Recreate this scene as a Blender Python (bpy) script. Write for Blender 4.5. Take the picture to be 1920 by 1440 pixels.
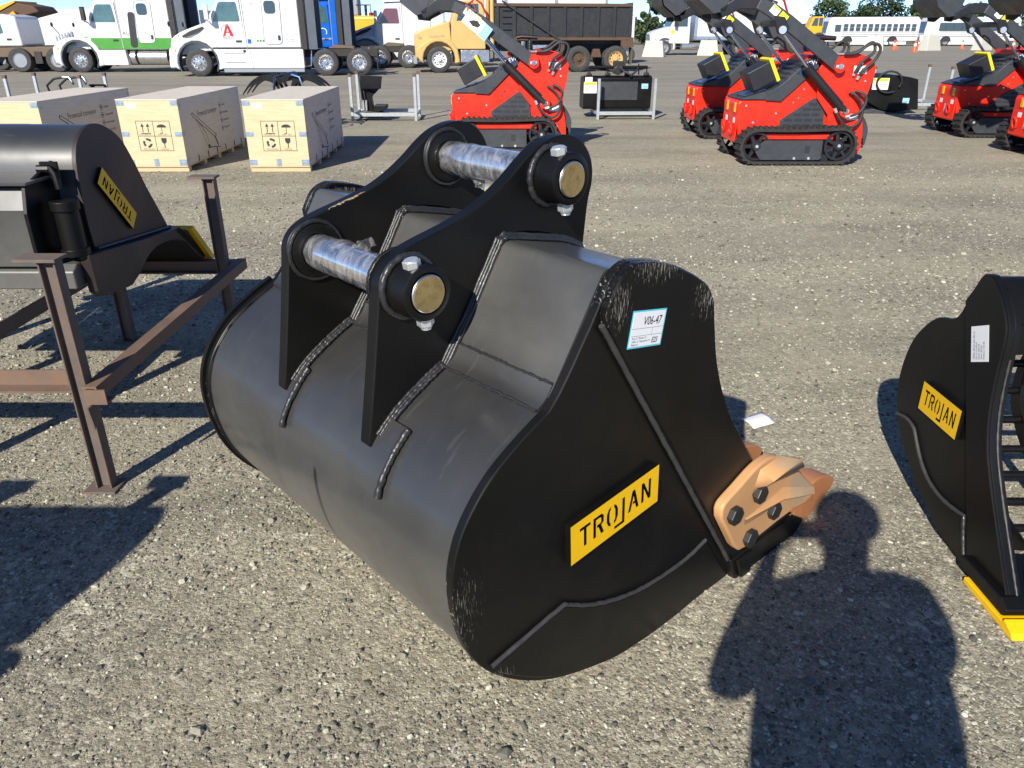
import bpy, math, random
import numpy as np
from mathutils import Vector, Matrix
random.seed(7)
R = math.radians
for o in list(bpy.data.objects): bpy.data.objects.remove(o)
sc = bpy.context.scene
COL = sc.collection

# ------------------------------------------------------------------ camera
CAM_H = 1.70
cd = bpy.data.cameras.new('camera'); cam = bpy.data.objects.new('camera', cd); COL.objects.link(cam)
cd.sensor_width = 36.0; cd.lens = 26.87; cd.clip_start = 0.02; cd.clip_end = 5000
cam.location = (0, 0, CAM_H); cam.rotation_euler = (R(90 - 24.83), 0, 0)
sc.camera = cam
# ------------------------------------------------------------------ sky and sun
SUN_AZ, SUN_EL = 23.0, 32.5          # shadows fall 23 degrees right of straight ahead
w = bpy.data.worlds.new('World'); sc.world = w; w.use_nodes = True
nt = w.node_tree; nt.nodes.clear()
sky = nt.nodes.new('ShaderNodeTexSky'); sky.sky_type = 'NISHITA'; sky.sun_disc = False
sky.sun_elevation = R(SUN_EL); sky.sun_rotation = R(180 + SUN_AZ)
sky.air_density = 0.35; sky.dust_density = 0.0; sky.ozone_density = 5.0
bg = nt.nodes.new('ShaderNodeBackground'); bg.inputs[1].default_value = 0.150
wo = nt.nodes.new('ShaderNodeOutputWorld')
nt.links.new(sky.outputs[0], bg.inputs[0]); nt.links.new(bg.outputs[0], wo.inputs[0])
sd = bpy.data.lights.new('sun', 'SUN'); sd.energy = 4.6; sd.angle = R(0.55); sd.color = (1.0, 0.945, 0.84)
sun = bpy.data.objects.new('sun', sd); COL.objects.link(sun)
TO_SUN = Vector((-math.sin(R(SUN_AZ)) * math.cos(R(SUN_EL)), -math.cos(R(SUN_AZ)) * math.cos(R(SUN_EL)), math.sin(R(SUN_EL))))
sun.rotation_euler = TO_SUN.to_track_quat('Z', 'Y').to_euler()
sun.location = TO_SUN * 60
vs = sc.view_settings
vs.view_transform = 'Standard'; vs.look = 'None'; vs.exposure = 0.60; vs.gamma = 1.0; vs.use_curve_mapping = False
sc.render.engine = 'CYCLES'

# ------------------------------------------------------------------ mesh helpers
class MB:
    def __init__(s): s.v = []; s.f = []; s.m = []
    def add(s, vs, fs, mi=0):
        o = len(s.v); s.v += [tuple(p) for p in vs]
        s.f += [tuple(i + o for i in f) for f in fs]; s.m += [mi] * len(fs); return s
    def box(s, x0, x1, y0, y1, z0, z1, mi=0, M=None):
        vs = [(x0,y0,z0),(x1,y0,z0),(x1,y1,z0),(x0,y1,z0),(x0,y0,z1),(x1,y0,z1),(x1,y1,z1),(x0,y1,z1)]
        if M is not None: vs = [M @ Vector(p) for p in vs]
        return s.add(vs, [(0,3,2,1),(4,5,6,7),(0,1,5,4),(1,2,6,5),(2,3,7,6),(3,0,4,7)], mi)
    def prism(s, pts, a0, a1, axis='y', mi=0, mi_cap=None, f=None):
        """extrude a 2D outline; axis y: (x,z) / axis x: (y,z) / axis z: (x,y). f(x,y,z) may remap"""
        area = sum(pts[i][0]*pts[(i+1)%len(pts)][1]-pts[(i+1)%len(pts)][0]*pts[i][1] for i in range(len(pts)))
        if area < 0: pts = list(reversed(pts))
        n = len(pts); k = {'y': lambda p, a: (p[0], a, p[1]), 'x': lambda p, a: (a, p[0], p[1]), 'z': lambda p, a: (p[0], p[1], a)}[axis]
        vs = [k(p, a0) for p in pts] + [k(p, a1) for p in pts]
        if f: vs = [f(*p) for p in vs]
        sides = [(i, (i+1) % n, n+(i+1) % n, n+i) for i in range(n)]
        caps = [tuple(reversed(range(n))), tuple(range(n, 2*n))]
        if axis == 'y': sides = [tuple(reversed(q)) for q in sides]; caps = [tuple(reversed(q)) for q in caps]
        if (a1 < a0): sides = [tuple(reversed(q)) for q in sides]; caps = [tuple(reversed(q)) for q in caps]
        o = len(s.v); s.v += vs
        s.f += [tuple(i+o for i in q) for q in sides]; s.m += [mi]*n
        s.f += [tuple(i+o for i in q) for q in caps]; s.m += [mi if mi_cap is None else mi_cap]*2
        return s
    def cyl(s, p0, p1, r0, r1=None, n=16, mi=0, cap=True, mi_cap=None):
        p0 = Vector(p0); p1 = Vector(p1); r1 = r0 if r1 is None else r1
        q = (p1-p0).to_track_quat('Z', 'Y'); vs = []
        for p, r in ((p0, r0), (p1, r1)):
            for i in range(n):
                a = 2*math.pi*i/n; vs.append(p + q @ Vector((r*math.cos(a), r*math.sin(a), 0)))
        fs = [(i, (i+1) % n, n+(i+1) % n, n+i) for i in range(n)]
        s.add(vs, fs, mi)
        if cap:
            o = len(s.v)-2*n
            s.f += [tuple(o+i for i in reversed(range(n))), tuple(o+n+i for i in range(n))]; s.m += [mi if mi_cap is None else mi_cap]*2
        return s
    def lathe(s, prof, p0, axis, n=32, mi=0, a0=0, a1=2*math.pi):
        """prof: list of (radius, height along axis) ; closed around"""
        p0 = Vector(p0); q = Vector(axis).to_track_quat('Z', 'Y'); k = len(prof); vs = []
        full = abs(a1-a0) > 6.28; m = n if full else n+1
        for i in range(m):
            a = a0+(a1-a0)*i/n
            for r, h in prof: vs.append(p0 + q @ Vector((r*math.cos(a), r*math.sin(a), h)))
        fs = []
        for i in range(n):
            j = (i+1) % m
            for t in range(k-1): fs.append((i*k+t, j*k+t, j*k+t+1, i*k+t+1))
        return s.add(vs, fs, mi)
    def tube(s, path, r, n=8, mi=0, closed=False, sx=1.0):
        P = [Vector(p) for p in path]; m = len(P); rr = r if isinstance(r, (list, tuple)) else [r]*m
        up = None; vs = []
        for i in range(m):
            t = (P[(i+1) % m]-P[i-1]) if closed else (P[min(i+1, m-1)]-P[max(i-1, 0)])
            if t.length < 1e-9: t = Vector((0, 0, 1))
            t.normalize()
            if up is None: up = t.orthogonal().normalized()
            up = (up - t*up.dot(t));
            if up.length < 1e-6: up = t.orthogonal()
            up.normalize(); b = t.cross(up)
            for j in range(n):
                a = 2*math.pi*j/n; vs.append(P[i] + up*(rr[i]*math.cos(a)) + b*(rr[i]*math.sin(a)))
        fs = []
        for i in range(m if closed else m-1):
            k = (i+1) % m
            for j in range(n): fs.append((i*n+j, i*n+(j+1) % n, k*n+(j+1) % n, k*n+j))
        if not closed: fs += [tuple(reversed(range(n))), tuple(range((m-1)*n, m*n))]
        return s.add(vs, fs, mi)
    def hexa(s, c, axis, r, h, mi=0):
        c = Vector(c); return s.cyl(c, c+Vector(axis).normalized()*h, r, r, 6, mi)
    def ball(s, c, r, n=10, mi=0, sc=(1, 1, 1)):
        c = Vector(c); m = n//2+1; vs = [c+Vector((0, 0, r*sc[2]))]; fs = []
        for i in range(1, m):
            t = math.pi*i/m
            for j in range(n):
                a = 2*math.pi*j/n; vs.append(c+Vector((r*sc[0]*math.sin(t)*math.cos(a), r*sc[1]*math.sin(t)*math.sin(a), r*sc[2]*math.cos(t))))
        vs.append(c-Vector((0, 0, r*sc[2])))
        for j in range(n): fs.append((0, 1+j, 1+(j+1) % n))
        for i in range(m-2):
            for j in range(n):
                a = 1+i*n; fs.append((a+j, a+n+j, a+n+(j+1) % n, a+(j+1) % n))
        a = 1+(m-2)*n
        for j in range(n): fs.append((a+j, len(vs)-1, a+(j+1) % n))
        return s.add(vs, fs, mi)
    def mesh(s, name, mats, smooth=None):
        me = bpy.data.meshes.new(name); me.from_pydata(s.v, [], s.f)
        for m in (mats if isinstance(mats, (list, tuple)) else [mats]): me.materials.append(m)
        if any(s.m): me.polygons.foreach_set('material_index', s.m)
        if smooth:
            me.polygons.foreach_set('use_smooth', [True]*len(me.polygons)); me.set_sharp_from_angle(angle=R(smooth))
        me.update(); return me
    def build(s, name, mats, parent=None, smooth=None, bevel=0, seg=2, label=None):
        return obj(name, s.mesh(name, mats, smooth), parent, bevel, seg, label)

def obj(name, me, parent=None, bevel=0, seg=2, label=None):
    o = bpy.data.objects.new(name, me); COL.objects.link(o)
    if parent is not None: o.parent = parent
    if bevel:
        b = o.modifiers.new('bevel', 'BEVEL'); b.width = bevel; b.segments = seg; b.limit_method = 'ANGLE'; b.angle_limit = R(35)
        b.harden_normals = False
    if label: o['label'] = label
    return o
def tag(o, label, cat, group=None, kind=None):
    o['label'] = label
    if cat: o['category'] = cat
    if group: o['group'] = group
    if kind: o['kind'] = kind
    return o
def empty(name, loc=(0, 0, 0), rz=0, label=None, cat=None, group=None):
    e = bpy.data.objects.new(name, None); COL.objects.link(e); e.location = loc; e.rotation_euler = (0, 0, rz); e.empty_display_size = 0.1
    if label: tag(e, label, cat, group)
    return e
def copy_tree(o, parent=None):
    c = o.copy(); COL.objects.link(c); c.parent = parent
    for ch in o.children: copy_tree(ch, c)
    return c
def place(o, loc, rz=0, label=None):
    o.location = loc; o.rotation_euler = (0, 0, rz)
    if label: o['label'] = label
    return o

# ------------------------------------------------------------------ materials
def mat(name, col=(0.5, 0.5, 0.5), rough=0.5, metal=0.0, var=0.12, scale=3.0, bump=0.0, bscale=60.0, dirt=0.0, dirtcol=(0.22, 0.18, 0.13),
        coat=0.0, trans=0.0, spec=0.5, rvar=0.12, emit=None, coords='Object', grain=None):
    m = bpy.data.materials.new(name); m.use_nodes = True; n = m.node_tree; N = n.nodes; L = n.links
    p = N['Principled BSDF']
    p.inputs['Metallic'].default_value = metal; p.inputs['Roughness'].default_value = rough
    p.inputs['Coat Weight'].default_value = coat; p.inputs['Coat Roughness'].default_value = 0.08
    p.inputs['Transmission Weight'].default_value = trans; p.inputs['Specular IOR Level'].default_value = spec
    tc = N.new('ShaderNodeTexCoord'); no = N.new('ShaderNodeTexNoise'); no.inputs['Scale'].default_value = scale; no.inputs['Detail'].default_value = 6
    no.inputs['Roughness'].default_value = 0.62
    L.new(tc.outputs[coords], no.inputs['Vector'])
    mx = N.new('ShaderNodeMix'); mx.data_type = 'RGBA'
    mx.inputs['A'].default_value = (*[c*(1-var) for c in col], 1); mx.inputs['B'].default_value = (*[min(1, c*(1+var)) for c in col], 1)
    L.new(no.outputs['Fac'], mx.inputs['Factor']); out = mx.outputs['Result']
    if dirt > 0:
        n2 = N.new('ShaderNodeTexNoise'); n2.inputs['Scale'].default_value = scale*2.7; n2.inputs['Detail'].default_value = 8; n2.inputs['Roughness'].default_value = 0.7
        if grain:
            gm_ = N.new('ShaderNodeMapping'); gm_.inputs['Scale'].default_value = grain; L.new(tc.outputs[coords], gm_.inputs[0]); L.new(gm_.outputs[0], n2.inputs['Vector'])
        else: L.new(tc.outputs[coords], n2.inputs['Vector'])
        cr = N.new('ShaderNodeValToRGB'); cr.color_ramp.elements[0].position = 0.45; cr.color_ramp.elements[1].position = 0.8
        cr.color_ramp.elements[1].color = (dirt, dirt, dirt, 1); cr.color_ramp.elements[0].color = (0, 0, 0, 1)
        L.new(n2.outputs['Fac'], cr.inputs[0])
        m2 = N.new('ShaderNodeMix'); m2.data_type = 'RGBA'; m2.inputs['B'].default_value = (*dirtcol, 1)
        L.new(cr.outputs[0], m2.inputs['Factor']); L.new(out, m2.inputs['A']); out = m2.outputs['Result']
    L.new(out, p.inputs['Base Color'])
    if rvar:
        mr = N.new('ShaderNodeMapRange'); mr.inputs['To Min'].default_value = max(0.02, rough-rvar); mr.inputs['To Max'].default_value = min(1, rough+rvar)
        mr.inputs['From Min'].default_value = 0.3; mr.inputs['From Max'].default_value = 0.7
        L.new(no.outputs['Fac'], mr.inputs['Value']); L.new(mr.outputs[0], p.inputs['Roughness'])
    if bump:
        b = N.new('ShaderNodeBump'); b.inputs['Strength'].default_value = bump; b.inputs['Distance'].default_value = 0.002
        n3 = N.new('ShaderNodeTexNoise'); n3.inputs['Scale'].default_value = bscale; n3.inputs['Detail'].default_value = 4
        L.new(tc.outputs[coords], n3.inputs['Vector']); L.new(n3.outputs['Fac'], b.inputs['Height']); L.new(b.outputs[0], p.inputs['Normal'])
    if emit: p.inputs['Emission Color'].default_value = (*emit[:3], 1); p.inputs['Emission Strength'].default_value = emit[3]
    return m
M = {}
M['black'] = mat('black_paint', (0.0045, 0.0044, 0.0042), 0.42, spec=0.30, var=0.3, bump=0.10, bscale=420, dirt=0.035, dirtcol=(0.10, 0.085, 0.06), rvar=0.10, scale=2.2)
M['weld'] = mat('weld_bead', (0.024, 0.024, 0.025), 0.38, var=0.4, bump=0.5, bscale=160, scale=40)
M['weldgrey'] = mat('brushed_weld_bead', (0.042, 0.041, 0.040), 0.5, var=0.35, bump=0.4, bscale=130, scale=30)
M['pin'] = mat('ground_steel_pin', (0.80, 0.79, 0.77), 0.24, metal=1, var=0.1, bump=0.05, bscale=90)
M['cap'] = mat('greased_steel', (0.26, 0.19, 0.075), 0.36, metal=0.1, var=0.3, dirt=1.0, dirtcol=(0.13, 0.065, 0.004), scale=22, bump=0.2, bscale=120)
M['zinc'] = mat('zinc_bolt', (0.72, 0.74, 0.74), 0.35, metal=0.7, var=0.08)
M['yellow'] = mat('yellow_paint', (0.86, 0.50, 0.004), 0.42, var=0.05, dirt=0.12, dirtcol=(0.35, 0.2, 0.02), scale=9, bump=0.06, bscale=200)
M['orange'] = mat('orange_cast', (0.60, 0.255, 0.075), 0.50, var=0.12, dirt=0.5, dirtcol=(0.55, 0.34, 0.18), scale=14, bump=0.35, bscale=70)
M['rustooth'] = mat('worn_orange_cast', (0.50, 0.19, 0.07), 0.55, var=0.18, dirt=0.5, dirtcol=(0.38, 0.22, 0.12), scale=12, bump=0.4, bscale=60)
M['darkbolt'] = mat('black_oxide_bolt', (0.018, 0.018, 0.018), 0.5, var=0.3, bump=0.2)
M['rust'] = mat('rusty_steel', (0.12, 0.095, 0.082), 0.70, var=0.25, dirt=0.55, dirtcol=(0.24, 0.12, 0.06), scale=7, bump=0.4, bscale=90)
M['rustlight'] = mat('bright_rust_steel', (0.15, 0.10, 0.072), 0.75, var=0.3, dirt=0.6, dirtcol=(0.25, 0.125, 0.06), scale=6, bump=0.4, bscale=90)
M['brownside'] = mat('brownish_black_paint', (0.022, 0.016, 0.014), 0.5, var=0.2, bump=0.08, bscale=300, scale=2.5)
M['paper'] = mat('paper', (0.80, 0.80, 0.80), 0.7, var=0.03)
M['ink'] = mat('ink', (0.02, 0.02, 0.025), 0.6, var=0.1)
M['greyink'] = mat('grey_print', (0.25, 0.27, 0.30), 0.6, var=0.1)
M['cyan'] = mat('cyan_print', (0.10, 0.55, 0.68), 0.5, var=0.05)
M['bluetag'] = mat('pale_blue_label', (0.30, 0.55, 0.70), 0.5, var=0.06)
M['galv'] = mat('galvanised_steel', (0.42, 0.45, 0.47), 0.5, metal=0.35, var=0.18, scale=22, dirt=0.2, dirtcol=(0.25, 0.24, 0.22))
M['rustcap'] = mat('rusty_cap', (0.13, 0.075, 0.05), 0.8, var=0.3, scale=20)
M['ply'] = mat('plywood', (0.60, 0.49, 0.30), 0.7, var=0.13, scale=3, grain=(0.5, 0.5, 5.0), dirt=0.7, dirtcol=(0.45, 0.32, 0.16), bump=0.1, bscale=40)
M['plyside'] = mat('plywood_fill_tint', (0.62, 0.56, 0.47), 0.75, var=0.12, scale=3, grain=(5.0, 0.4, 5.0), dirt=0.6, dirtcol=(0.42, 0.35, 0.27), bump=0.1, bscale=40)  # sky and bounce fill on the sides put into a paler, greyer colour
M['lumber'] = mat('lumber', (0.55, 0.42, 0.24), 0.8, var=0.15, scale=8)
M['print'] = mat('stencil_ink', (0.030, 0.030, 0.030), 0.7, var=0.2)
M['red'] = mat('red_paint', (0.80, 0.024, 0.008), 0.42, var=0.08, coat=0.06, scale=5, spec=0.35, dirt=0.22, dirtcol=(0.42, 0.10, 0.06))
M['graph'] = mat('graphite_paint', (0.038, 0.042, 0.048), 0.45, var=0.2, dirt=0.25, dirtcol=(0.11, 0.10, 0.085), scale=5, bump=0.05, bscale=300)
M['blackpl'] = mat('black_plastic', (0.014, 0.014, 0.016), 0.45, var=0.2)
M['bluefilm'] = mat('blue_film', (0.03, 0.05, 0.11), 0.30, var=0.3, scale=14)
M['rubber'] = mat('rubber', (0.020, 0.020, 0.020), 0.75, var=0.3, dirt=0.35, dirtcol=(0.10, 0.09, 0.08), scale=9, bump=0.2, bscale=80)
M['tyre'] = mat('tyre_rubber', (0.035, 0.035, 0.036), 0.8, var=0.25, dirt=0.5, dirtcol=(0.13, 0.115, 0.10), scale=5, bump=0.2, bscale=50)
M['chrome'] = mat('chrome', (0.72, 0.73, 0.75), 0.16, metal=1, var=0.05)
M['alu'] = mat('polished_aluminium', (0.62, 0.62, 0.63), 0.28, metal=0.9, var=0.1, dirt=0.15, scale=8)
M['white'] = mat('white_truck_paint', (0.66, 0.66, 0.655), 0.32, var=0.04, coat=0.3, dirt=0.12, dirtcol=(0.48, 0.46, 0.42), scale=1.2)
M['whitebox'] = mat('white_box_panel', (0.62, 0.63, 0.64), 0.5, var=0.03, dirt=0.12, dirtcol=(0.5, 0.5, 0.5), scale=0.8)
M['green'] = mat('green_paint', (0.06, 0.27, 0.03), 0.35, var=0.06, coat=0.2)
M['blue'] = mat('blue_paint', (0.005, 0.11, 0.50), 0.3, var=0.08, coat=0.4)
M['mustard'] = mat('mustard_paint', (0.58, 0.37, 0.13), 0.42, var=0.08, dirt=0.3, dirtcol=(0.5, 0.34, 0.16), scale=2.5)
M['machyel'] = mat('machine_yellow', (0.72, 0.37, 0.012), 0.4, var=0.08, dirt=0.15, scale=2)
M['dumpblack'] = mat('weathered_black_body', (0.017, 0.018, 0.019), 0.55, var=0.3, dirt=0.3, dirtcol=(0.08, 0.07, 0.06), scale=3)
M['dumprust'] = mat('rust_streaked_steel', (0.085, 0.05, 0.032), 0.8, var=0.3, dirt=0.6, dirtcol=(0.17, 0.08, 0.035), scale=5)
M['chassis'] = mat('dark_chassis', (0.022, 0.021, 0.020), 0.65, var=0.3, dirt=0.4, dirtcol=(0.09, 0.07, 0.05), scale=6)
M['greypanel'] = mat('grey_fairing', (0.085, 0.10, 0.12), 0.45, var=0.1)
M['brownmetal'] = mat('dirty_brown_steel', (0.14, 0.10, 0.065), 0.8, var=0.3, scale=6)
M['glass'] = mat('window_glass', (0.03, 0.045, 0.05), 0.06, var=0.4, scale=1.5, spec=0.8, rvar=0.03)
M['glassg'] = mat('tinted_green_glass', (0.055, 0.115, 0.115), 0.06, var=0.9, scale=2.6, spec=0.8, rvar=0.03)
M['glassr'] = mat('red_curtained_glass', (0.14, 0.03, 0.04), 0.1, var=0.4, scale=2.0, spec=0.8, rvar=0.03)
M['conc'] = mat('concrete', (0.50, 0.48, 0.42), 0.85, var=0.1, dirt=0.3, dirtcol=(0.36, 0.34, 0.29), scale=3, bump=0.3, bscale=30)
M['cone'] = mat('cone_orange', (0.80, 0.10, 0.015), 0.5, var=0.08)
M['redlogo'] = mat('red_logo', (0.45, 0.015, 0.02), 0.5, var=0.05)
M['warn'] = mat('warning_yellow', (0.80, 0.66, 0.02), 0.5, var=0.05)
M['amber'] = mat('amber_lens', (0.85, 0.42, 0.02), 0.25, var=0.1)
M['skin'] = mat('skin', (0.50, 0.30, 0.22), 0.55, var=0.08)
M['shirt'] = mat('shirt', (0.06, 0.075, 0.11), 0.85, var=0.15)
M['jeans'] = mat('trousers', (0.05, 0.055, 0.075), 0.85, var=0.15)
M['hat'] = mat('cap_cloth', (0.05, 0.05, 0.05), 0.85, var=0.1)
M['leaf'] = mat('leaves', (0.055, 0.085, 0.028), 0.6, var=0.5, scale=0.9)
M['leaf2'] = mat('dark_leaves', (0.032, 0.056, 0.022), 0.6, var=0.5, scale=0.9)
M['bark'] = mat('bark', (0.09, 0.07, 0.05), 0.9, var=0.3, scale=4)
M['hose'] = mat('hydraulic_hose', (0.015, 0.015, 0.015), 0.55, var=0.3)
M['braid'] = mat('sheathed_hose', (0.03, 0.03, 0.03), 0.6, var=0.95, scale=90)
M['wrapw'] = None

# ------------------------------------------------------------------ lettering
_txt = {}
def txt(name, s, size, origin, right, up, m, parent, sx=1.0, depth=0.0006, align='LEFT', shear=0.0, out=None):
    """flat print: text turned into a thin mesh, lying at origin in the plane of right / up"""
    key = (s, align, round(shear, 2))
    if key not in _txt:
        c = bpy.data.curves.new('t', 'FONT'); c.body = s; c.size = 1.0; c.align_x = align; c.resolution_u = 2; c.shear = shear
        o = bpy.data.objects.new('t', c); COL.objects.link(o); bpy.context.view_layer.update()
        me = bpy.data.meshes.new_from_object(o.evaluated_get(bpy.context.evaluated_depsgraph_get()))
        _txt[key] = ([tuple(v.co) for v in me.vertices], [tuple(p.vertices) for p in me.polygons])
        bpy.data.objects.remove(o); bpy.data.curves.remove(c); bpy.data.meshes.remove(me)
    V, F = _txt[key]; r = Vector(right).normalized(); u = Vector(up).normalized(); n = r.cross(u); o0 = Vector(origin)
    b = MB(); b.add([o0 + r*(x*size*sx) + u*(y*size) + n*depth for x, y, z in V], F)
    return b.build(name, m, parent)
def ngon(b, pts, origin, right, up, depth=0.0005, mi=0):
    r = Vector(right).normalized(); u = Vector(up).normalized(); n = r.cross(u); o0 = Vector(origin)
    b.add([o0 + r*x + u*y + n*depth for x, y in pts], [tuple(range(len(pts)))], mi); return b
def slab(b, w, h, t, origin, right, up, mi=0, lift=0.0):
    """thin plate w x h standing t proud of the plane, lower left corner at origin"""
    r = Vector(right).normalized(); u = Vector(up).normalized(); n = r.cross(u); o0 = Vector(origin)+n*lift
    vs = [o0+r*x+u*y+n*z for z in (0, t) for x, y in ((0, 0), (w, 0), (w, h), (0, h))]
    b.add(vs, [(0,3,2,1),(4,5,6,7),(0,1,5,4),(1,2,6,5),(2,3,7,6),(3,0,4,7)], mi); return b

# cut-out nameplate: letters are real holes through a thick plate
def letter_polys():
    T = [[(0,62),(36,62),(36,53),(22.5,53),(22.5,0),(13.5,0),(13.5,53),(0,53)]]
    Rr = [[(0,0),(9,0),(9,53),(24,53),(27,50),(27,38),(24,35),(13,35),(13,26),(18,26),(27,0),(37,0),(27.5,28),(36,34),(36,54),(28,62),(0,62)]]
    l = [(14,62),(6,56),(0,42),(0,20),(6,6),(14,0),(14,10),(10.5,14),(9.5,22),(9.5,40),(10.5,48),(14,52)]
    O = [l, [(40-x, y) for x, y in reversed(l)]]
    J = [[(14,62),(23,62),(23,-19),(-14,-19),(-14,-10),(14,-10)]]
    A = [[(0,0),(9,0),(20,44),(24,26),(18.5,26),(16.5,18),(26,18),(31,0),(40,0),(25,62),(15,62)]]
    Nn = [[(0,0),(9,0),(9,42),(27,0),(36,0),(36,62),(27,62),(27,20),(9,62),(0,62)]]
    out = []; x = 30
    for L, adv in ((T, 46), (Rr, 47), (O, 42), (J, 36), (A, 50), (Nn, 46)):
        for poly in L: out.append([(px+x, py+33) for px, py in poly])
        x += adv
    return out, x+20
def nameplate(parent, origin, right, up, wid, hei, thick=0.014, name='nameplate', ymat=None, label=None):
    polys, W0 = letter_polys(); c = bpy.data.curves.new('np', 'CURVE'); c.dimensions = '2D'; c.fill_mode = 'BOTH'; c.extrude = thick/2
    sx = wid/W0; sy = hei/120.0
    for poly in [[(0, 0), (W0, 0), (W0, 120), (0, 120)]] + polys:
        sp = c.splines.new('POLY'); sp.points.add(len(poly)-1); sp.use_cyclic_u = True
        for q, (x, y) in zip(sp.points, poly): q.co = (x*sx, y*sy, 0, 1)
    o = bpy.data.objects.new('np', c); COL.objects.link(o); bpy.context.view_layer.update()
    me = bpy.data.meshes.new_from_object(o.evaluated_get(bpy.context.evaluated_depsgraph_get()))
    r = Vector(right).normalized(); u = Vector(up).normalized(); n = r.cross(u); o0 = Vector(origin)
    b = MB()
    for p in me.polygons:
        b.add([o0 + r*me.vertices[i].co.x + u*me.vertices[i].co.y + n*(me.vertices[i].co.z+thick/2) for i in p.vertices], [tuple(range(len(p.vertices)))],
              1 if (p.normal.z > 0.5 or (p.normal.z < -0.5 and False)) and p.center.z > 0 else 0)
    bpy.data.objects.remove(o); bpy.data.curves.remove(c); bpy.data.meshes.remove(me)
    return b.build(name, [M['black'], ymat or M['yellow']], parent, label=label or 'yellow-faced steel plate with letters cut through it')
# ------------------------------------------------------------------ ground
def ground_mat():
    m = bpy.data.materials.new('gravel_yard'); m.use_nodes = True; n = m.node_tree; N = n.nodes; L = n.links; p = N['Principled BSDF']
    p.inputs['Roughness'].default_value = 0.9; p.inputs['Specular IOR Level'].default_value = 0.25
    tc = N.new('ShaderNodeTexCoord')
    def noise(s, d=6, r=0.6, sc3=None):
        t = N.new('ShaderNodeTexNoise'); t.inputs['Scale'].default_value = s; t.inputs['Detail'].default_value = d; t.inputs['Roughness'].default_value = r
        if sc3:
            mp = N.new('ShaderNodeMapping'); mp.inputs['Scale'].default_value = sc3; L.new(tc.outputs['Object'], mp.inputs[0]); L.new(mp.outputs[0], t.inputs['Vector'])
        else: L.new(tc.outputs['Object'], t.inputs['Vector'])
        return t.outputs['Fac']
    def vor(s, feat='F1'):
        t = N.new('ShaderNodeTexVoronoi'); t.inputs['Scale'].default_value = s; t.feature = feat
        L.new(tc.outputs['Object'], t.inputs['Vector']); return t
    def ramp(f, els):
        c = N.new('ShaderNodeValToRGB'); e = c.color_ramp.elements
        while len(e) < len(els): e.new(0.5)
        for q, (pos, col) in zip(e, els): q.position = pos; q.color = (*col, 1) if len(col) == 3 else col
        L.new(f, c.inputs[0]); return c.outputs[0]
    def mix(f, a, b, mode='MIX'):
        x = N.new('ShaderNodeMix'); x.data_type = 'RGBA'; x.blend_type = mode
        if isinstance(f, float): x.inputs['Factor'].default_value = f
        else: L.new(f, x.inputs['Factor'])
        for k, q in (('A', a), ('B', b)):
            if isinstance(q, tuple): x.inputs[k].default_value = (*q, 1)
            else: L.new(q, x.inputs[k])
        return x.outputs['Result']
    stones = [(0.0, (0.075, 0.073, 0.062)), (0.30, (0.170, 0.159, 0.128)), (0.58, (0.275, 0.253, 0.196)), (0.84, (0.400, 0.371, 0.285)), (1.0, (0.680, 0.658, 0.530))]
    v1 = vor(62.0); v2 = vor(150.0); sp1 = N.new('ShaderNodeSeparateColor'); L.new(v1.outputs['Color'], sp1.inputs[0]); sp2 = N.new('ShaderNodeSeparateColor'); L.new(v2.outputs['Color'], sp2.inputs[0])
    c1 = ramp(sp1.outputs[0], stones); c2 = ramp(sp2.outputs[1], stones)
    # distant coarse speckle keeps grain where the fine stones blur away
    v3 = vor(17.0); sp3 = N.new('ShaderNodeSeparateColor'); L.new(v3.outputs['Color'], sp3.inputs[0])
    c3 = ramp(sp3.outputs[0], [(0.0, (0.170, 0.157, 0.128)), (0.55, (0.240, 0.219, 0.172)), (0.93, (0.290, 0.266, 0.205)), (1.0, (0.470, 0.439, 0.340))])
    a = mix(ramp(noise(30, 3), [(0.42, (0, 0, 0)), (0.6, (1, 1, 1))]), c2, c1)
    v4 = vor(34.0); sp4 = N.new('ShaderNodeSeparateColor'); L.new(v4.outputs['Color'], sp4.inputs[0])
    c4 = ramp(sp4.outputs[2], [(0.0, (0.100, 0.096, 0.080)), (0.25, (0.240, 0.222, 0.175)), (0.80, (0.300, 0.277, 0.215)), (0.93, (0.420, 0.392, 0.305)), (1.0, (0.850, 0.836, 0.700))])
    a = mix(0.30, a, c4)
    a = mix(0.16, a, c3)
    pale_mask = ramp(noise(0.8, 9, 0.68), [(0.40, (0, 0, 0)), (0.64, (0.60, 0.60, 0.60))])  # pale dusty patches on the gravel
    a = mix(pale_mask, a, (0.340, 0.308, 0.230))
    dark = ramp(noise(0.55, 8, 0.68, (0.6, 1.6, 1)), [(0.32, (0.70, 0.70, 0.71)), (0.52, (1, 1, 1))])
    a = mix(0.85, a, dark, 'MULTIPLY')
    # faint wheel-worn bands running across the yard further out
    band = ramp(noise(0.5, 5, 0.6, (0.12, 1.7, 1)), [(0.36, (0.74, 0.74, 0.75)), (0.58, (1.0, 1.0, 1.0))])
    a = mix(0.8, a, band, 'MULTIPLY')
    stain = ramp(noise(1.7, 6, 0.62), [(0.655, (1, 1, 1)), (0.72, (0.62, 0.60, 0.58))])
    a = mix(0.9, a, stain, 'MULTIPLY')
    a = mix(1.0, a, (1.27, 1.24, 1.185), 'MULTIPLY')
    # further out the yard is older, greyer, rolled stone
    sxyz = N.new('ShaderNodeSeparateXYZ'); L.new(tc.outputs['Object'], sxyz.inputs[0])
    wob = N.new('ShaderNodeMath'); wob.operation = 'MULTIPLY_ADD'; L.new(noise(0.22, 5, 0.6), wob.inputs[0]); wob.inputs[1].default_value = 14.0; L.new(sxyz.outputs[1], wob.inputs[2])
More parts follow.
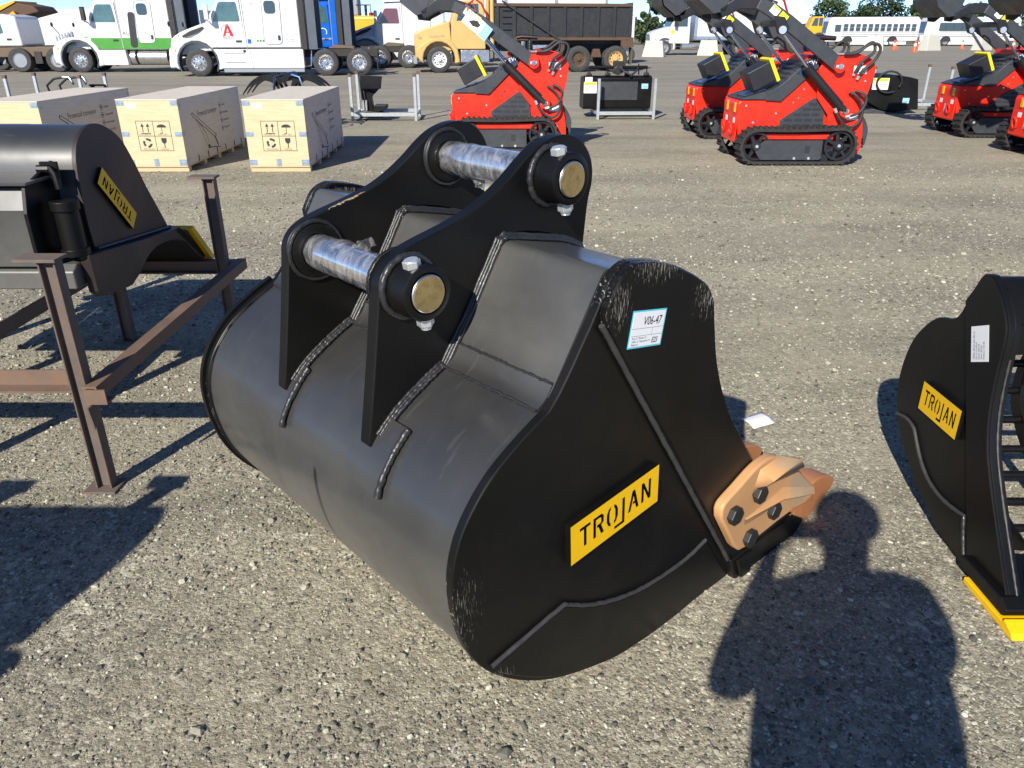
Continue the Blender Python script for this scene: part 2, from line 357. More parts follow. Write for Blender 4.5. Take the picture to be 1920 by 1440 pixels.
    mr = N.new('ShaderNodeMapRange'); L.new(wob.outputs[0], mr.inputs[0]); mr.inputs['From Min'].default_value = 17.0; mr.inputs['From Max'].default_value = 36.0; mr.inputs['To Min'].default_value = 0.0; mr.inputs['To Max'].default_value = 0.50
    old = mix(0.75, (0.205, 0.194, 0.178), band, 'MULTIPLY')
    a = mix(mr.outputs[0], a, old)
    L.new(a, p.inputs['Base Color'])
    ad = N.new('ShaderNodeMath'); ad.operation = 'MULTIPLY_ADD'; L.new(v1.outputs['Distance'], ad.inputs[0]); ad.inputs[1].default_value = -1.2; L.new(noise(260, 3, 0.7), ad.inputs[2])
    ad2 = N.new('ShaderNodeMath'); ad2.operation = 'MULTIPLY_ADD'; L.new(v2.outputs['Distance'], ad2.inputs[0]); ad2.inputs[1].default_value = -0.6; L.new(ad.outputs[0], ad2.inputs[2])
    bp = N.new('ShaderNodeBump'); bp.inputs['Strength'].default_value = 0.60; bp.inputs['Distance'].default_value = 0.006
    L.new(ad2.outputs[0], bp.inputs['Height']); L.new(bp.outputs[0], p.inputs['Normal'])
    return m
M['ground'] = ground_mat()
b = MB(); b.add([(-1500, -300, 0), (1500, -300, 0), (1500, 2600, 0), (-1500, 2600, 0)], [(0, 1, 2, 3)])
g = b.build('ground', M['ground']); tag(g, 'compacted grey brown gravel yard reaching to the horizon', 'ground', kind='structure')

def stone_mat():
    m = bpy.data.materials.new('loose_stones'); m.use_nodes = True; n = m.node_tree; N = n.nodes; L = n.links; p = N['Principled BSDF']
    p.inputs['Roughness'].default_value = 0.85; p.inputs['Specular IOR Level'].default_value = 0.3
    gm = N.new('ShaderNodeNewGeometry'); c = N.new('ShaderNodeValToRGB'); e = c.color_ramp.elements
    els = [(0.0, (0.070, 0.067, 0.057)), (0.3, (0.170, 0.162, 0.130)), (0.6, (0.270, 0.253, 0.200)), (0.85, (0.380, 0.361, 0.285)), (0.96, (0.470, 0.455, 0.365)), (1.0, (0.600, 0.590, 0.490))]
    while len(e) < len(els): e.new(0.5)
    for q, (pos, col) in zip(e, els): q.position = pos; q.color = (*col, 1)
    L.new(gm.outputs['Random Per Island'], c.inputs[0]); L.new(c.outputs[0], p.inputs['Base Color'])
    return m
def make_stones(count, seed):
    rng = np.random.default_rng(seed)
    t = (1+5**0.5)/2
    V = np.array([(-1,t,0),(1,t,0),(-1,-t,0),(1,-t,0),(0,-1,t),(0,1,t),(0,-1,-t),(0,1,-t),(t,0,-1),(t,0,1),(-t,0,-1),(-t,0,1)], float); V /= np.linalg.norm(V[0])
    F = np.array([(0,11,5),(0,5,1),(0,1,7),(0,7,10),(0,10,11),(1,5,9),(5,11,4),(11,10,2),(10,7,6),(7,1,8),(3,9,4),(3,4,2),(3,2,6),(3,6,8),(3,8,9),(4,9,5),(2,4,11),(6,2,10),(8,6,7),(9,8,1)])
    # depth drawn so that density falls off away from the photographer's feet
    y = 0.9*np.exp(rng.random(count)*math.log(11.0/0.9)); x = (rng.random(count)*2-1)*(0.75*y+0.9)
    keep = np.ones(count, bool)
    # patchiness: stones gather in loose drifts
    ph = np.sin(x*2.1+1.3*np.sin(y*1.7))+np.sin(y*2.6+1.1*np.sin(x*1.3+2)); keep &= rng.random(count) < (0.66+0.20*ph)
    x = x[keep]; y = y[keep]; n = len(x)
    r = np.exp(rng.normal(math.log(0.0030), 0.46, n)); r = np.clip(r, 0.0017, 0.012)
    big = rng.random(n) < 0.0010; r[big] = rng.uniform(0.010, 0.017, big.sum())
    r *= np.clip(y/3.0, 1.0, 1.6)
    sc = rng.uniform(0.7, 1.35, (n, 3)); sc[:, 2] *= 0.68
    jit = 1+rng.uniform(-0.30, 0.30, (n, 12, 1))
    a = rng.uniform(0, 6.283, n); ca, sa = np.cos(a), np.sin(a)
    P = V[None]*jit*sc[:, None, :]*r[:, None, None]
    X = P[..., 0]*ca[:, None]-P[..., 1]*sa[:, None]; Y = P[..., 0]*sa[:, None]+P[..., 1]*ca[:, None]
    P[..., 0] = X+x[:, None]; P[..., 1] = Y+y[:, None]; P[..., 2] += (r*0.28)[:, None]
    FF = (F[None]+12*np.arange(n)[:, None, None]).reshape(-1, 3)
    me = bpy.data.meshes.new('loose_stones'); me.vertices.add(n*12); me.vertices.foreach_set('co', P.reshape(-1))
    me.loops.add(len(FF)*3); me.loops.foreach_set('vertex_index', FF.reshape(-1).astype(np.int32))
    me.polygons.add(len(FF)); me.polygons.foreach_set('loop_start', np.arange(0, len(FF)*3, 3, dtype=np.int32)); me.polygons.foreach_set('loop_total', np.full(len(FF), 3, np.int32))
    me.update(); me.validate(); me.polygons.foreach_set('use_smooth', [False]*len(me.polygons)); me.materials.append(stone_mat()); return me
st = obj('loose_stones', make_stones(170000, 3)); tag(st, 'loose small grey and tan stones strewn over the yard', 'gravel', kind='stuff')
# ------------------------------------------------------------------ main excavator bucket
BK = empty('excavator_bucket', (0.3368, 1.7456, 0.0), R(42), 'big black excavator bucket with two wrapped pins, in the middle of the yard', 'bucket')
WID = 1.345
BOT = [(0.56,0.0),(0.207,0.0),(0.0,0.003),(-0.167,0.049),(-0.297,0.102),(-0.416,0.177),(-0.523,0.278),(-0.587,0.382),(-0.620,0.500),(-0.627,0.613),(-0.605,0.705),(-0.56,0.777),(-0.499,0.838),(-0.414,0.892),(-0.341,0.930)]
UPP = [(-0.312,0.962),(-0.277,1.010),(-0.237,1.071),(-0.205,1.120),(-0.174,1.175),(-0.150,1.205),(-0.118,1.222),(-0.078,1.226)]
TOPC = [(0.02,1.205),(0.10,1.170),(0.159,1.138),(0.20,1.108),(0.227,1.068)]
FRONT = [(0.245,0.99),(0.268,0.905),(0.298,0.83),(0.337,0.754),(0.39,0.67),(0.453,0.591),(0.515,0.508),(0.578,0.433)]
def smooth_path(pts, n=6):
    """Catmull-Rom through 2D points"""
    out = []
    for i in range(len(pts)-1):
        p0 = pts[max(i-1, 0)]; p1 = pts[i]; p2 = pts[i+1]; p3 = pts[min(i+2, len(pts)-1)]
        for k in range(n):
            t = k/n
            out.append(tuple(0.5*((2*b_)+(-a_+c_)*t+(2*a_-5*b_+4*c_-d_)*t*t+(-a_+3*b_-3*c_+d_)*t**3) for a_, b_, c_, d_ in zip(p0, p1, p2, p3)))
    out.append(tuple(pts[-1])); return out
HEEL = smooth_path(BOT, 5); BOX = smooth_path(UPP+TOPC, 5); FR = smooth_path(FRONT, 4)
def offset(path, d):
    out = []
    for i, p in enumerate(path):
        a = path[max(i-1, 0)]; c = path[min(i+1, len(path)-1)]; t = Vector((c[0]-a[0], c[1]-a[1]));
        if t.length < 1e-9: t = Vector((1, 0))
        t.normalize(); out.append((p[0]-t.y*d, p[1]+t.x*d))
    return out
def sheet(path, thick, y0, y1, mi=0, b=None, outer=0.0):
    """bent plate following path; thickness goes to the right-hand side (inside)"""
    b = b or MB(); o = offset(path, outer); q = offset(path, -thick); n = len(path); vs = []
    for p in o: vs += [(p[0], y0, p[1]), (p[0], y1, p[1])]
    for p in q: vs += [(p[0], y0, p[1]), (p[0], y1, p[1])]
    fs = []
    for i in range(n-1):
        a, c = 2*i, 2*(i+1); d, e = 2*n+2*i, 2*n+2*(i+1)
        fs += [(a, a+1, c+1, c), (d, e, e+1, d+1), (a, c, e, d), (a+1, d+1, e+1, c+1)]
    fs += [(0, 2*n, 2*n+1, 1), (2*n-2, 2*n-1, 4*n-1, 4*n-2)]
    return b.add(vs, fs, mi)
# path direction: bottom -> heel -> up, its left side is outside (towards the back)
# --- black paint with scuffs: separate procedural materials for shell and side plates
def paint_mat(name, scuff_fn=None, base=(0.0048, 0.0047, 0.0045), rough=0.42, spec=0.30, coat=0.0, cr=0.2, dirt=0.05):
    m = mat(name, base, rough, spec=spec, var=0.3, bump=0.10, bscale=420, dirt=dirt, dirtcol=(0.10, 0.085, 0.06), rvar=0.10, scale=2.2)
    n = m.node_tree; N = n.nodes; L = n.links; p = N['Principled BSDF']; p.inputs['Coat Weight'].default_value = coat; p.inputs['Coat Roughness'].default_value = cr; tc = N['Texture Coordinate'] if 'Texture Coordinate' in N else N.new('ShaderNodeTexCoord')
    def math_(op, a, c=None):
        q = N.new('ShaderNodeMath'); q.operation = op; q.use_clamp = False
        for i, z in enumerate((a, c)):
            if z is None: continue
            if isinstance(z, (int, float)): q.inputs[i].default_value = z
            else: L.new(z, q.inputs[i])
        return q.outputs[0]
    sx = N.new('ShaderNodeSeparateXYZ'); L.new(tc.outputs['Object'], sx.inputs[0])
    def blob(cx, cz, rx, rz):     # soft region mask in the plate's own plane
        dx = math_('DIVIDE', math_('SUBTRACT', sx.outputs[0], cx), rx); dz = math_('DIVIDE', math_('SUBTRACT', sx.outputs[2], cz), rz)
        d = math_('ADD', math_('MULTIPLY', dx, dx), math_('MULTIPLY', dz, dz)); return math_('MAXIMUM', math_('SUBTRACT', 1.0, d), 0.0)
    def streak(rot, sc3, thr):
        mp = N.new('ShaderNodeMapping'); mp.inputs['Rotation'].default_value = (0, rot, 0); mp.inputs['Scale'].default_value = sc3
        t = N.new('ShaderNodeTexNoise'); t.inputs['Scale'].default_value = 1.0; t.inputs['Detail'].default_value = 5; t.inputs['Roughness'].default_value = 0.7
        L.new(tc.outputs['Object'], mp.inputs[0]); L.new(mp.outputs[0], t.inputs['Vector']); return t.outputs['Fac']
    blob.y = sx.outputs[1]; blob.z = sx.outputs[2]
    masks = scuff_fn(blob, streak, math_) if scuff_fn else []
    src = p.inputs['Base Color'].links[0].from_socket
    for f, col in masks:
        x = N.new('ShaderNodeMix'); x.data_type = 'RGBA'; L.new(f, x.inputs['Factor']); L.new(src, x.inputs['A']); x.inputs['B'].default_value = (*col, 1); src = x.outputs['Result']
    L.new(src, p.inputs['Base Color'])
    # slight waviness of rolled plate under the paint's orange peel
    nb = N.new('ShaderNodeTexNoise'); nb.inputs['Scale'].default_value = 5.0; nb.inputs['Detail'].default_value = 2; L.new(tc.outputs['Object'], nb.inputs['Vector'])
    b2 = N.new('ShaderNodeBump'); b2.inputs['Strength'].default_value = 0.35; b2.inputs['Distance'].default_value = 0.006; L.new(nb.outputs['Fac'], b2.inputs['Height'])
    b1 = p.inputs['Normal'].links[0].from_node; L.new(b2.outputs[0], b1.inputs['Normal'])
    return m
def side_scuffs(blob, streak, mt):
    out = []
    heel = mt('MAXIMUM', blob(-0.60, 0.52, 0.10, 0.20), blob(-0.50, 0.25, 0.10, 0.07))
    top = mt('MAXIMUM', blob(0.02, 1.215, 0.24, 0.085), mt('MAXIMUM', blob(-0.15, 1.14, 0.07, 0.10), blob(0.20, 1.09, 0.12, 0.11)))
    s1 = mt('SUBTRACT', mt('ADD', streak(0.55, (420, 120, 26), 0), mt('MULTIPLY', heel, 0.22)), 0.765)
    s2 = mt('SUBTRACT', mt('ADD', streak(0.62, (300, 120, 42), 0), mt('MULTIPLY', top, 0.26)), 0.765)
    for s in (s1, s2):
        f = mt('MINIMUM', mt('MAXIMUM', mt('MULTIPLY', s, 9.0), 0.0), 0.65); out.append((f, (0.40, 0.37, 0.31)))
    # sparse paint nicks
    return out
def shell_scuffs(blob, streak, mt):
    f = mt('MINIMUM', mt('MAXIMUM', mt('MULTIPLY', mt('SUBTRACT', streak(0.0, (5, 38, 5), 0), 0.63), 4.0), 0.0), 0.16)
    g2 = mt('MINIMUM', mt('MAXIMUM', mt('MULTIPLY', mt('SUBTRACT', streak(0.0, (70, 90, 70), 0), 0.755), 12.0), 0.0), 0.5)
    def band(c, w_): return mt('MAXIMUM', mt('SUBTRACT', 1.0, mt('MULTIPLY', mt('ABSOLUTE', mt('SUBTRACT', blob.y, c)), 1.0/w_)), 0.0)
    low_ = mt('MINIMUM', mt('MAXIMUM', mt('MULTIPLY', mt('SUBTRACT', 0.63, blob.z), 30.0), 0.0), 1.0)
    d1 = mt('MINIMUM', mt('MULTIPLY', mt('MULTIPLY', band(0.615, 0.011), low_), 2.5), 0.9)        # dark rub mark round the heel
    low2 = mt('MINIMUM', mt('MAXIMUM', mt('MULTIPLY', mt('SUBTRACT', 0.70, blob.z), 30.0), 0.0), 1.0); fine = streak(0.0, (3, 420, 3), 0)
    d2 = mt('MULTIPLY', mt('MULTIPLY', mt('MAXIMUM', band(0.375, 0.045), band(0.90, 0.05)), low2), mt('MINIMUM', mt('MAXIMUM', mt('MULTIPLY', mt('SUBTRACT', fine, 0.52), 8.0), 0.0), 0.7))
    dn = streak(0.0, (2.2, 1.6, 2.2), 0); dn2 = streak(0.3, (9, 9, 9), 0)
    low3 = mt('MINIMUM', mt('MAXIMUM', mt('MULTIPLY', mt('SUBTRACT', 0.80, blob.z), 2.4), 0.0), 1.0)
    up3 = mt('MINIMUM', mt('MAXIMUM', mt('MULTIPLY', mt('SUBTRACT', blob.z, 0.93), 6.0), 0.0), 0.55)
    pale_mask = mt('MINIMUM', mt('MULTIPLY', mt('MAXIMUM', low3, up3), mt('MAXIMUM', mt('SUBTRACT', mt('ADD', mt('MULTIPLY', dn, 1.5), mt('MULTIPLY', dn2, 0.5)), 0.42), 0.0)), 0.85)      # paler grey towards the heel and on the upper box, broken by noise
    return [(pale_mask, (0.125, 0.122, 0.108)), (f, (0.12, 0.115, 0.105)), (g2, (0.30, 0.29, 0.27)), (d1, (0.004, 0.004, 0.004)), (d2, (0.008, 0.008, 0.008))]
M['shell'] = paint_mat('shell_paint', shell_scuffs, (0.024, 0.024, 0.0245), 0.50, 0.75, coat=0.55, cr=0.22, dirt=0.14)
M['sidep'] = paint_mat('side_plate_paint', side_scuffs)

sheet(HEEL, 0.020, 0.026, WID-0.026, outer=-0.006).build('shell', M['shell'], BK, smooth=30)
BOXS = [(-0.322,0.950),(-0.309,0.966),(-0.166,1.197),(-0.160,1.206),(-0.152,1.212),(-0.142,1.215),(-0.128,1.215),(0.06,1.178),(0.13,1.150),(0.175,1.122),(0.215,1.075)]
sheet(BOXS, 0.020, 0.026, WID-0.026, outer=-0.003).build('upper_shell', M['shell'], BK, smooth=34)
# seam strip between the two bent plates
s0 = [(-0.352,0.926),(-0.333,0.938),(-0.318,0.954),(-0.306,0.974)]
sheet(smooth_path(s0, 4), 0.012, 0.028, WID-0.028, outer=0.0015).build('seam_strip', M['shell'], BK, smooth=30)
for k, (p0, o) in enumerate((((-0.354,0.925), 0.004), ((-0.304,0.976), 0.004))):
    rnd = random.Random(k)
    path = [(p0[0]+rnd.uniform(-0.0016,0.0016), y, p0[1]+rnd.uniform(-0.0016,0.0016)) for y in np.arange(0.03, WID-0.03, 0.009)]
    MB().tube(path, [0.0040+rnd.uniform(-0.0006,0.0006) for _ in path], 7).build('weld_bead', M['weld'], BK, smooth=60)
# side plates (thin), proud side bars (thick)
outline = HEEL + BOX + FR + [(0.72,0.30),(0.86,0.14),(0.90,0.10),(0.60,0.10)]
for y0, y1 in ((0.0, 0.026), (WID-0.026, WID)):
    MB().prism(outline, y0, y1).build('side_plate', M['sidep'], BK, smooth=25, bevel=0.003, seg=1)
top_i = [p for p in BOX if p[1] > 1.10 and p[0] < 0.0]
bar = [(0.566,0.020),(-0.188,1.103)] + [p for p in BOX if p[1] > 1.135 or p[0] > 0.0] + FR + [(0.72,0.30),(0.86,0.14),(0.90,0.105),(0.62,0.105)]
for y0, y1 in ((-0.026, -0.0005), (WID+0.0005, WID+0.026)):
    MB().prism(bar, y0, y1).build('side_bar', M['sidep'], BK, smooth=25, bevel=0.004, seg=1)
for yb, s_ in ((-0.0005, -1), (WID+0.0005, 1)):
    rnd = random.Random(31); pts = [(0.566+(-0.188-0.566)*t, 0.020+(1.103-0.020)*t) for t in np.linspace(0.0, 1.0, 110)]
    path = [(u_-0.004+rnd.uniform(-.0008,.0008), yb+s_*0.010, z_-0.003+rnd.uniform(-.0008,.0008)) for u_, z_ in pts]
    MB().tube(path, [0.0082+rnd.uniform(-.0005,.0005) for _ in path], 8).build('fillet_weld', M['weldgrey'], BK, smooth=60)
# wear plates on the lower cheeks with a weld along the top
wear = smooth_path([(-0.523,0.300),(-0.40,0.325),(-0.276,0.348)], 3)[:-1] + smooth_path([(-0.276,0.348),(-0.22,0.314),(-0.16,0.282),(-0.08,0.250),(0.002,0.227),(0.10,0.213),(0.204,0.210),(0.29,0.217),(0.365,0.236)], 4)
low = [(0.50,0.045),(0.30,0.016),(0.10,0.012),(-0.051,0.033),(-0.15,0.062),(-0.245,0.098),(-0.36,0.158),(-0.46,0.235),(-0.505,0.275)]
for s in (0, 1):
    y0, y1 = ((-0.012, -0.0004) if s == 0 else (WID+0.0004, WID+0.012))
    MB().prism(wear+smooth_path(low, 3), y0, y1).build('wear_plate', M['sidep'], BK, smooth=25, bevel=0.003, seg=1)
    rnd = random.Random(5+s); yy = -0.006 if s == 0 else WID+0.006
    full = smooth_path(wear, 2)
    path = [(p[0]+rnd.uniform(-.001,.001), yy, p[1]+0.003+rnd.uniform(-.001,.001)) for p in full]
    MB().tube(path, [0.0064+rnd.uniform(-0.0005,0.0005) for _ in path], 8).build('weld_bead', M['weldgrey'], BK, smooth=60)
# rim weld where the shell meets the side plates
for yy in (WID-0.029,):
    rnd = random.Random(int(yy*100)); pp = offset(HEEL, -0.005)
    MB().tube([(p[0]+rnd.uniform(-.0012,.0012), yy, p[1]+rnd.uniform(-.0012,.0012)) for p in pp], [0.0050+rnd.uniform(-.0004,.0004) for _ in pp], 6).build('weld_bead', M['black'], BK, smooth=60)
    pp = offset(BOX, -0.005)
    MB().tube([(p[0], yy, p[1]) for p in pp], 0.005, 6).build('weld_bead', M['black'], BK, smooth=60)
# a double rim on the far cheek
MB().prism(offset(HEEL, 0.010)+list(reversed(offset(HEEL, -0.03))), WID+0.0004, WID+0.02).build('rim_plate', M['black'], BK, smooth=25)
# bottom cutting lip
lip = [(0.545,-0.004),(0.93,-0.004),(0.985,0.030),(0.985,0.045),(0.90,0.098),(0.50,0.098)]
MB().prism(lip, -0.03, WID+0.03).build('cutting_edge', M['sidep'], BK, bevel=0.004, seg=1)
MB().prism([(0.56,0.004),(0.615,0.001),(0.615,0.095),(0.52,0.095)], -0.045, -0.0305).build('lip_end_weld', M['sidep'], BK, bevel=0.006)
# ears
EAR = [(-0.583,0.772),(-0.556,0.93),(-0.540,1.03),(-0.524,1.14),(-0.520,1.170),(-0.510,1.193),(-0.493,1.213),(-0.470,1.228),(-0.440,1.241),(-0.396,1.254),(-0.344,1.267),(-0.289,1.282),(-0.233,1.301),(-0.177,1.328),(-0.117,1.366),(-0.070,1.402),(-0.026,1.430),(0.017,1.446),(0.069,1.454),(0.115,1.445),(0.150,1.425),(0.176,1.392),(0.188,1.355),(0.187,1.315),(0.176,1.275),(0.168,1.214),(0.160,1.135)]
earp = smooth_path(EAR, 3)
inner = [p for p in reversed(HEEL+BOX) if 0.755 < p[1] and p[0] < 0.15]
inn = [(p[0]+0.004, p[1]-0.004) for p in inner]
EY = ((0.380, 0.422), (0.822, 0.864))
for y0, y1 in EY:
    MB().prism(earp+inn, y0, y1).build('hanger_ear', M['sidep'] if False else M['black'], BK, smooth=25, bevel=0.004, seg=2)
wm = mat('bare_worn_edge', (0.30, 0.21, 0.13), 0.7, var=0.4, scale=60)
rnd = random.Random(2); we = [p for p in earp if -0.40 < p[0] < -0.235]; we = smooth_path(we, 4)
MB().tube([(p[0], 0.826+rnd.uniform(-.002,.003), p[1]-0.0012) for p in we], [max(0.0004, 0.0032*math.sin(math.pi*i_/(len(we)-1))+rnd.uniform(-.0012,.0012)) for i_ in range(len(we))], 6).build('worn_edge', wm, BK)
# multi-pass welds along the feet of the ears
base = [p for p in HEEL if p[1] > 0.785]+smooth_path(BOXS, 3)[4:]
base = [p for p in base if p[0] < 0.155]
for (y0, y1) in EY:
    for side, yo in ((-1, y0), (1, y1)):
        for lay in range(3):
            rnd = random.Random(int(yo*1000)+lay+side)
            pp = smooth_path(offset(base, (0.011, 0.006, 0.002)[lay]), 4)
            dy = side*((0.002, 0.007, 0.0125)[lay])
            path = [(p[0]+rnd.uniform(-.0008,.0008), yo+dy+rnd.uniform(-.0008,.0008), p[1]+rnd.uniform(-.0008,.0008)) for p in pp]
            MB().tube(path, [0.0052+0.0006*math.sin(1.9*i_)+rnd.uniform(-0.0006,0.0006) for i_, _ in enumerate(path)], 7).build('weld_bead', M['weld'], BK, smooth=60)
# doubler pads under the ear tips
def sub(path, z0, z1): return [p for p in path if z0 <= p[1] <= z1]
pad = sub(smooth_path(HEEL, 3), 0.672, 0.828)
for y0, y1 in ((0.300, 0.455), (0.792, 0.955)):
    sheet(pad, 0.004, y0, y1, outer=0.008).build('doubler_pad', M['shell'], BK, smooth=30, bevel=0.002, seg=1)
    rnd = random.Random(int(y0*99))
    path = [(p[0]-0.005+rnd.uniform(-.001,.001), y0, p[1]+0.002+rnd.uniform(-.001,.001)) for p in pad]
    MB().tube(path, [0.0085+rnd.uniform(-.0015,.0015) for _ in path], 7).build('weld_bead', M['weld'], BK, smooth=60)
# pins, bosses, collars
def wrap_mat():
    m = bpy.data.materials.new('stretch_film'); m.use_nodes = True; n = m.node_tree; N = n.nodes; L = n.links; p = N['Principled BSDF']
    p.inputs['Base Color'].default_value = (0.80, 0.81, 0.83, 1); p.inputs['Roughness'].default_value = 0.16; p.inputs['Specular IOR Level'].default_value = 0.7
    tr = N.new('ShaderNodeBsdfTransparent'); mx = N.new('ShaderNodeMixShader'); tc = N.new('ShaderNodeTexCoord')
    no = N.new('ShaderNodeTexNoise'); no.inputs['Scale'].default_value = 15; no.inputs['Detail'].default_value = 3; no.inputs['Distortion'].default_value = 2.5
    mp = N.new('ShaderNodeMapping'); mp.inputs['Scale'].default_value = (0.7, 1.6, 0.7); L.new(tc.outputs['Object'], mp.inputs[0]); L.new(mp.outputs[0], no.inputs['Vector'])
    cr = N.new('ShaderNodeMapRange'); cr.inputs['From Min'].default_value = 0.38; cr.inputs['From Max'].default_value = 0.68; cr.inputs['To Min'].default_value = 0.03; cr.inputs['To Max'].default_value = 0.20
    L.new(no.outputs['Fac'], cr.inputs[0]); L.new(cr.outputs[0], mx.inputs[0]); L.new(tr.outputs[0], mx.inputs[1]); L.new(p.outputs[0], mx.inputs[2])
    bp = N.new('ShaderNodeBump'); bp.inputs['Strength'].default_value = 0.7; bp.inputs['Distance'].default_value = 0.004; L.new(no.outputs['Fac'], bp.inputs['Height']); L.new(bp.outputs[0], p.inputs['Normal'])
    L.new(mx.outputs[0], N['Material Output'].inputs[0]); return m
M['wrap'] = wrap_mat()
PR = 0.046
for k, (px, pz) in enumerate(((-0.441, 1.153), (0.022, 1.356))):
    c = lambda y: (px, y, pz)
    pin = MB().cyl(c(0.296), c(0.872), PR, n=48).build('pin', M['pin'], BK, smooth=40, bevel=0.003)
    for yy, s in ((0.2955, -1), (0.8725, 1)):
        MB().lathe([(0.0005, 0.0012), (PR-0.004, 0.001), (PR-0.0035, 0.0002)], c(yy), (0, s, 0), 40).build('pin_end', M['cap'], pin, smooth=40)
    # stretch film, slightly crumpled
    rnd = random.Random(11+k); ny = 70; nn = 44; vs = []; y0, y1 = (0.430, 0.796); fs = []
    for i in range(ny+1):
        t = i/ny; y = y0+(y1-y0)*t
        for j in range(nn):
            a = 2*math.pi*j/nn
            rr = PR+0.0016+0.0013*(math.sin(7*a+9*t+3*math.sin(11*t+2*a))+math.sin(13*t*3+2.5*math.sin(3*a+k)))*0.6+rnd.uniform(0, 0.0008)
            cen = 0.62 if k == 0 else 0.66; bunch = math.exp(-((t-cen)/0.11)**2)
            if k == 0: rr += 0.012*bunch*max(0, math.cos(a-1.9))*(0.6+0.4*math.sin(30*t))
            else: rr += 0.015*bunch*max(0, math.cos(a+1.9))*(0.6+0.4*math.sin(25*t))
            vs.append((px+rr*math.cos(a), y, pz+rr*math.sin(a)))
    for i in range(ny):
        for j in range(nn): fs.append((i*nn+j, (i+1)*nn+j, (i+1)*nn+(j+1) % nn, i*nn+(j+1) % nn))
    MB().add(vs, fs).build('plastic_film', M['wrap'], pin, smooth=80)
    # a loose flap of film
    fl = []; fq = []
    for i in range(7):
        for j in range(6):
            u_ = i/6; v_ = j/5; s = 1 if k == 0 else -1
            fl.append((px+(0.012*math.sin(4*u_)+0.02*v_*(0.4 if k == 0 else -0.5)+rnd.uniform(-.003,.003)), (0.53 if k == 0 else 0.60)+0.075*u_+0.01*math.sin(5*v_), pz+s*(PR+0.001+0.030*v_*(1-0.5*abs(u_-0.5))+0.004*math.sin(9*u_+3*v_))))
    for i in range(6):
        for j in range(5): fq.append((i*6+j, (i+1)*6+j, (i+1)*6+j+1, i*6+j+1))
    MB().add(fl, fq).build('film_flap', M['wrap'], pin, smooth=80)
    for (yf, s, prot) in ((0.380, -1, 0.080),):
        boss = MB().lathe([(PR+0.002, -0.001), (PR+0.002, prot-0.004), (PR+0.004, prot), (0.062, prot), (0.066, prot-0.003), (0.068, 0.004), (0.069, -0.001)], c(yf), (0, s, 0), 56).build('boss', M['black'], BK, smooth=40)
        rnd = random.Random(k*7+int(yf*10)); pts = []; rads = []
        for j in range(90):
            a = 2*math.pi*j/90; pts.append((px+(0.074+rnd.uniform(-.0012,.0012))*math.cos(a), yf+s*0.004, pz+(0.074+rnd.uniform(-.0012,.0012))*math.sin(a))); rads.append(0.009+rnd.uniform(-.001,.001))
        MB().tube(pts, rads, 7, closed=True).build('weld_ring', M['weld'], boss, smooth=60)
        # clamp bolt through the boss
        bx = px-0.004 + (0.0 if k == 0 else 0.0); by = yf+s*0.052
        bb = MB().cyl((bx-0.016, by, pz+0.060), (bx-0.019, by, pz+0.077), 0.0215, n=6); bb.cyl((bx-0.019, by, pz+0.077), (bx-0.0195, by, pz+0.0795), 0.017, n=20)
        bb.build('bolt_head', M['zinc'], boss, bevel=0.0015)
        bb = MB().cyl((bx+0.010, by, pz-0.062), (bx+0.013, by, pz-0.084), 0.0215, n=6); bb.cyl((bx+0.013, by, pz-0.084), (bx+0.0135, by, pz-0.089), 0.016, n=20); bb.cyl((bx+0.0135, by, pz-0.089), (bx+0.014, by, pz-0.096), 0.0125, n=16)
        bb.build('bolt_nut', M['zinc'], boss, bevel=0.0015)
    for (yf, s) in ((0.422, 1), (0.822, -1)):
        col = MB().lathe([(PR+0.001, 0), (PR+0.001, 0.010), (0.068, 0.014), (0.072, 0.012), (0.073, 0.007), (0.082, 0.006), (0.086, 0.0005)], c(yf), (0, s, 0), 56).build('collar', M['black'], BK, smooth=40)
        rnd = random.Random(k*5+int(yf*10)); pts = [(px+(0.080+rnd.uniform(-.0012,.0012))*math.cos(2*math.pi*j/90), yf+s*0.005, pz+(0.080+rnd.uniform(-.0012,.0012))*math.sin(2*math.pi*j/90)) for j in range(90)]
        MB().tube(pts, 0.006, 6, closed=True).build('weld_ring', M['weld'], col, smooth=60)
# side cutters (orange castings) with hex bolts
CUT = smooth_path([(0.345,0.380),(0.36,0.405),(0.43,0.432),(0.521,0.466),(0.60,0.472),(0.65,0.455),(0.70,0.425),(0.78,0.365),(0.87,0.285),(0.955,0.215)], 3) + [(0.972,0.195),(0.962,0.170),(0.90,0.160),(0.82,0.172),(0.70,0.170),(0.62,0.165),(0.52,0.160),(0.485,0.165),(0.45,0.200),(0.39,0.290),(0.350,0.350)]
def cutter_scuffs(blob, streak, mt):
    m0 = mt('MAXIMUM', blob(0.86, 0.28, 0.14, 0.13), blob(0.68, 0.44, 0.08, 0.05))
    f = mt('MINIMUM', mt('MAXIMUM', mt('MULTIPLY', mt('SUBTRACT', mt('ADD', streak(0.75, (30, 30, 110), 0), mt('MULTIPLY', m0, 0.42)), 0.62), 5.0), 0.0), 0.75)
    return [(f, (0.36, 0.29, 0.20))]
M['orange'] = paint_mat('orange_cast_worn', cutter_scuffs, (0.54, 0.29, 0.125), 0.52, 0.4)
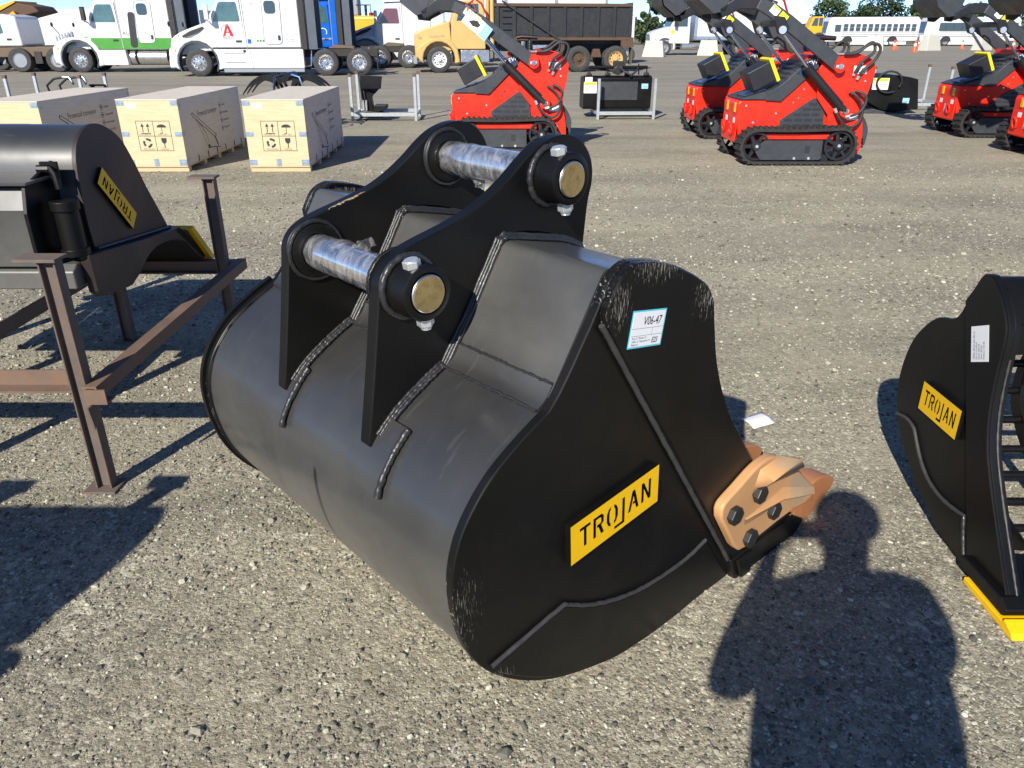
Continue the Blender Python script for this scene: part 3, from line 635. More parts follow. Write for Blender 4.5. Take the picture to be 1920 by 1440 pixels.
def side_cutter(y, s):
    sc_ = MB().prism(CUT, y, y+s*0.034).build('side_cutter', M['orange'], BK, smooth=30, bevel=0.008, seg=3)
    def lay(d): return lambda p: (p[0], y+s*(0.030+d*1.0), p[1])
    # raised cast web and folded wing
    rb = MB(); rb.add([(0.46,y+s*0.030,0.300),(0.47,y+s*0.030,0.255),(0.68,y+s*0.030,0.265),(0.95,y+s*0.030,0.185),(0.955,y+s*0.030,0.215),(0.72,y+s*0.030,0.315),
                       (0.50,y+s*0.036,0.282),(0.68,y+s*0.060,0.290),(0.93,y+s*0.052,0.200)], [(0,1,6),(1,2,7,6),(2,3,8,7),(3,4,8),(4,5,7,8),(5,0,6,7)] if s < 0 else [(6,1,0),(6,7,2,1),(7,8,3,2),(8,4,3),(8,7,5,4),(7,6,0,5)])
    rb.build('cast_rib', M['orange'], sc_, smooth=40)
    wg = MB(); wg.add([(0.43,y+s*0.028,0.345),(0.53,y+s*0.028,0.462),(0.64,y+s*0.030,0.462),(0.66,y+s*0.105,0.470),(0.585,y+s*0.062,0.400),(0.50,y+s*0.030,0.360),(0.735,y+s*0.085,0.405),(0.70,y+s*0.030,0.375)],
                      [(0,1,4,5),(1,2,3,4),(4,3,6),(5,4,6,7)] if s > 0 else [(5,4,1,0),(4,3,2,1),(6,3,4),(7,6,4,5)])
    wo_ = wg.build('cast_wing', M['orange'], sc_, smooth=35); sm = wo_.modifiers.new('thick', 'SOLIDIFY'); sm.thickness = 0.012
    for (u_, z_) in ((0.406,0.345),(0.545,0.362),(0.660,0.247),(0.525,0.203)):
        MB().hexa((u_, y+s*0.034, z_), (0, s, 0), 0.032, 0.022).build('hex_bolt', M['darkbolt'], sc_, bevel=0.003)
side_cutter(-0.027, -1); side_cutter(WID+0.027, 1)
# teeth along the lip
tm = MB()
TP = [(0.86,0.150),(0.93,0.160),(1.02,0.172),(1.10,0.165),(1.19,0.135),(1.262,0.092),(1.275,0.070),(1.22,0.040),(1.12,0.016),(1.02,0.006),(0.95,0.008),(0.90,0.070)]
def tooth_prof(wd):
    def f(x, y, z):
        k = 1.0 if x < 1.0 else 1-0.42*min(1, (x-1.0)/0.26)
        return (x, y*k, z)
    return MB().prism(smooth_path(TP, 2), -wd/2, wd/2, f=f)
tme = tooth_prof(0.115).mesh('tooth', M['rustooth'], smooth=40)
for yy in (0.035, 0.355, 0.672, 0.99, 1.31):
    t = obj('tooth', tme, BK, bevel=0.008, seg=2); t.location = (0, yy, 0)
    a = MB().prism([(0.70,0.099),(0.80,0.150),(0.90,0.185),(0.985,0.178),(0.985,0.012),(0.95,0.005),(0.90,0.099)], yy-0.06, yy+0.06).build('tooth_adapter', M['rustooth'], t, bevel=0.012, seg=2)
    a.matrix_parent_inverse = Matrix.Translation((0, -yy, 0))
# nameplates and auction tag
sl = 0.131
nameplate(BK, (-0.272,-0.0005,0.480), (0.992,0,sl*0.97), (-0.06,0,0.998), 0.342, 0.120, 0.020)
nameplate(BK, (0.065,WID+0.0005,0.522), (-0.992,0,-sl*0.97), (-0.06,0,0.998), 0.342, 0.120, 0.020)
tr, tu = Vector((0.986,0,-0.165)), Vector((0.165,0,0.986)); to = Vector((-0.118,-0.0265,1.026))
tg = MB(); slab(tg, 0.128, 0.092, 0.0008, to, tr, tu); tgo = tg.build('auction_tag', M['cyan'], BK, label='white paper tag with cyan border reading V06-47 and E25')
q = MB(); slab(q, 0.120, 0.084, 0.0006, to+tr*0.004+tu*0.004, tr, tu, lift=0.0008); q.build('tag_paper', M['paper'], tgo)
tn = tr.cross(tu)
def tagpt(x, y): return to+tr*x+tu*y+tn*0.0016
txt('lettering', 'V06-47', 0.030, tagpt(0.042, 0.056), tr, tu, M['ink'], tgo, sx=0.78, shear=0.15)
txt('lettering', 'E25', 0.020, tagpt(0.086, 0.010), tr, tu, M['ink'], tgo, sx=0.78, shear=0.15)
txt('lettering', 'Key O  Photos O', 0.0075, tagpt(0.010, 0.023), tr, tu, M['greyink'], tgo)
txt('lettering', 'Video O  Inspection O', 0.0075, tagpt(0.010, 0.015), tr, tu, M['greyink'], tgo)
txt('lettering', 'Fluids O', 0.0075, tagpt(0.010, 0.007), tr, tu, M['greyink'], tgo)
ln = MB()
for (x, y, w_, h_) in ((0.004,0.048,0.120,0.0009),(0.004,0.030,0.120,0.0009),(0.082,0.030,0.0009,0.018)): slab(ln, w_, h_, 0.0002, tagpt(x, y), tr, tu)
ln.build('tag_lines', M['greyink'], tgo)
# ------------------------------------------------------------------ rusty stand and the ditching bucket lying on it
def ibeam(b, p0, p1, wd, ht, t=0.008, side=(0, 1, 0), mi=0):
    """H section between two points; flanges face +-side"""
    p0 = Vector(p0); p1 = Vector(p1); ax = (p1-p0).normalized(); s = Vector(side); s = (s-ax*s.dot(ax)).normalized(); q = ax.cross(s)
    L = (p1-p0).length
    def bx(s0, s1, q0, q1):
        vs = [p0+ax*a+s*u+q*v for a in (0, L) for u, v in ((s0, q0), (s1, q0), (s1, q1), (s0, q1))]
        b.add(vs, [(0,3,2,1),(4,5,6,7),(0,1,5,4),(1,2,6,5),(2,3,7,6),(3,0,4,7)], mi)
    bx(-ht/2, -ht/2+t, -wd/2, wd/2); bx(ht/2-t, ht/2, -wd/2, wd/2); bx(-ht/2+t, ht/2-t, -t/2, t/2); return b
def angle_iron(b, p0, p1, leg, t, u, v, mi=0):
    p0 = Vector(p0); p1 = Vector(p1); ax = p1-p0; u = Vector(u); v = Vector(v)
    for (a, c, d, e) in ((0, leg, 0, t), (0, t, t, leg)):
        vs = [p0+ax*k+u*x+v*y for k in (0, 1) for x, y in ((a, d), (c, d), (c, e), (a, e))]
        b.add(vs, [(0,3,2,1),(4,5,6,7),(0,1,5,4),(1,2,6,5),(2,3,7,6),(3,0,4,7)], mi)
    return b
def make_stand(label):
    O = Vector((-2.40, 3.45, 0)); t = empty('steel_stand', O, 0, label, 'stand', 'rusty steel stands for buckets')
    def P(x, y, z): return (x-O.x, y-O.y, z)
    legs = [(-1.655, 2.665), (-1.685, 4.335), (-2.305, 4.30), (-2.42, 2.70), (-3.15, 2.70), (-3.15, 4.30)]
    for (x, y) in legs:
        lg = ibeam(MB(), P(x, y, 0.012), P(x, y, 0.955), 0.054, 0.064, 0.007, (1, 0, 0)).build('leg', M['rust'], t, bevel=0.0015, seg=1)
        f = MB().box(x-O.x-0.075, x-O.x+0.055, y-O.y-0.055, y-O.y+0.055, 0.0, 0.011); f.build('foot_plate', M['rust'], lg, bevel=0.001, seg=1)
        MB().box(x-O.x-0.105, x-O.x+0.045, y-O.y-0.045, y-O.y+0.045, 0.956, 0.968).build('head_plate', M['rust'], lg, bevel=0.001, seg=1)
    angle_iron(MB(), P(-1.575, 2.62, 0.475), P(-1.575, 4.42, 0.475), 0.056, 0.008, (-1, 0, 0), (0, 0, -1)).build('side_rail', M['rustlight'], t)
    angle_iron(MB(), P(-3.2, 2.74, 0.425), P(-1.70, 2.74, 0.425), 0.070, 0.008, (0, -1, 0), (0, 0, 1)).build('front_rail', M['rustlight'], t)
    ibeam(MB(), P(-3.2, 4.385, 0.435), P(-1.60, 4.385, 0.435), 0.06, 0.075, 0.008, (0, 0, 1)).build('back_rail', M['rust'], t)
    angle_iron(MB(), P(-2.33, 2.75, 0.425), P(-2.33, 4.35, 0.425), 0.07, 0.008, (-1, 0, 0), (0, 0, 1)).build('cross_rail', M['rust'], t)
    angle_iron(MB(), P(-1.615, 2.60, 0.41), P(-1.535, 2.60, 0.41), 0.060, 0.008, (0, 1, 0), (0, 0, 1)).build('bracket', M['rustlight'], t)
    MB().prism([(2.60-O.y,0.30),(2.66-O.y,0.40),(2.585-O.y,0.40)], -1.612-O.x, -1.604-O.x, 'x').build('gusset', M['rust'], t)
    return t
def make_ditch_bucket(label):
    O = Vector((-2.55, 3.8, 0.458)); t = empty('ditching_bucket', O, 0, label, 'bucket', 'ditching buckets on stands')
    X0, X1 = -1.85, -3.25
    sp = smooth_path([(3.334,0.80),(3.320,0.95),(3.330,1.12),(3.354,1.225),(3.417,1.292),(3.524,1.326),(3.637,1.308),(3.761,1.240),(3.848,1.126),(3.932,0.981),(4.02,0.85),(4.101,0.725)], 4)
    poly = [(y-O.y, z-O.z) for y, z in sp]
    for xa, xb in ((X0-0.02, X0), (X1, X1+0.02)):
        MB().prism(poly, xa-O.x, xb-O.x, 'x').build('side_plate', M['brownside'], t, smooth=25, bevel=0.002, seg=1)
    # shell: bent plate from the back, over the top and down to the lip
    path = [(y-O.y, z-O.z) for y, z in sp]; q = offset(path, -0.016); n = len(path); vs = []; fs = []
    for pth in (offset(path, -0.002), q):
        for p in pth: vs += [(X1+0.02-O.x, p[0], p[1]), (X0-0.02-O.x, p[0], p[1])]
    for i in range(n-1):
        a, c = 2*i, 2*i+2; d, e = 2*n+2*i, 2*n+2*i+2; fs += [(a, a+1, c+1, c), (d, e, e+1, d+1)]
    MB().add(vs, fs).build('shell', M['shell'], t, smooth=30)
    # cheek: flared side cutter below the side plate
    ck = [(3.183,0.832),(3.195,0.663),(3.225,0.636),(3.273,0.626),(3.38,0.612),(3.498,0.602),(3.57,0.625),(3.63,0.655),(3.72,0.690),(3.82,0.705),(3.93,0.700),(4.05,0.680),(4.15,0.645),(4.30,0.520),(4.36,0.490),(4.40,0.50),(4.26,0.665),(4.22,0.690),(4.10,0.733),(3.70,0.770),(3.34,0.812)]
    for xa, xb, nm in ((X0+0.004, X0+0.05, 'cheek_plate'), (X1-0.05, X1-0.004, 'cheek_plate')):
        MB().prism([(y-O.y, z-O.z) for y, z in ck], xa-O.x, xb-O.x, 'x').build(nm, M['brownside'], t, smooth=25, bevel=0.004, seg=1)
    MB().tube([(X0+0.006-O.x, 3.34-O.y+(4.10-3.34)*k, 0.815-O.z+(0.737-0.815)*k+0.004) for k in np.linspace(0, 1, 40)], 0.008, 6).build('weld_bead', M['weldgrey'], t, smooth=60)
    # lip and bolt-on edge
    MB().prism([(4.05-O.y,0.735-O.z),(4.11-O.y,0.735-O.z),(4.40-O.y,0.505-O.z),(4.36-O.y,0.488-O.z)], X1-O.x, X0+0.05-O.x, 'x').build('lip', M['brownside'], t)
    MB().prism([(4.20-O.y,0.700-O.z),(4.235-O.y,0.715-O.z),(4.47-O.y,0.478-O.z),(4.44-O.y,0.462-O.z),(4.40-O.y,0.490-O.z)], X1-0.05-O.x, X0+0.075-O.x, 'x').build('bolt_on_edge', M['yellow'], t, bevel=0.003, seg=1)
    # head box with sloped flange, lower beam, cylinder
    hb = [(3.11,0.80),(3.09,1.04),(3.13,1.125),(3.32,1.135),(3.34,0.80)]
    MB().prism([(y-O.y, z-O.z) for y, z in hb], X1+0.05-O.x, -1.965-O.x, 'x').build('head_box', M['shell'], t, bevel=0.004, seg=1)
    MB().prism([(3.335-O.y,1.20-O.z),(3.10-O.y,1.13-O.z),(3.07-O.y,1.03-O.z),(3.07-O.y,0.80-O.z),(3.335-O.y,0.80-O.z)], -1.962-O.x, -1.945-O.x, 'x').build('head_side', M['black'], t, bevel=0.002, seg=1)
    MB().box(X1+0.03-O.x, -1.93-O.x, 3.085-O.y, 3.33-O.y, 1.137-O.z, 1.150-O.z).build('head_flange', M['shell'], t, bevel=0.003, seg=1)
    bm = MB().prism([(3.12-O.y,0.70-O.z),(3.12-O.y,0.775-O.z),(3.16-O.y,0.80-O.z),(3.36-O.y,0.80-O.z),(3.36-O.y,0.70-O.z)], X1+0.02-O.x, X0+0.002-O.x, 'x'); bm.build('lower_beam', M['shell'], t, bevel=0.004, seg=1)
    cx, cy = -1.862-O.x, 3.20-O.y
    c = MB().cyl((cx, cy, 0.845-O.z), (cx, cy, 1.045-O.z), 0.047, n=32); c.cyl((cx, cy, 1.02-O.z), (cx, cy, 1.06-O.z), 0.056, n=32); c.cyl((cx, cy, 0.83-O.z), (cx, cy, 0.86-O.z), 0.056, n=32)
    c.build('tilt_cylinder', M['black'], t, smooth=40, bevel=0.003)
    c = MB().tube([(cx-0.02, cy+0.02, 1.10-O.z), (cx-0.03, cy+0.03, 1.16-O.z), (cx-0.05, cy+0.04, 1.185-O.z)], 0.012, 8); c.cyl((cx-0.05, cy+0.04, 1.18-O.z), (cx-0.10, cy+0.04, 1.18-O.z), 0.016, n=8); c.box(cx-0.10, cx-0.03, cy+0.06, cy+0.075, 1.10-O.z, 1.205-O.z)
    c.build('hose_fitting', M['black'], t, smooth=40)
    nr = Vector((0, -0.67, 0.742)); nu = Vector((1, 0, 0)).cross(nr)      # upside down: reads from the lower right end up to the left
    nameplate(t, (X0+0.0008-O.x, 3.739-O.y, 0.889-O.z), nr, nu, 0.345, 0.088, 0.016)
    return t
stand = make_stand('rusty brown steel stand with angle rails, under the bucket at the left edge')
ditch = make_ditch_bucket('dark ditching bucket with yellow edge lying upside down on the rusty stand')
for src, lb in ((stand, 'second rusty steel stand, just left of the photographer'), (ditch, 'second ditching bucket, on the stand left of the photographer')):
    c = copy_tree(src); c.location = Vector(src.location)+Vector((-0.30, -3.02, 0)); c['label'] = lb
# ------------------------------------------------------------------ sieve (skeleton) bucket at the right edge
O5 = Vector((2.25, 2.35, 0)); SV = empty('sieve_bucket', O5, 0, 'black skeleton sieve bucket with yellow cutting edge at the right', 'bucket')
X0, X1 = 1.57, 2.95
def q5(pts): return [(y-O5.y, z) for y, z in pts]
sback = smooth_path([(2.404,0.976),(2.446,0.967),(2.480,0.905),(2.509,0.857),(2.533,0.800),(2.572,0.766),(2.654,0.742),(2.728,0.683),(2.793,0.592),(2.824,0.464),(2.812,0.352),(2.770,0.280),(2.679,0.195),(2.518,0.095),(2.322,0.025),(2.16,0.004),(2.107,0.002)], 4)
sfront = smooth_path([(1.905,0.075),(1.965,0.15),(2.03,0.232),(2.11,0.335),(2.181,0.440),(2.222,0.54),(2.240,0.628),(2.250,0.72),(2.255,0.807),(2.272,0.862),(2.334,0.930),(2.404,0.976)], 4)
for xa, xb in ((X0, X0+0.02), (X1-0.02, X1)):
    MB().prism(q5(sback+[(1.95,0.03)]+sfront[:-1]), xa-O5.x, xb-O5.x, 'x').build('side_plate', M['sidep5'] if 'sidep5' in M else M['black'], SV, smooth=25, bevel=0.002, seg=1)
    s = -1 if xa == X0 else 1; xo = xa if s < 0 else xb
    bar = list(reversed(sfront))+[(1.95,0.03),(2.112,0.008),(2.509,0.855)]+list(reversed([p for p in sback if p[1] > 0.862 and p[0] > 2.41]))
    MB().prism(q5(bar), xo+s*0.0005-O5.x, xo+s*0.010-O5.x, 'x').build('side_bar', M['black'], SV, smooth=25, bevel=0.003, seg=1)
    wp = [(2.770,0.283),(2.700,0.300),(2.632,0.292),(2.590,0.255),(2.557,0.223),(2.50,0.183),(2.442,0.160),(2.36,0.150),(2.28,0.157),(2.203,0.173),(2.133,0.023),(2.322,0.032),(2.518,0.105),(2.679,0.205)]
    MB().prism(q5(wp), xo+s*0.0004-O5.x, xo+s*0.009-O5.x, 'x').build('wear_plate', M['black'], SV, bevel=0.002, seg=1)
    rnd = random.Random(3); pp = smooth_path(wp[:10], 4)
    MB().tube([(xo+s*0.006-O5.x, p[0]-O5.y+rnd.uniform(-.0008,.0008), p[1]+0.004) for p in pp], [0.0072+rnd.uniform(-.0006,.0006) for _ in pp], 7).build('weld_bead', M['weldgrey'], SV, smooth=60)
    pp = smooth_path([(2.203,0.173),(2.170,0.095),(2.133,0.023)], 12)
    MB().tube([(xo+s*0.010-O5.x, p[0]-O5.y+rnd.uniform(-.0008,.0008), p[1]) for p in pp], [0.0075+rnd.uniform(-.001,.001) for _ in pp], 7).build('weld_bead', M['weld'], SV, smooth=60)
    # front edge: welded inner flange, scuffed pale
    pp = smooth_path(sfront[:30], 2)
    rnd = random.Random(9)
    MB().tube([(xo-s*0.024-O5.x, p[0]-O5.y, p[1]) for p in pp], [0.0045+rnd.uniform(-.0012,.0012) for _ in pp], 7).build('edge_weld', M['weldgrey'], SV, smooth=60)
    MB().prism(q5(sfront[:-3]+[(p[0]+0.016, p[1]+0.006) for p in reversed(sfront[:-3])]), xo-s*0.0205-O5.x, xo-s*0.040-O5.x, 'x').build('edge_flange', M['black'], SV, smooth=25, bevel=0.004, seg=1)
# top beam
tb = smooth_path([(2.270,0.855),(2.335,0.928),(2.400,0.968),(2.440,0.958),(2.475,0.900),(2.500,0.855)], 3)
MB().prism(q5(tb), X0+0.021-O5.x, X1-0.021-O5.x, 'x').build('top_beam', M['black'], SV, smooth=25, bevel=0.003, seg=1)
MB().box(X0+0.021-O5.x, X1-0.021-O5.x, 2.285-O5.y, 2.305-O5.y, 0.745, 0.853).build('top_skirt', M['black'], SV, bevel=0.003, seg=1)
# curved ribs and round cross bars
ribp = [p for p in sback if p[1] < 0.70 and p[0] > 2.2]
for k, xx in enumerate((1.80, 2.03, 2.26, 2.49, 2.72)):
    MB().prism(q5([(p[0]-0.005, p[1]+0.003) for p in ribp]+[(p[0]-0.055, p[1]+0.045) for p in reversed(ribp)]), xx-O5.x, xx+0.018-O5.x, 'x').build('rib', M['black'], SV, smooth=25, bevel=0.002, seg=1)
acc = 0; last = None; bars = []
for p in smooth_path(ribp, 3):
    if last is not None: acc += math.dist(p, last)
    if last is None or acc > 0.112: bars.append(p); acc = 0
    last = p
for p in bars:
    MB().cyl((X0+0.021-O5.x, p[0]-0.03-O5.y, p[1]+0.024), (X1-0.021-O5.x, p[0]-0.03-O5.y, p[1]+0.024), 0.0155, n=12).build('cross_bar', M['black'], SV, smooth=40)
# lip, bolt-on yellow edge, bolts
MB().prism(q5([(2.125,0.030),(2.125,0.075),(1.90,0.082),(1.862,0.060),(1.872,0.030)]), X0-0.032-O5.x, X1+0.032-O5.x, 'x').build('lip', M['black'], SV, bevel=0.004, seg=1)
MB().prism(q5([(2.075,0.0),(2.075,0.022),(1.858,0.0265),(1.850,0.040),(1.805,0.022),(1.79,0.005),(1.80,0.0)]), X0-0.040-O5.x, X1+0.040-O5.x, 'x').build('bolt_on_edge', M['yellow'], SV, bevel=0.003, seg=1)
for xx in (1.69, 1.95, 2.21, 2.47, 2.73):
    MB().hexa((xx-O5.x, 1.985-O5.y, 0.078), (0, 0, 1), 0.026, 0.022).build('edge_bolt', M['darkbolt'], SV, bevel=0.003)
nameplate(SV, (X0-0.0008-O5.x, 2.618-O5.y, 0.388), (0, -1, 0.02), (0, 0.02, 1), 0.262, 0.112, 0.014)
# printed paper label, reads bottom to top
lr = Vector((0, 0.40, 0.917)); lu = Vector((0, 0.917, -0.40)); lo = Vector((X0-0.0108-O5.x, 2.300-O5.y, 0.716))
lb = MB(); slab(lb, 0.120, 0.095, 0.0007, lo, lr, lu); lbo = lb.build('paper_label', M['paper'], SV, label='white printed paper label')
for i, (s, sz) in enumerate((('120CL 60mm pins fits to:', 0.0135), ('Cat 311/312/314', 0.012), ('Deere 120/130', 0.012), ('Case 130/150', 0.012), ('Kobelco 110/130', 0.012))):
    txt('lettering', s, sz, lo+lr*0.008+lu*(0.074-0.0135*i), lr, lu, M['ink'], lbo, sx=0.70, depth=0.0012)
# ------------------------------------------------------------------ paper slip lying on the gravel
pp = MB(); nx, ny = 8, 6; vs = []; fs = []
c0, c1, c2, c3 = [Vector(p) for p in ((1.094,3.259,0), (1.217,3.327,0), (1.251,3.221,0), (1.134,3.167,0))]
for i in range(nx+1):
    for j in range(ny+1):
        u_, v_ = i/nx, j/ny; p = (c0*(1-u_)+c1*u_)*(1-v_)+(c3*(1-u_)+c2*u_)*v_
        vs.append((p.x-1.2, p.y-3.2, 0.008+0.005*math.sin(3.1*v_+0.4)-0.003*math.cos(5.5*v_)+0.002*u_))
for i in range(nx):
    for j in range(ny): fs.append((i*(ny+1)+j, i*(ny+1)+j+1, (i+1)*(ny+1)+j+1, (i+1)*(ny+1)+j))
pp.add(vs, fs); po = pp.build('paper_slip', M['paper'], smooth=60); po.location = (1.2, 3.2, 0)
sol = po.modifiers.new('thick', 'SOLIDIFY'); sol.thickness = 0.0006
tag(po, 'small creased white paper slip lying on the gravel', 'paper')
M['clip'] = mat('clip_steel', (0.34, 0.42, 0.50), 0.35, metal=0.5, var=0.3, scale=30)
# ------------------------------------------------------------------ plywood crates
CW, CD, CZ0, CZ1 = 0.78, 2.50, 0.075, 0.905
def make_crate():
    t = empty('wooden_crate')          # origin: front right bottom corner; body runs to -x and +y
    MB().box(-CW, 0, 0.0, 0.012, CZ0, CZ1-0.014).build('front_panel', M['ply'], t, bevel=0.002, seg=1)
    MB().box(-0.012, 0.0, 0.0125, CD, CZ0, CZ1-0.014).build('side_panel', M['plyside'], t, bevel=0.002, seg=1)
    MB().box(-CW, -CW+0.012, 0.0125, CD, CZ0, CZ1-0.014).build('side_panel', M['plyside'], t, bevel=0.002, seg=1)
    MB().box(-CW+0.0125, -0.0125, CD-0.012, CD, CZ0, CZ1-0.014).build('back_panel', M['ply'], t, bevel=0.002, seg=1)
    MB().box(-CW-0.004, 0.004, -0.004, CD+0.004, CZ1-0.0135, CZ1).build('lid', M['plyside'], t, bevel=0.002, seg=1)
    MB().box(-CW, 0, 0.0, CD, CZ0-0.014, CZ0-0.0005).build('floor_board', M['lumber'], t)
    for y in (0.02, 0.62, 1.22, 1.82, 2.38):
        MB().box(-CW+0.0, 0.0, y, y+0.095, 0.0, CZ0-0.0145).build('skid', M['lumber'], t, bevel=0.003, seg=1)
    # sheet-metal clips
    fr, up = (1, 0, 0), (0, 0, 1)
    for (x, z, w_, h_) in ((-CW+0.002,0.83,0.075,0.045),(-0.077,0.83,0.075,0.045),(-CW+0.002,0.45,0.075,0.045),(-0.077,0.45,0.075,0.045),(-CW+0.002,0.09,0.075,0.055),(-0.080,0.085,0.078,0.06),(-0.43,0.075,0.05,0.075)):
        c = MB(); slab(c, w_*1.25, h_*1.25, 0.004, (x if x < -0.2 else x-w_*0.25, -0.0005, z), fr, up); slab(c, w_, h_*0.3, 0.004, (x+w_*0.1 if x < -0.2 else x-w_*0.12, -0.0005, z+h_*0.42), fr, up, lift=0.0041); c.build('metal_clip', M['clip'], t)
    for y in (0.42, 0.80, 1.17, 1.55, 1.95, 2.30):
        c = MB(); slab(c, 0.028, 0.085, 0.003, (0.0005, y, 0.075), (0, 1, 0), up); c.build('metal_clip', M['chassis'], t)
    for y, z in ((0.05, 0.80), (0.05, 0.45), (0.05, 0.13), (2.42, 0.80)):
        c = MB(); slab(c, 0.045, 0.05, 0.003, (0.0005, y, z), (0, 1, 0), up); c.build('metal_clip', M['galv'], t)
    # printed handling marks on the front
    g = MB(); ox, oz = -0.575, 0.27; sw, sh = 0.215, 0.185
    def ln(x0, z0, x1, z1, wd=0.007):
        a = Vector((x0, 0, z0)); b_ = Vector((x1, 0, z1)); d = (b_-a).normalized(); n_ = Vector((-d.z, 0, d.x))*(wd/2)
        g.add([(ox+p.x, -0.0008, oz+p.z) for p in (a-n_, b_-n_, b_+n_, a+n_)], [(0, 1, 2, 3)])
    for k in (0, 1, 2): ln(0, k*sh, 2*sw, k*sh); ln(k*sw, 0, k*sw, 2*sh)
    def poly(pts): g.add([(ox+x, -0.0009, oz+z) for x, z in pts], [tuple(range(len(pts)))])
    for dx in (0.075, 0.145):
        ln(dx, sh+0.045, dx, sh+0.125, 0.011); poly([(dx-0.024, sh+0.115), (dx+0.024, sh+0.115), (dx, sh+0.158)])
    ln(0.05, sh+0.033, 0.17, sh+0.033, 0.009)
    um = [(sw+0.105+0.062*math.cos(a), sh+0.105+0.040*math.sin(a)) for a in np.linspace(0, math.pi, 14)]; poly(um)
    ln(sw+0.105, sh+0.03, sw+0.105, sh+0.105, 0.008); ln(sw+0.080, sh+0.030, sw+0.108, sh+0.030, 0.008); ln(sw+0.080, sh+0.030, sw+0.080, sh+0.042, 0.008)
    cx, cz = 0.108, 0.098
    for k in range(3):
        a0 = math.pi/2+k*2*math.pi/3
        ring = [(cx+0.060*math.cos(a), cz+0.060*math.sin(a)) for a in np.linspace(a0-0.75, a0+0.35, 7)]+[(cx+0.033*math.cos(a), cz+0.033*math.sin(a)) for a in np.linspace(a0+0.35, a0-0.75, 7)]
        poly(ring); poly([(cx+r*math.cos(a), cz+r*math.sin(a)) for r, a in ((0.026, a0-0.75), (0.069, a0-0.75), (0.050, a0-1.20))])
    gx = sw+0.108; poly([(gx-0.035,0.160),(gx+0.035,0.160),(gx+0.034,0.12),(gx+0.022,0.098),(gx+0.006,0.090),(gx+0.006,0.045),(gx+0.028,0.040),(gx-0.028,0.040),(gx-0.006,0.045),(gx-0.006,0.090),(gx-0.022,0.098),(gx-0.034,0.12)])
    g.build('handling_marks', M['print'], t)
    for s, x, z in (('THIS SIDE UP', 0.02, sh+0.010), ('KEEP  DRY', sw+0.045, sh+0.010), ('RECYCLING', 0.045, 0.012), ('FRAGILE', sw+0.055, 0.012)):
        txt('lettering', s, 0.026, (ox+x, -0.0009, oz+z), fr, up, M['print'], t, depth=0.0)
    c = MB(); slab(c, 0.125, 0.062, 0.0008, (-0.66, -0.0002, 0.795), fr, up); lb_ = c.build('paper_label', M['paper'], t)
    for k in (0, 1): txt('lettering', ('6040 00001', '6040 1217')[k], 0.022, (-0.65, -0.0012, 0.830-0.026*k), fr, up, M['greyink'], lb_, depth=0.0)
    # printed side
    sr = (0, 1, 0)
    txt('lettering', 'Firewood conveyor', 0.105, (0.0010, 0.62, 0.635), sr, up, M['print'], t, depth=0.0, sx=0.92)
    for k, s in enumerate(('Foldable', 'Transportabel', 'Autotransport', 'Transportabel')):
        txt('lettering', s, 0.048, (0.0010, 1.62, 0.690-0.105*k), sr, up, M['print'], t, depth=0.0, sx=0.9)
        r_ = MB(); rr = [((0.0012, 1.55+0.040*math.cos(a)*q_, 0.706-0.105*k+0.040*math.sin(a)*q_)) for q_ in (1.0, 0.82) for a in np.linspace(0, 2*math.pi, 17)[:-1]]
        r_.add(rr, [(i, (i+1) % 16, 16+(i+1) % 16, 16+i) for i in range(16)]); r_.box(0.0010, 0.0013, 1.53, 1.57, 0.694-0.105*k, 0.716-0.105*k); r_.build('icon', M['print'], t)
    d = MB()
    def sl(y0, z0, y1, z1, wd): 
        a = Vector((y0, z0)); b_ = Vector((y1, z1)); q = (b_-a).normalized(); n_ = Vector((-q.y, q.x))*(wd/2)
        d.add([(0.0012, p.x, p.y) for p in (a-n_, b_-n_, b_+n_, a+n_)], [(0, 1, 2, 3)])
    sl(0.42,0.665,1.18,0.300,0.012); sl(0.44,0.700,1.22,0.335,0.010); sl(0.42,0.665,0.44,0.700,0.02); sl(1.18,0.300,1.24,0.335,0.02); sl(1.20,0.29,1.27,0.20,0.010); sl(0.55,0.60,0.88,0.185,0.008); sl(0.60,0.58,0.84,0.40,0.010); sl(0.84,0.40,0.90,0.25,0.008)
    sl(0.88,0.20,1.34,0.150,0.012); sl(1.18,0.30,1.26,0.18,0.03); sl(0.85,0.21,0.93,0.21,0.05); sl(0.70,0.53,0.78,0.42,0.006)
    d.build('conveyor_drawing', M['print'], t)
    return t
cr = make_crate()
spots = [((-2.665, 10.36, 0), R(1.3), 'plywood crate nearest the bucket ears, right-hand of the three'),
         ((-4.275, 10.36, 0), R(0.9), 'plywood crate in the middle of the row, seen behind the stand post'),
         ((-5.865, 10.02, 0), R(0.3), 'leftmost plywood crate, its lower part hidden by the ditching bucket')]
for i, (l, r_, lb_) in enumerate(spots):
    o = cr if i == 0 else copy_tree(cr); place(o, l, r_); tag(o, lb_, 'crate', 'firewood conveyor crates')
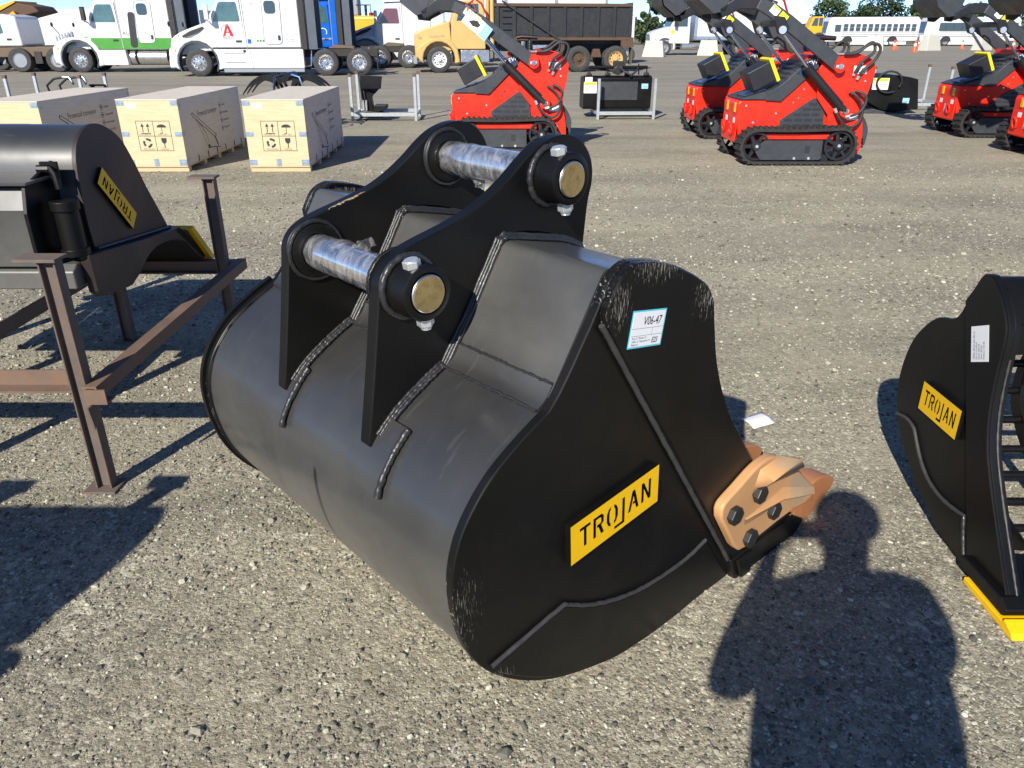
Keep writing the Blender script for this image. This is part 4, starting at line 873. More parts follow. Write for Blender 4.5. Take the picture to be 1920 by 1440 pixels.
# ------------------------------------------------------------------ galvanised racks
def make_rack(loc, rz, label, w_=1.30, d_=0.9, h_=0.86, hf=None, back=True):
    t = empty('galvanised_rack', loc, rz, label, 'rack', 'galvanised attachment racks')
    for x in (-w_/2, w_/2):
        for y in (0, d_):
            hh = hf if (hf and y == 0) else h_
            p = MB().box(x-0.028, x+0.028, y-0.028, y+0.028, 0.0, hh).build('post', M['galv'], t, bevel=0.004, seg=1)
            if not (hf and y == 0): MB().box(x-0.034, x+0.034, y-0.034, y+0.034, hh-0.01, hh+0.05).build('post_cap', M['rustcap'], p, bevel=0.004, seg=1)
        MB().box(x-0.024, x+0.024, 0.0285, d_-0.0285, 0.09, 0.15).build('side_rail', M['galv'], t, bevel=0.003, seg=1)
    for y in (0, d_): MB().box(-w_/2+0.0285, w_/2-0.0285, y-0.024, y+0.024, 0.09, 0.16).build('cross_rail', M['galv'], t, bevel=0.003, seg=1)
    return t
make_rack((-2.63, 16.62, 0), R(2), 'empty-sided galvanised rack holding a log grapple, right of the crates', 1.30, 0.95, 0.86)
make_rack((-9.15, 16.0, 0), R(0), 'galvanised rack whose posts rise behind the leftmost crate', 1.45, 1.0, 0.86)
make_rack((2.38, 16.90, 0), R(2), 'low galvanised rack holding the black mower housing', 1.17, 1.0, 0.62, hf=0.80)
make_rack((9.25, 19.0, 0), R(-3), 'galvanised rack behind the red loader pair, with a tall right post', 1.75, 1.2, 0.90)
# black rake / power head standing in the rack right of the crates
A1 = empty('auger_attachment', (-2.95, 16.85, 0), 0, 'black attachment with square hopper plate standing in the rack beside the crates', 'attachment')
b_ = MB().prism([(-0.20,0.06),(0.28,0.06),(0.36,0.12),(0.30,0.16),(-0.05,0.20),(-0.22,0.16)], -0.22, 0.22); b_.build('base_shoe', M['black'], A1, bevel=0.02)
MB().prism([(-0.14,0.16),(0.08,0.16),(0.05,0.45),(0.10,0.52),(-0.12,0.70),(-0.16,0.70)], -0.10, 0.10).build('mast', M['black'], A1, bevel=0.01)
MB().prism([(-0.13,0.62),(0.28,0.62),(0.32,0.86),(-0.13,0.88)], -0.22, -0.19).build('face_plate', M['black'], A1, bevel=0.005)
MB().add([(-0.12,-0.18,0.86),(0.30,-0.18,0.84),(0.26,-0.10,0.64),(-0.10,-0.10,0.62),(-0.08,0.05,0.60),(0.10,0.05,0.50)], [(0,1,2,3),(3,2,5,4)]).build('hopper_plate', M['bluefilm'], A1)
for x in (-0.11, -0.05): MB().tube([(x,-0.14,0.20),(x-0.02,-0.16,0.45),(x-0.05,-0.12,0.75),(x-0.07,-0.06,0.92),(x-0.03,0.0,0.93)], 0.014, 6).build('hose', M['hose'], A1, smooth=60)
for x in (-0.11, -0.05): MB().cyl((x,-0.15,0.20), (x,-0.15,0.40), 0.022, n=10).build('hose_end', M['zinc'], A1, smooth=40)
MB().prism([(0.08,0.13),(0.34,0.22),(0.36,0.30),(0.10,0.30)], -0.2, 0.2).build('skid_plate', M['black'], A1, bevel=0.01)
# hoses and quick couplers rising behind the leftmost crate
A2 = empty('hydraulic_attachment', (-8.85, 16.4, 0), 0, 'black hydraulic attachment with looping hoses behind the leftmost crate', 'attachment')
MB().prism([(-0.6,0.05),(0.6,0.05),(0.5,0.55),(-0.5,0.55)], -0.3, 0.4).build('frame', M['black'], A2, bevel=0.03)
for k in (0, 1):
    MB().tube([(-0.42+0.25*k,0,0.5),(-0.45+0.25*k,-0.02,0.70),(-0.28+0.25*k,-0.04,0.82),(-0.05+0.25*k,-0.04,0.86),(0.05+0.25*k,-0.04,0.84),(0.10+0.25*k,-0.04,0.72)], 0.022, 7).build('hose', M['hose'], A2, smooth=60)
    MB().tube([(-0.08+0.28*k,-0.05,0.86),(0.04+0.28*k,-0.05,0.86),(0.09+0.28*k,-0.05,0.76)], 0.026, 7).build('coupler', M['alu'], A2, smooth=60)
MB().cyl((0.45,-0.1,0.66), (0.75,-0.1,0.66), 0.07, n=14).build('motor', M['black'], A2, smooth=40)
# black grapple behind the middle crate
A3 = empty('grapple', (-4.1, 15.2, 0), 0, 'black curved-tine grapple standing behind the middle crate', 'grapple')
MB().box(-0.55, 0.35, -0.1, 0.5, 0.05, 0.62).build('frame', M['black'], A3, bevel=0.03)
for k, yy in enumerate((-0.15, 0.10, 0.40)):
    for s, x0 in ((-1, -0.15), (1, 0.0)):
        tp = smooth_path([(x0,0.55),(x0+s*0.10,0.83),(x0+s*0.32,0.90),(x0+s*0.55,0.80),(x0+s*0.72,0.62)], 5)
        wd = [0.10*(1-0.85*i/(len(tp)-1)) for i in range(len(tp))]
        top = [(p[0], p[1]+w2) for p, w2 in zip(tp, wd)]; bot = [(p[0], p[1]-w2*0.6) for p, w2 in zip(tp, wd)]
        MB().prism(top+list(reversed(bot)), yy, yy+0.03).build('tine', M['black'], A3, smooth=30)
MB().cyl((-0.05,-0.2,0.92), (-0.05,0.5,0.92), 0.075, n=14).build('rotator', M['black'], A3, smooth=40)
for s in (-1, 1): MB().tube([(s*0.28,-0.18,0.70),(s*0.22,-0.2,0.93),(s*0.08,-0.2,0.97)], 0.025, 7).build('cylinder', M['chrome'], A3, smooth=50)
MB().tube([(0.30,-0.2,0.62),(0.45,-0.22,0.75),(0.58,-0.22,0.58),(0.62,-0.22,0.35)], 0.018, 6).build('hose', M['hose'], A3, smooth=60)
# black mower / tiller housing with a pipe rail
A4 = empty('mower_attachment', (2.22, 17.25, 0), R(2), 'black mower housing with warning sticker and pipe rail on the low rack', 'mower')
MB().prism([(0.0,0.18),(-0.06,0.22),(-0.06,0.80),(0.05,0.84),(0.55,0.80),(0.62,0.18)], -0.72, 0.72, 'x').build('housing', M['black'], A4, bevel=0.012)
MB().box(-0.40, 0.42, -0.085, -0.062, 0.36, 0.74).build('front_panel', M['graph'], A4, bevel=0.006)
MB().box(-0.42, 0.44, -0.11, -0.062, 0.745, 0.765).build('panel_lip', M['black'], A4)
MB().cyl((-0.60,0.05,1.0), (0.62,0.05,1.0), 0.032, n=14).build('pipe_rail', M['black'], A4, smooth=40)
for x in (-0.60, -0.21, 0.20, 0.61): MB().tube([(x,0.05,0.82),(x,0.05,1.03)], 0.012, 6).build('rail_stay', M['black'], A4); 
for x in (-0.60, -0.21, 0.20, 0.61): MB().prism([(x-0.06,0.84),(x+0.06,0.84),(x+0.035,0.90),(x-0.035,0.90)], -0.02, 0.12).build('knife_mount', M['darkbolt'], A4, bevel=0.01)
c = MB().box(-0.10, 0.10, 0.0, 0.14, 0.88, 1.12); c.cyl((0,-0.02,0.94), (0,0.12,0.94), 0.09, n=12); c.box(-0.12, 0.12, 0.02, 0.05, 1.07, 1.10); c.build('motor_block', M['darkbolt'], A4, bevel=0.01)
for k in range(3): MB().tube([(0.02,-0.02,1.05-0.05*k),(0.10+0.03*k,-0.10,0.92),(0.25,-0.12,0.86-0.02*k),(0.38,-0.08,0.94),(0.42,-0.02,1.06),(0.44,0.02,0.86)], 0.016, 6).build('hose', M['hose'], A4, smooth=60)
def sticker(parent, o0, right, up, w_, h_, yband=True, nm='warning_sticker', col=None, lines=2):
    c_ = MB(); slab(c_, w_, h_, 0.001, o0, right, up); s_ = c_.build(nm, col or M['paper'], parent)
    r_ = Vector(right).normalized(); u_ = Vector(up).normalized(); n_ = r_.cross(u_); o0 = Vector(o0)
    if yband: c_ = MB(); slab(c_, w_*0.94, h_*0.24, 0.0006, o0+r_*w_*0.03+u_*h_*0.73+n_*0.0011, right, up); c_.build('sticker_band', M['warn'], s_)
    for k in range(lines):
        c_ = MB(); slab(c_, w_*0.45, h_*0.07, 0.0005, o0+r_*w_*0.42+u_*h_*(0.42-0.16*k)+n_*0.0011, right, up); c_.build('sticker_print', M['greyink'], s_)
    if yband:
        c_ = MB(); ngon(c_, [(w_*0.12, h_*0.25), (w_*0.34, h_*0.25), (w_*0.23, h_*0.55)], o0+n_*0.0011, right, up); c_.build('sticker_sign', M['warn'], s_)
    return s_
sticker(A4, (-0.715, -0.062, 0.50), (1,0,0), (0,0,1), 0.27, 0.22)
sticker(A4, (-0.69, -0.063, 0.725), (1,0,0), (0,0,1), 0.15, 0.09, yband=False)
sticker(A4, (0.50, -0.062, 0.585), (1,0,0), (0,0,1), 0.14, 0.10, yband=False, col=M['bluetag'], nm='blue_tag')
# black bowl-shaped attachment on the rack behind the red pair
A5 = empty('snow_blower', (8.55, 18.7, 0), R(-8), 'black scoop attachment with coiled hose and yellow sticker behind the red loaders', 'attachment')
MB().prism(smooth_path([(-0.15,0.06),(-0.55,0.30),(-0.50,0.62),(-0.30,0.80),(0.20,0.78),(0.50,0.72)], 4)+[(0.62,0.10),(0.2,0.04)], -0.5, 0.5).build('drum', M['black'], A5, smooth=30, bevel=0.02)
MB().prism([(-0.75,0.02),(-0.35,0.10),(0.0,0.02),(0.0,-0.0),(-0.75,0.0)], -0.6, 0.6).build('scoop_lip', M['graph'], A5, bevel=0.01)
MB().tube([(-0.12+0.26*math.cos(a), -0.56-0.01*math.sin(3*a), 0.66+0.22*math.sin(a)) for a in np.linspace(-0.5, 5.2, 30)], 0.022, 7).build('hose', M['hose'], A5, smooth=60)
sticker(A5, (-0.45, -0.51, 0.50), (1,0,0), (0,0,1), 0.34, 0.24)
sticker(A5, (0.25, -0.51, 0.22), (1,0,0), (0,0,1), 0.14, 0.11, yband=False, col=M['bluetag'], nm='blue_tag')
# ------------------------------------------------------------------ red tracked mini loaders
def beam2(b, p, q, h0, h1, y0, y1, mi=0):
    """flat bar in the x-z plane from p to q, depth h0 -> h1"""
    a = Vector(p); c = Vector(q); d = (c-a).normalized(); n = Vector((-d.y, d.x))
    return b.prism([tuple(a-n*h0/2), tuple(c-n*h1/2), tuple(c+n*h1/2), tuple(a+n*h0/2)], y0, y1, mi=mi)
def strip2(path, wd):
    """closed outline around a 2D polyline, width list or number"""
    n = len(path); w_ = wd if isinstance(wd, (list, tuple)) else [wd]*n
    l = [(p[0], p[1]) for p in offset(path, 1.0)]; up = []; dn = []
    for p, o, ww in zip(path, l, w_):
        d = (o[0]-p[0], o[1]-p[1]); up.append((p[0]+d[0]*ww/2, p[1]+d[1]*ww/2)); dn.append((p[0]-d[0]*ww/2, p[1]-d[1]*ww/2))
    return up+list(reversed(dn))
def make_track(t, yc, s):
    # rubber belt with lugs round idler and sprocket
    fx, fz, fr = -0.625, 0.232, 0.232; rx, rz_, rr = 0.500, 0.240, 0.240
    loop = []
    for a in np.linspace(-90, -270, 15): loop.append((fx+fr*math.cos(R(a)), fz+fr*math.sin(R(a))))
    for k in np.linspace(0, 1, 12)[1:-1]: loop.append((fx+(rx-fx)*k, fz+fr+(rz_+rr-fz-fr)*k-0.012*math.sin(math.pi*k)))
    for a in np.linspace(90, -90, 15): loop.append((rx+rr*math.cos(R(a)), rz_+rr*math.sin(R(a))))
    for k in np.linspace(0, 1, 12)[1:-1]: loop.append((rx+(fx-rx)*k, 0.0))
    n = len(loop); inn = []
    for i, p in enumerate(loop):
        a = loop[i-1]; c = loop[(i+1) % n]; d = Vector((c[0]-a[0], c[1]-a[1])).normalized(); inn.append((p[0]+d.y*0.035, p[1]-d.x*0.035))
    loop2 = [(p[0], p[1]+0.022) for p in loop]; inn = [(p[0], p[1]+0.022) for p in inn]
    y0, y1 = yc-0.115, yc+0.115; b = MB(); vs = []
    for p, q in zip(loop2, inn): vs += [(p[0], y0, p[1]), (p[0], y1, p[1]), (q[0], y0, q[1]), (q[0], y1, q[1])]
    fs = []
    for i in range(n):
        j = (i+1) % n; a, c = 4*i, 4*j
        fs += [(a, c, c+1, a+1), (a+2, a+3, c+3, c+2), (a, a+2, c+2, c), (a+1, c+1, c+3, a+3)]
    b.add(vs, fs)
    # lugs
    per = [0]
    for i in range(n): per.append(per[-1]+math.dist(loop2[i], loop2[(i+1) % n]))
    L = per[-1]; m = 46; i = 0
    for k in range(m):
        d = L*k/m
        while per[i+1] < d: i += 1
        f_ = (d-per[i])/(per[i+1]-per[i]); p = Vector(loop2[i]).lerp(Vector(loop2[(i+1) % n]), f_); tt = (Vector(loop2[(i+1) % n])-Vector(loop2[i])).normalized(); nn = Vector((-tt.y, tt.x))
        for half in (0, 1):
            ya, yb = ((y0-0.002, yc-0.005), (yc+0.005, y1+0.002))[half]; sh = 0.0 if half else 0.012
            q = [p+tt*(sh-0.018), p+tt*(sh+0.018), p+tt*(sh+0.012)+nn*0.022, p+tt*(sh-0.012)+nn*0.022]
            b.prism([tuple(z) for z in q], ya, yb)
        q = [p-nn*0.035+tt*-0.012, p-nn*0.035+tt*0.012, p-nn*0.055+tt*0.008, p-nn*0.055-tt*0.008]
        b.prism([tuple(z) for z in q], yc-0.03, yc+0.03)
    tr = b.build('track', M['rubber'], t)
    fc = (0, s, 0)
    for (cx, cz, r_, nm, sp) in ((fx, fz+0.022, fr-0.045, 'idler_wheel', 6), (rx, rz_+0.022, rr-0.045, 'drive_sprocket', 7)):
        w_ = MB().lathe([(r_-0.028, -0.03), (r_, -0.03), (r_, 0.03), (r_-0.028, 0.03), (r_-0.028, -0.03)], (cx, yc+s*0.05, cz), fc, 32)
        w_.lathe([(0.02, 0.05), (0.055, 0.05), (0.075, 0.03), (0.075, -0.03), (0.02, -0.03)], (cx, yc+s*0.05, cz), fc, 24)
        for k in range(sp):
            a = 2*math.pi*k/sp; d = Vector((math.cos(a), 0, math.sin(a))); c0 = Vector((cx, yc+s*0.055, cz)); pe = Vector((-d.z, 0, d.x))
            vs = [c0+d*0.06+pe*0.024+Vector((0, y_, 0)) for y_ in (-0.012, 0.012)]+[c0+d*0.06-pe*0.024+Vector((0, y_, 0)) for y_ in (-0.012, 0.012)]+[c0+d*(r_-0.02)+pe*0.018+Vector((0, y_, 0)) for y_ in (-0.012, 0.012)]+[c0+d*(r_-0.02)-pe*0.018+Vector((0, y_, 0)) for y_ in (-0.012, 0.012)]
            w_.add(vs, [(0,1,3,2),(4,6,7,5),(0,4,5,1),(2,3,7,6),(0,2,6,4),(1,5,7,3)])
        wo_ = w_.build(nm, M['blackpl'], tr, smooth=35)
        MB().lathe([(0.001, 0.058), (0.016, 0.058), (0.024, 0.05)], (cx, yc+s*0.05, cz), fc, 10).build('hub_bolt', M['zinc'], wo_) 
    for x in (-0.33, -0.10, 0.13, 0.33): MB().cyl((x, yc-0.06, 0.085), (x, yc+0.06, 0.085), 0.058, n=16).build('roller', M['blackpl'], tr, smooth=40)
    pl = MB().prism([(-0.56,0.075),(-0.64,0.18),(-0.61,0.27),(-0.52,0.335),(0.27,0.335),(0.275,0.09),(0.24,0.075)], yc+s*0.075, yc+s*0.100).build('track_guard', M['graph'], tr, bevel=0.004, seg=1)
    MB().box(0.035, 0.105, yc+s*0.1003-0.0004, yc+s*0.1003+0.0004, 0.165, 0.265).build('guard_slot', M['ink'], pl)
    for x in (-0.10, 0.10): MB().cyl((x, yc+s*0.1, 0.10), (x, yc+s*0.112, 0.10), 0.018, n=8).build('bolt', M['zinc'], pl)
    MB().box(-0.55, 0.42, yc-0.05, yc+0.06, 0.345, 0.415).build('track_frame', M['red'], tr)
SLOT = MB().box(0, 0.105, -0.0011, 0.0011, -0.018, 0.018).mesh('grille_slot', M['ink'])
LOUV = MB().box(-0.016, 0.016, -0.024, 0.024, -0.001, 0.0025).mesh('louvre', M['ink'])
def make_loader():
    t = empty('mini_loader')
    for s in (-1, 1): make_track(t, s*0.43, s)
    body = [(-0.80,0.24),(-0.865,0.60),(-0.875,0.78),(-0.84,0.835),(-0.30,0.835),(-0.28,0.86),(0.14,1.23),(0.45,1.30),(0.60,0.9),(0.62,0.30),(0.20,0.24)]
    MB().prism(body, -0.30, 0.30).build('body', M['red'], t, bevel=0.02, seg=2)
    hood = smooth_path([(-0.855,0.838),(-0.72,0.885),(-0.60,0.920),(-0.45,0.965),(-0.31,1.035),(-0.15,1.19),(0.02,1.365)], 3)+[(0.12,1.40),(0.16,1.24),(-0.28,0.845),(-0.30,0.836)]
    MB().prism(hood, -0.318, 0.318).build('hood', M['graph'], t, smooth=30, bevel=0.01)
    for s in (-1, 1):
        y_ = lambda a: s*a
        # side strip, vents
        MB().prism([(-0.52,0.83),(-0.30,0.818),(0.13,1.235),(0.06,1.33),(-0.10,1.165)], y_(0.3205), y_(0.330)).build('side_strip', M['graph'], t, bevel=0.003, seg=1)
        gr = MB().prism([(-0.27,0.575),(0.16,0.865),(0.31,0.75),(0.34,0.47),(-0.27,0.47)], y_(0.302), y_(0.325)).build('grille', M['graph'], t, bevel=0.003, seg=1)
        sl = MB()
        for r_, (z0, xs) in enumerate(((0.505, (-0.24,-0.10,0.04,0.18)), (0.575, (-0.22,-0.08,0.06,0.20)), (0.645, (-0.10,0.02,0.15)), (0.715, (0.02,0.15)), (0.780, (0.10,)))):
            for x in xs:
                so = obj('grille_slot', SLOT, gr); so.location = (x, s*0.3264, z0)
        for bx in ((-0.06,0.86),(0.0,0.97),(-0.12,0.80)): MB().cyl((bx[0], y_(0.300), bx[1]), (bx[0], y_(0.308), bx[1]), 0.012, n=8).build('rivet', M['chrome'], t)
        # mast plate
        mast = [(0.22,1.42),(0.45,1.425),(0.63,1.42),(0.77,1.385),(0.86,1.32),(0.895,1.24),(0.895,1.15),(0.86,0.97),(0.83,0.83),(0.82,0.68),(0.85,0.54),(0.875,0.40),(0.885,0.22),(0.865,0.14),(0.82,0.12),(0.76,0.13),(0.74,0.34),(0.62,0.44),(0.36,0.46),(0.355,0.64),(0.17,0.86),(0.14,1.22)]
        MB().prism(mast, y_(0.335), y_(0.365)).build('mast_plate', M['red'], t, bevel=0.006, seg=2)
        # arm: kinked box beam
        arm = strip2([(0.40,1.255),(0.10,1.465),(-0.40,1.805),(-0.62,1.94),(-0.80,2.02)], [0.17,0.175,0.175,0.16,0.14])
        MB().prism(arm, y_(0.375), y_(0.435)).build('arm', M['graph'], t, bevel=0.008, seg=2)
        MB().prism(strip2([(-0.55,1.96),(-0.80,2.03),(-1.02,2.03),(-1.26,1.90)], [0.16,0.17,0.16,0.12]), y_(0.30), y_(0.370)).build('boom_end', M['blackpl'], t, bevel=0.01)
        MB().prism([(-0.50,1.66),(-0.42,1.64),(-0.36,1.72),(-0.44,1.86),(-0.60,1.88)], y_(0.378), y_(0.44)).build('rod_lug', M['blackpl'], t, bevel=0.01)
        # pivot ears with chrome caps
        for (cx, cz) in ((0.375,1.262),(0.545,0.700)):
            e = MB().cyl((cx, y_(0.366), cz), (cx, y_(0.447), cz), 0.076, n=24); e.prism([(cx-0.075,cz+0.04),(cx+0.075,cz+0.04),(cx+0.02,cz+0.13),(cx-0.04,cz+0.12)], y_(0.437), y_(0.447))
            eo = e.build('pivot_ear', M['red'], t, smooth=40)
            MB().cyl((cx, y_(0.4475), cz), (cx, y_(0.462), cz), 0.034, n=16).build('pin_cap', M['chrome'], eo, smooth=40)
            MB().box(cx-0.055, cx+0.045, min(y_(0.4475), y_(0.4535)), max(y_(0.4475), y_(0.4535)), cz-0.015, cz+0.022).build('pin_flag', M['zinc'], eo, bevel=0.005)
        # lift cylinder
        p0 = Vector((0.545, y_(0.405), 0.700)); p1 = Vector((-0.05, y_(0.405), 1.255)); p2 = Vector((-0.46, y_(0.405), 1.700))
        cyl = MB().cyl(p0, p1, 0.060, n=20); cyl.cyl(p1-(p1-p0)*0.02, p1+(p1-p0)*0.02, 0.066, n=20); co = cyl.build('lift_cylinder', M['blackpl'], t, smooth=40)
        MB().cyl(p1, p2, 0.022, n=14).build('cylinder_rod', M['chrome'], co, smooth=40)
        MB().cyl((-0.455, y_(0.372), 1.705), (-0.455, y_(0.452), 1.705), 0.05, n=16).build('rod_eye', M['zinc'], co, smooth=40)
        # hard line along the arm and hoses looping at the mast
        MB().tube([(-0.62,y_(0.41),2.03),(-0.42,y_(0.41),1.91),(0.05,y_(0.41),1.49),(0.14,y_(0.41),1.425),(0.42,y_(0.40),1.415)], 0.012, 6).build('hard_line', M['zinc'], t, smooth=50)
        hp = [[(0.42,0.40,1.415),(0.58,0.41,1.43),(0.72,0.42,1.53),(0.84,0.42,1.53),(0.88,0.42,1.46),(0.83,0.41,1.33),(0.70,0.41,1.21),(0.66,0.38,1.10)],
              [(0.44,0.39,1.41),(0.60,0.40,1.45),(0.74,0.40,1.55),(0.80,0.40,1.53),(0.80,0.41,1.43),(0.67,0.41,1.33),(0.62,0.40,1.22),(0.60,0.375,1.15)],
              [(0.58,0.38,0.94),(0.66,0.42,0.90),(0.74,0.43,0.80),(0.78,0.43,0.68),(0.75,0.43,0.56),(0.66,0.43,0.50),(0.56,0.43,0.53),(0.47,0.43,0.62),(0.40,0.42,0.74)],
              [(0.66,0.38,0.96),(0.76,0.42,0.92),(0.80,0.43,0.84),(0.76,0.43,0.72),(0.68,0.43,0.66),(0.55,0.43,0.63)]]
        for k, path in enumerate(hp):
            d = []
            for i in range(len(path)-1):
                for u_ in np.linspace(0, 1, 5)[:-1]:
                    P = [Vector((q[0], s*(q[1]+0.006*k), q[2])) for q in (path[max(i-1,0)], path[i], path[i+1], path[min(i+2,len(path)-1)])]
                    d.append(0.5*((2*P[1])+(P[2]-P[0])*u_+(2*P[0]-5*P[1]+4*P[2]-P[3])*u_**2+(-P[0]+3*P[1]-3*P[2]+P[3])*u_**3))
            d.append(Vector((path[-1][0], s*(path[-1][1]+0.006*k), path[-1][2])))
            ho = MB().tube(d, 0.019, 7).build('hose', M['braid'], t, smooth=60)
            MB().cyl(d[-1], d[-3], 0.021, n=8).build('hose_end', M['zinc'], ho, smooth=40)
        for (cx, cz, w_, h_) in ((0.60,1.17,0.18,0.10),(0.62,0.58,0.15,0.08)):
            c = MB(); o0 = (cx, -0.3655, cz) if s < 0 else (cx+w_, 0.3655, cz); slab(c, w_, h_, 0.001, o0, (1,0,0) if s < 0 else (-1,0,0), (0,0.0,1)); c.build('sticker', M['paper'], t)
        r_, u_ = ((1,0,0), (0,0,1)) if s < 0 else ((-1,0,0), (0,0,1))
        d_ = Vector((0.80,0,-0.60)) if s < 0 else Vector((-0.80,0,0.60)); uu = Vector((0.60,0,0.80)) if s < 0 else Vector((0.60,0,0.80))
        sticker(t, (-0.66, -0.4355, 1.93) if s < 0 else (-0.55, 0.4355, 1.84), d_, uu, 0.12, 0.10)
        c = MB(); slab(c, 0.115, 0.105, 0.001, (-0.545, -0.4355, 1.845) if s < 0 else (-0.43, 0.4355, 1.76), d_, uu); c.build('warning_sticker', M['warn'], t)
    MB().box(-0.02, 0.40, -0.29, 0.29, 1.30, 1.40).build('deck', M['red'], t, bevel=0.01)
    txt('lettering', 'LK', 0.10, (0.645, -0.367, 1.185), (1,0,0), (0,0,1), M['redlogo'], t, depth=0.0, shear=0.2)
    nx = Vector((0.72,0,0.69))
    # blue film badge on the hood sides, louvres on the hood top
    c = MB(); c.prism([(-0.13,1.18),(-0.02,1.30),(0.05,1.36),(0.10,1.26),(-0.02,1.14)], -0.3315, -0.3305); c.build('badge_panel', M['bluefilm'], t)
    txt('lettering', 'NEW', 0.085, (-0.06, -0.333, 1.235), (0.94,0,0.34), (-0.34,0,0.94), M['paper'], t, depth=0.0, shear=0.2)
    d = Vector((-0.69,0,-0.72)).normalized(); up = Vector((-0.72,0,0.69)).normalized()
    for i in range(4):
        for j in range(-3, 4):
            c0 = Vector((-0.07-0.055*i, j*0.07, 1.275-0.057*i)); lo_ = obj('louvre', LOUV, t); lo_.matrix_local = Matrix.Translation(c0+up*0.004) @ d.to_track_quat('X', 'Z').to_matrix().to_4x4()
    bf = MB(); bf.prism([(-0.78,0.872),(-0.50,0.962),(-0.50,0.972),(-0.78,0.882)], -0.24, 0.10); bf.build('blue_film', M['bluefilm'], t)
    c = MB(); slab(c, 0.12, 0.08, 0.001, (-0.50, -0.14, 0.958), (0.9,0,0.42), (0,1,0)); c.build('sticker', M['paper'], t)
    # tool box strapped on the hood
    q = Matrix.Translation((-0.50,-0.10,1.05)) @ Matrix.Rotation(R(-28), 4, 'Y')
    MB().box(-0.20, 0.12, -0.18, 0.18, -0.02, 0.24, M=q).build('tool_box', M['blackpl'], t, bevel=0.012)
    MB().box(0.121, 0.170, -0.185, 0.185, -0.05, 0.27, M=q).build('yellow_strap', M['warn'], t, bevel=0.008)
    for s in (-1, 1):
        for pts in ([(-0.70,0.26),(-0.70,0.83)], [(-0.70,0.60),(-0.28,0.60)]):
            q = MB(); beam2(q, pts[0], pts[1], 0.008, 0.008, min(s*0.3003, s*0.3018), max(s*0.3003, s*0.3018)); q.build('panel_gap', M['redlogo'], t)
        for (x, z) in ((-0.76,0.32),(-0.76,0.76),(-0.64,0.54),(-0.34,0.66),(0.70,1.30),(0.78,1.08),(0.74,0.36),(0.80,0.22)):
            yb = 0.300 if x < 0.2 else 0.365
            MB().cyl((x, s*yb, z), (x, s*(yb+0.008), z), 0.013, n=6).build('bolt', M['zinc'], t)
    # front face
    MB().box(-0.868, -0.850, -0.29, 0.29, 0.27, 0.62).build('front_plate', M['red'], t, bevel=0.006)
    for y in (-0.20, 0.12):
        MB().box(-0.885, -0.869, y-0.03, y+0.03, 0.665, 0.795).build('marker_light', M['amber'], t, bevel=0.006)
        pts = [(-0.895-0.015*math.sin(a), y+0.04+0.045*math.cos(a), 0.44+0.075*math.sin(a)) for a in np.linspace(0, 2*math.pi, 17)[:-1]]
        MB().tube(pts, 0.018, 7, closed=True).build('tow_hook', M['red'], t, smooth=60)
        MB().box(-0.870, -0.8685, y-0.03, y+0.05, 0.525, 0.595).build('sticker', M['paper'], t)
    MB().box(-0.872, -0.8685, -0.03, 0.0, 0.38, 0.52).build('latch', M['zinc'], t)
    # rear step plate
    rp = smooth_path([(0.82,0.68),(0.90,0.58),(0.955,0.47),(0.965,0.38),(0.95,0.24)], 3)
    MB().prism(rp+[(0.93,0.24),(0.915,0.33),(0.86,0.36),(0.87,0.50)], -0.33, 0.33).build('rear_plate', M['graph'], t, smooth=30, bevel=0.004)
    MB().box(0.60, 0.95, -0.30, 0.30, 0.20, 0.23).build('step', M['blackpl'], t)
    # controls
    c = MB().cyl((0.32,-0.05,1.40), (0.32,-0.05,1.56), 0.055, 0.03, n=14); 
    for k in range(4): c.cyl((0.32,-0.05,1.42+0.03*k), (0.32,-0.05,1.435+0.03*k), 0.062-0.008*k, n=14)
    c.build('joystick_boot', M['blackpl'], t, smooth=40)
    MB().tube([(0.12,-0.05,1.60),(0.20,-0.05,1.615),(0.44,-0.05,1.60)], [0.028,0.034,0.03], 8).build('control_handle', M['blackpl'], t, smooth=60)
    MB().tube([(0.12,0.20,1.60),(0.20,0.20,1.615),(0.44,0.20,1.60)], [0.028,0.034,0.03], 8).build('control_handle', M['blackpl'], t, smooth=60)
    MB().cyl((0.32,0.2,1.40), (0.32,0.2,1.60), 0.02, n=10).build('lever', M['blackpl'], t)
    MB().cyl((0.22,-0.15,1.40), (0.22,-0.15,1.55), 0.03, n=10).build('lever', M['chrome'], t)
    # cross members and raised bucket
    MB().cyl((-0.42,-0.43,1.79), (-0.42,0.43,1.79), 0.045, n=14).build('cross_tube', M['graph'], t, smooth=40)
    MB().cyl((-0.98,-0.36,2.02), (-0.98,0.36,2.02), 0.05, n=14).build('cross_tube', M['graph'], t, smooth=40)
    for s in (-1, 1):
        MB().prism([(-1.10,2.02),(-1.24,2.06),(-1.36,1.96),(-1.33,1.84),(-1.22,1.83),(-1.12,1.92)], s*0.22, s*0.27).build('quick_hitch', M['blackpl'], t, bevel=0.01)
        hl = MB().cyl((-1.22,s*0.275,1.93), (-1.22,s*0.285,1.93), 0.035, n=14); hl.prism([(-1.25,1.93),(-1.19,1.93),(-1.155,2.02),(-1.175,2.03)], s*0.275, s*0.283); hl.build('hitch_lever', M['zinc'], t)
    bk = [(-1.20,1.93),(-1.35,1.90),(-1.56,2.06),(-1.60,2.17),(-1.54,2.44)]; bi = offset(bk, -0.02)
    bm = MB(); bm.prism(bk+list(reversed(bi)), -0.37, 0.37)
    for y in (-0.37, 0.355): bm.prism(bk+[(-1.16,2.42),(-1.10,2.30)], y, y+0.015)
    bm.build('bucket', M['graph'], t)
    MB().box(-0.93, -0.70, -0.10, -0.05, 2.02, 2.07).build('tilt_cylinder', M['zinc'], t, bevel=0.01)
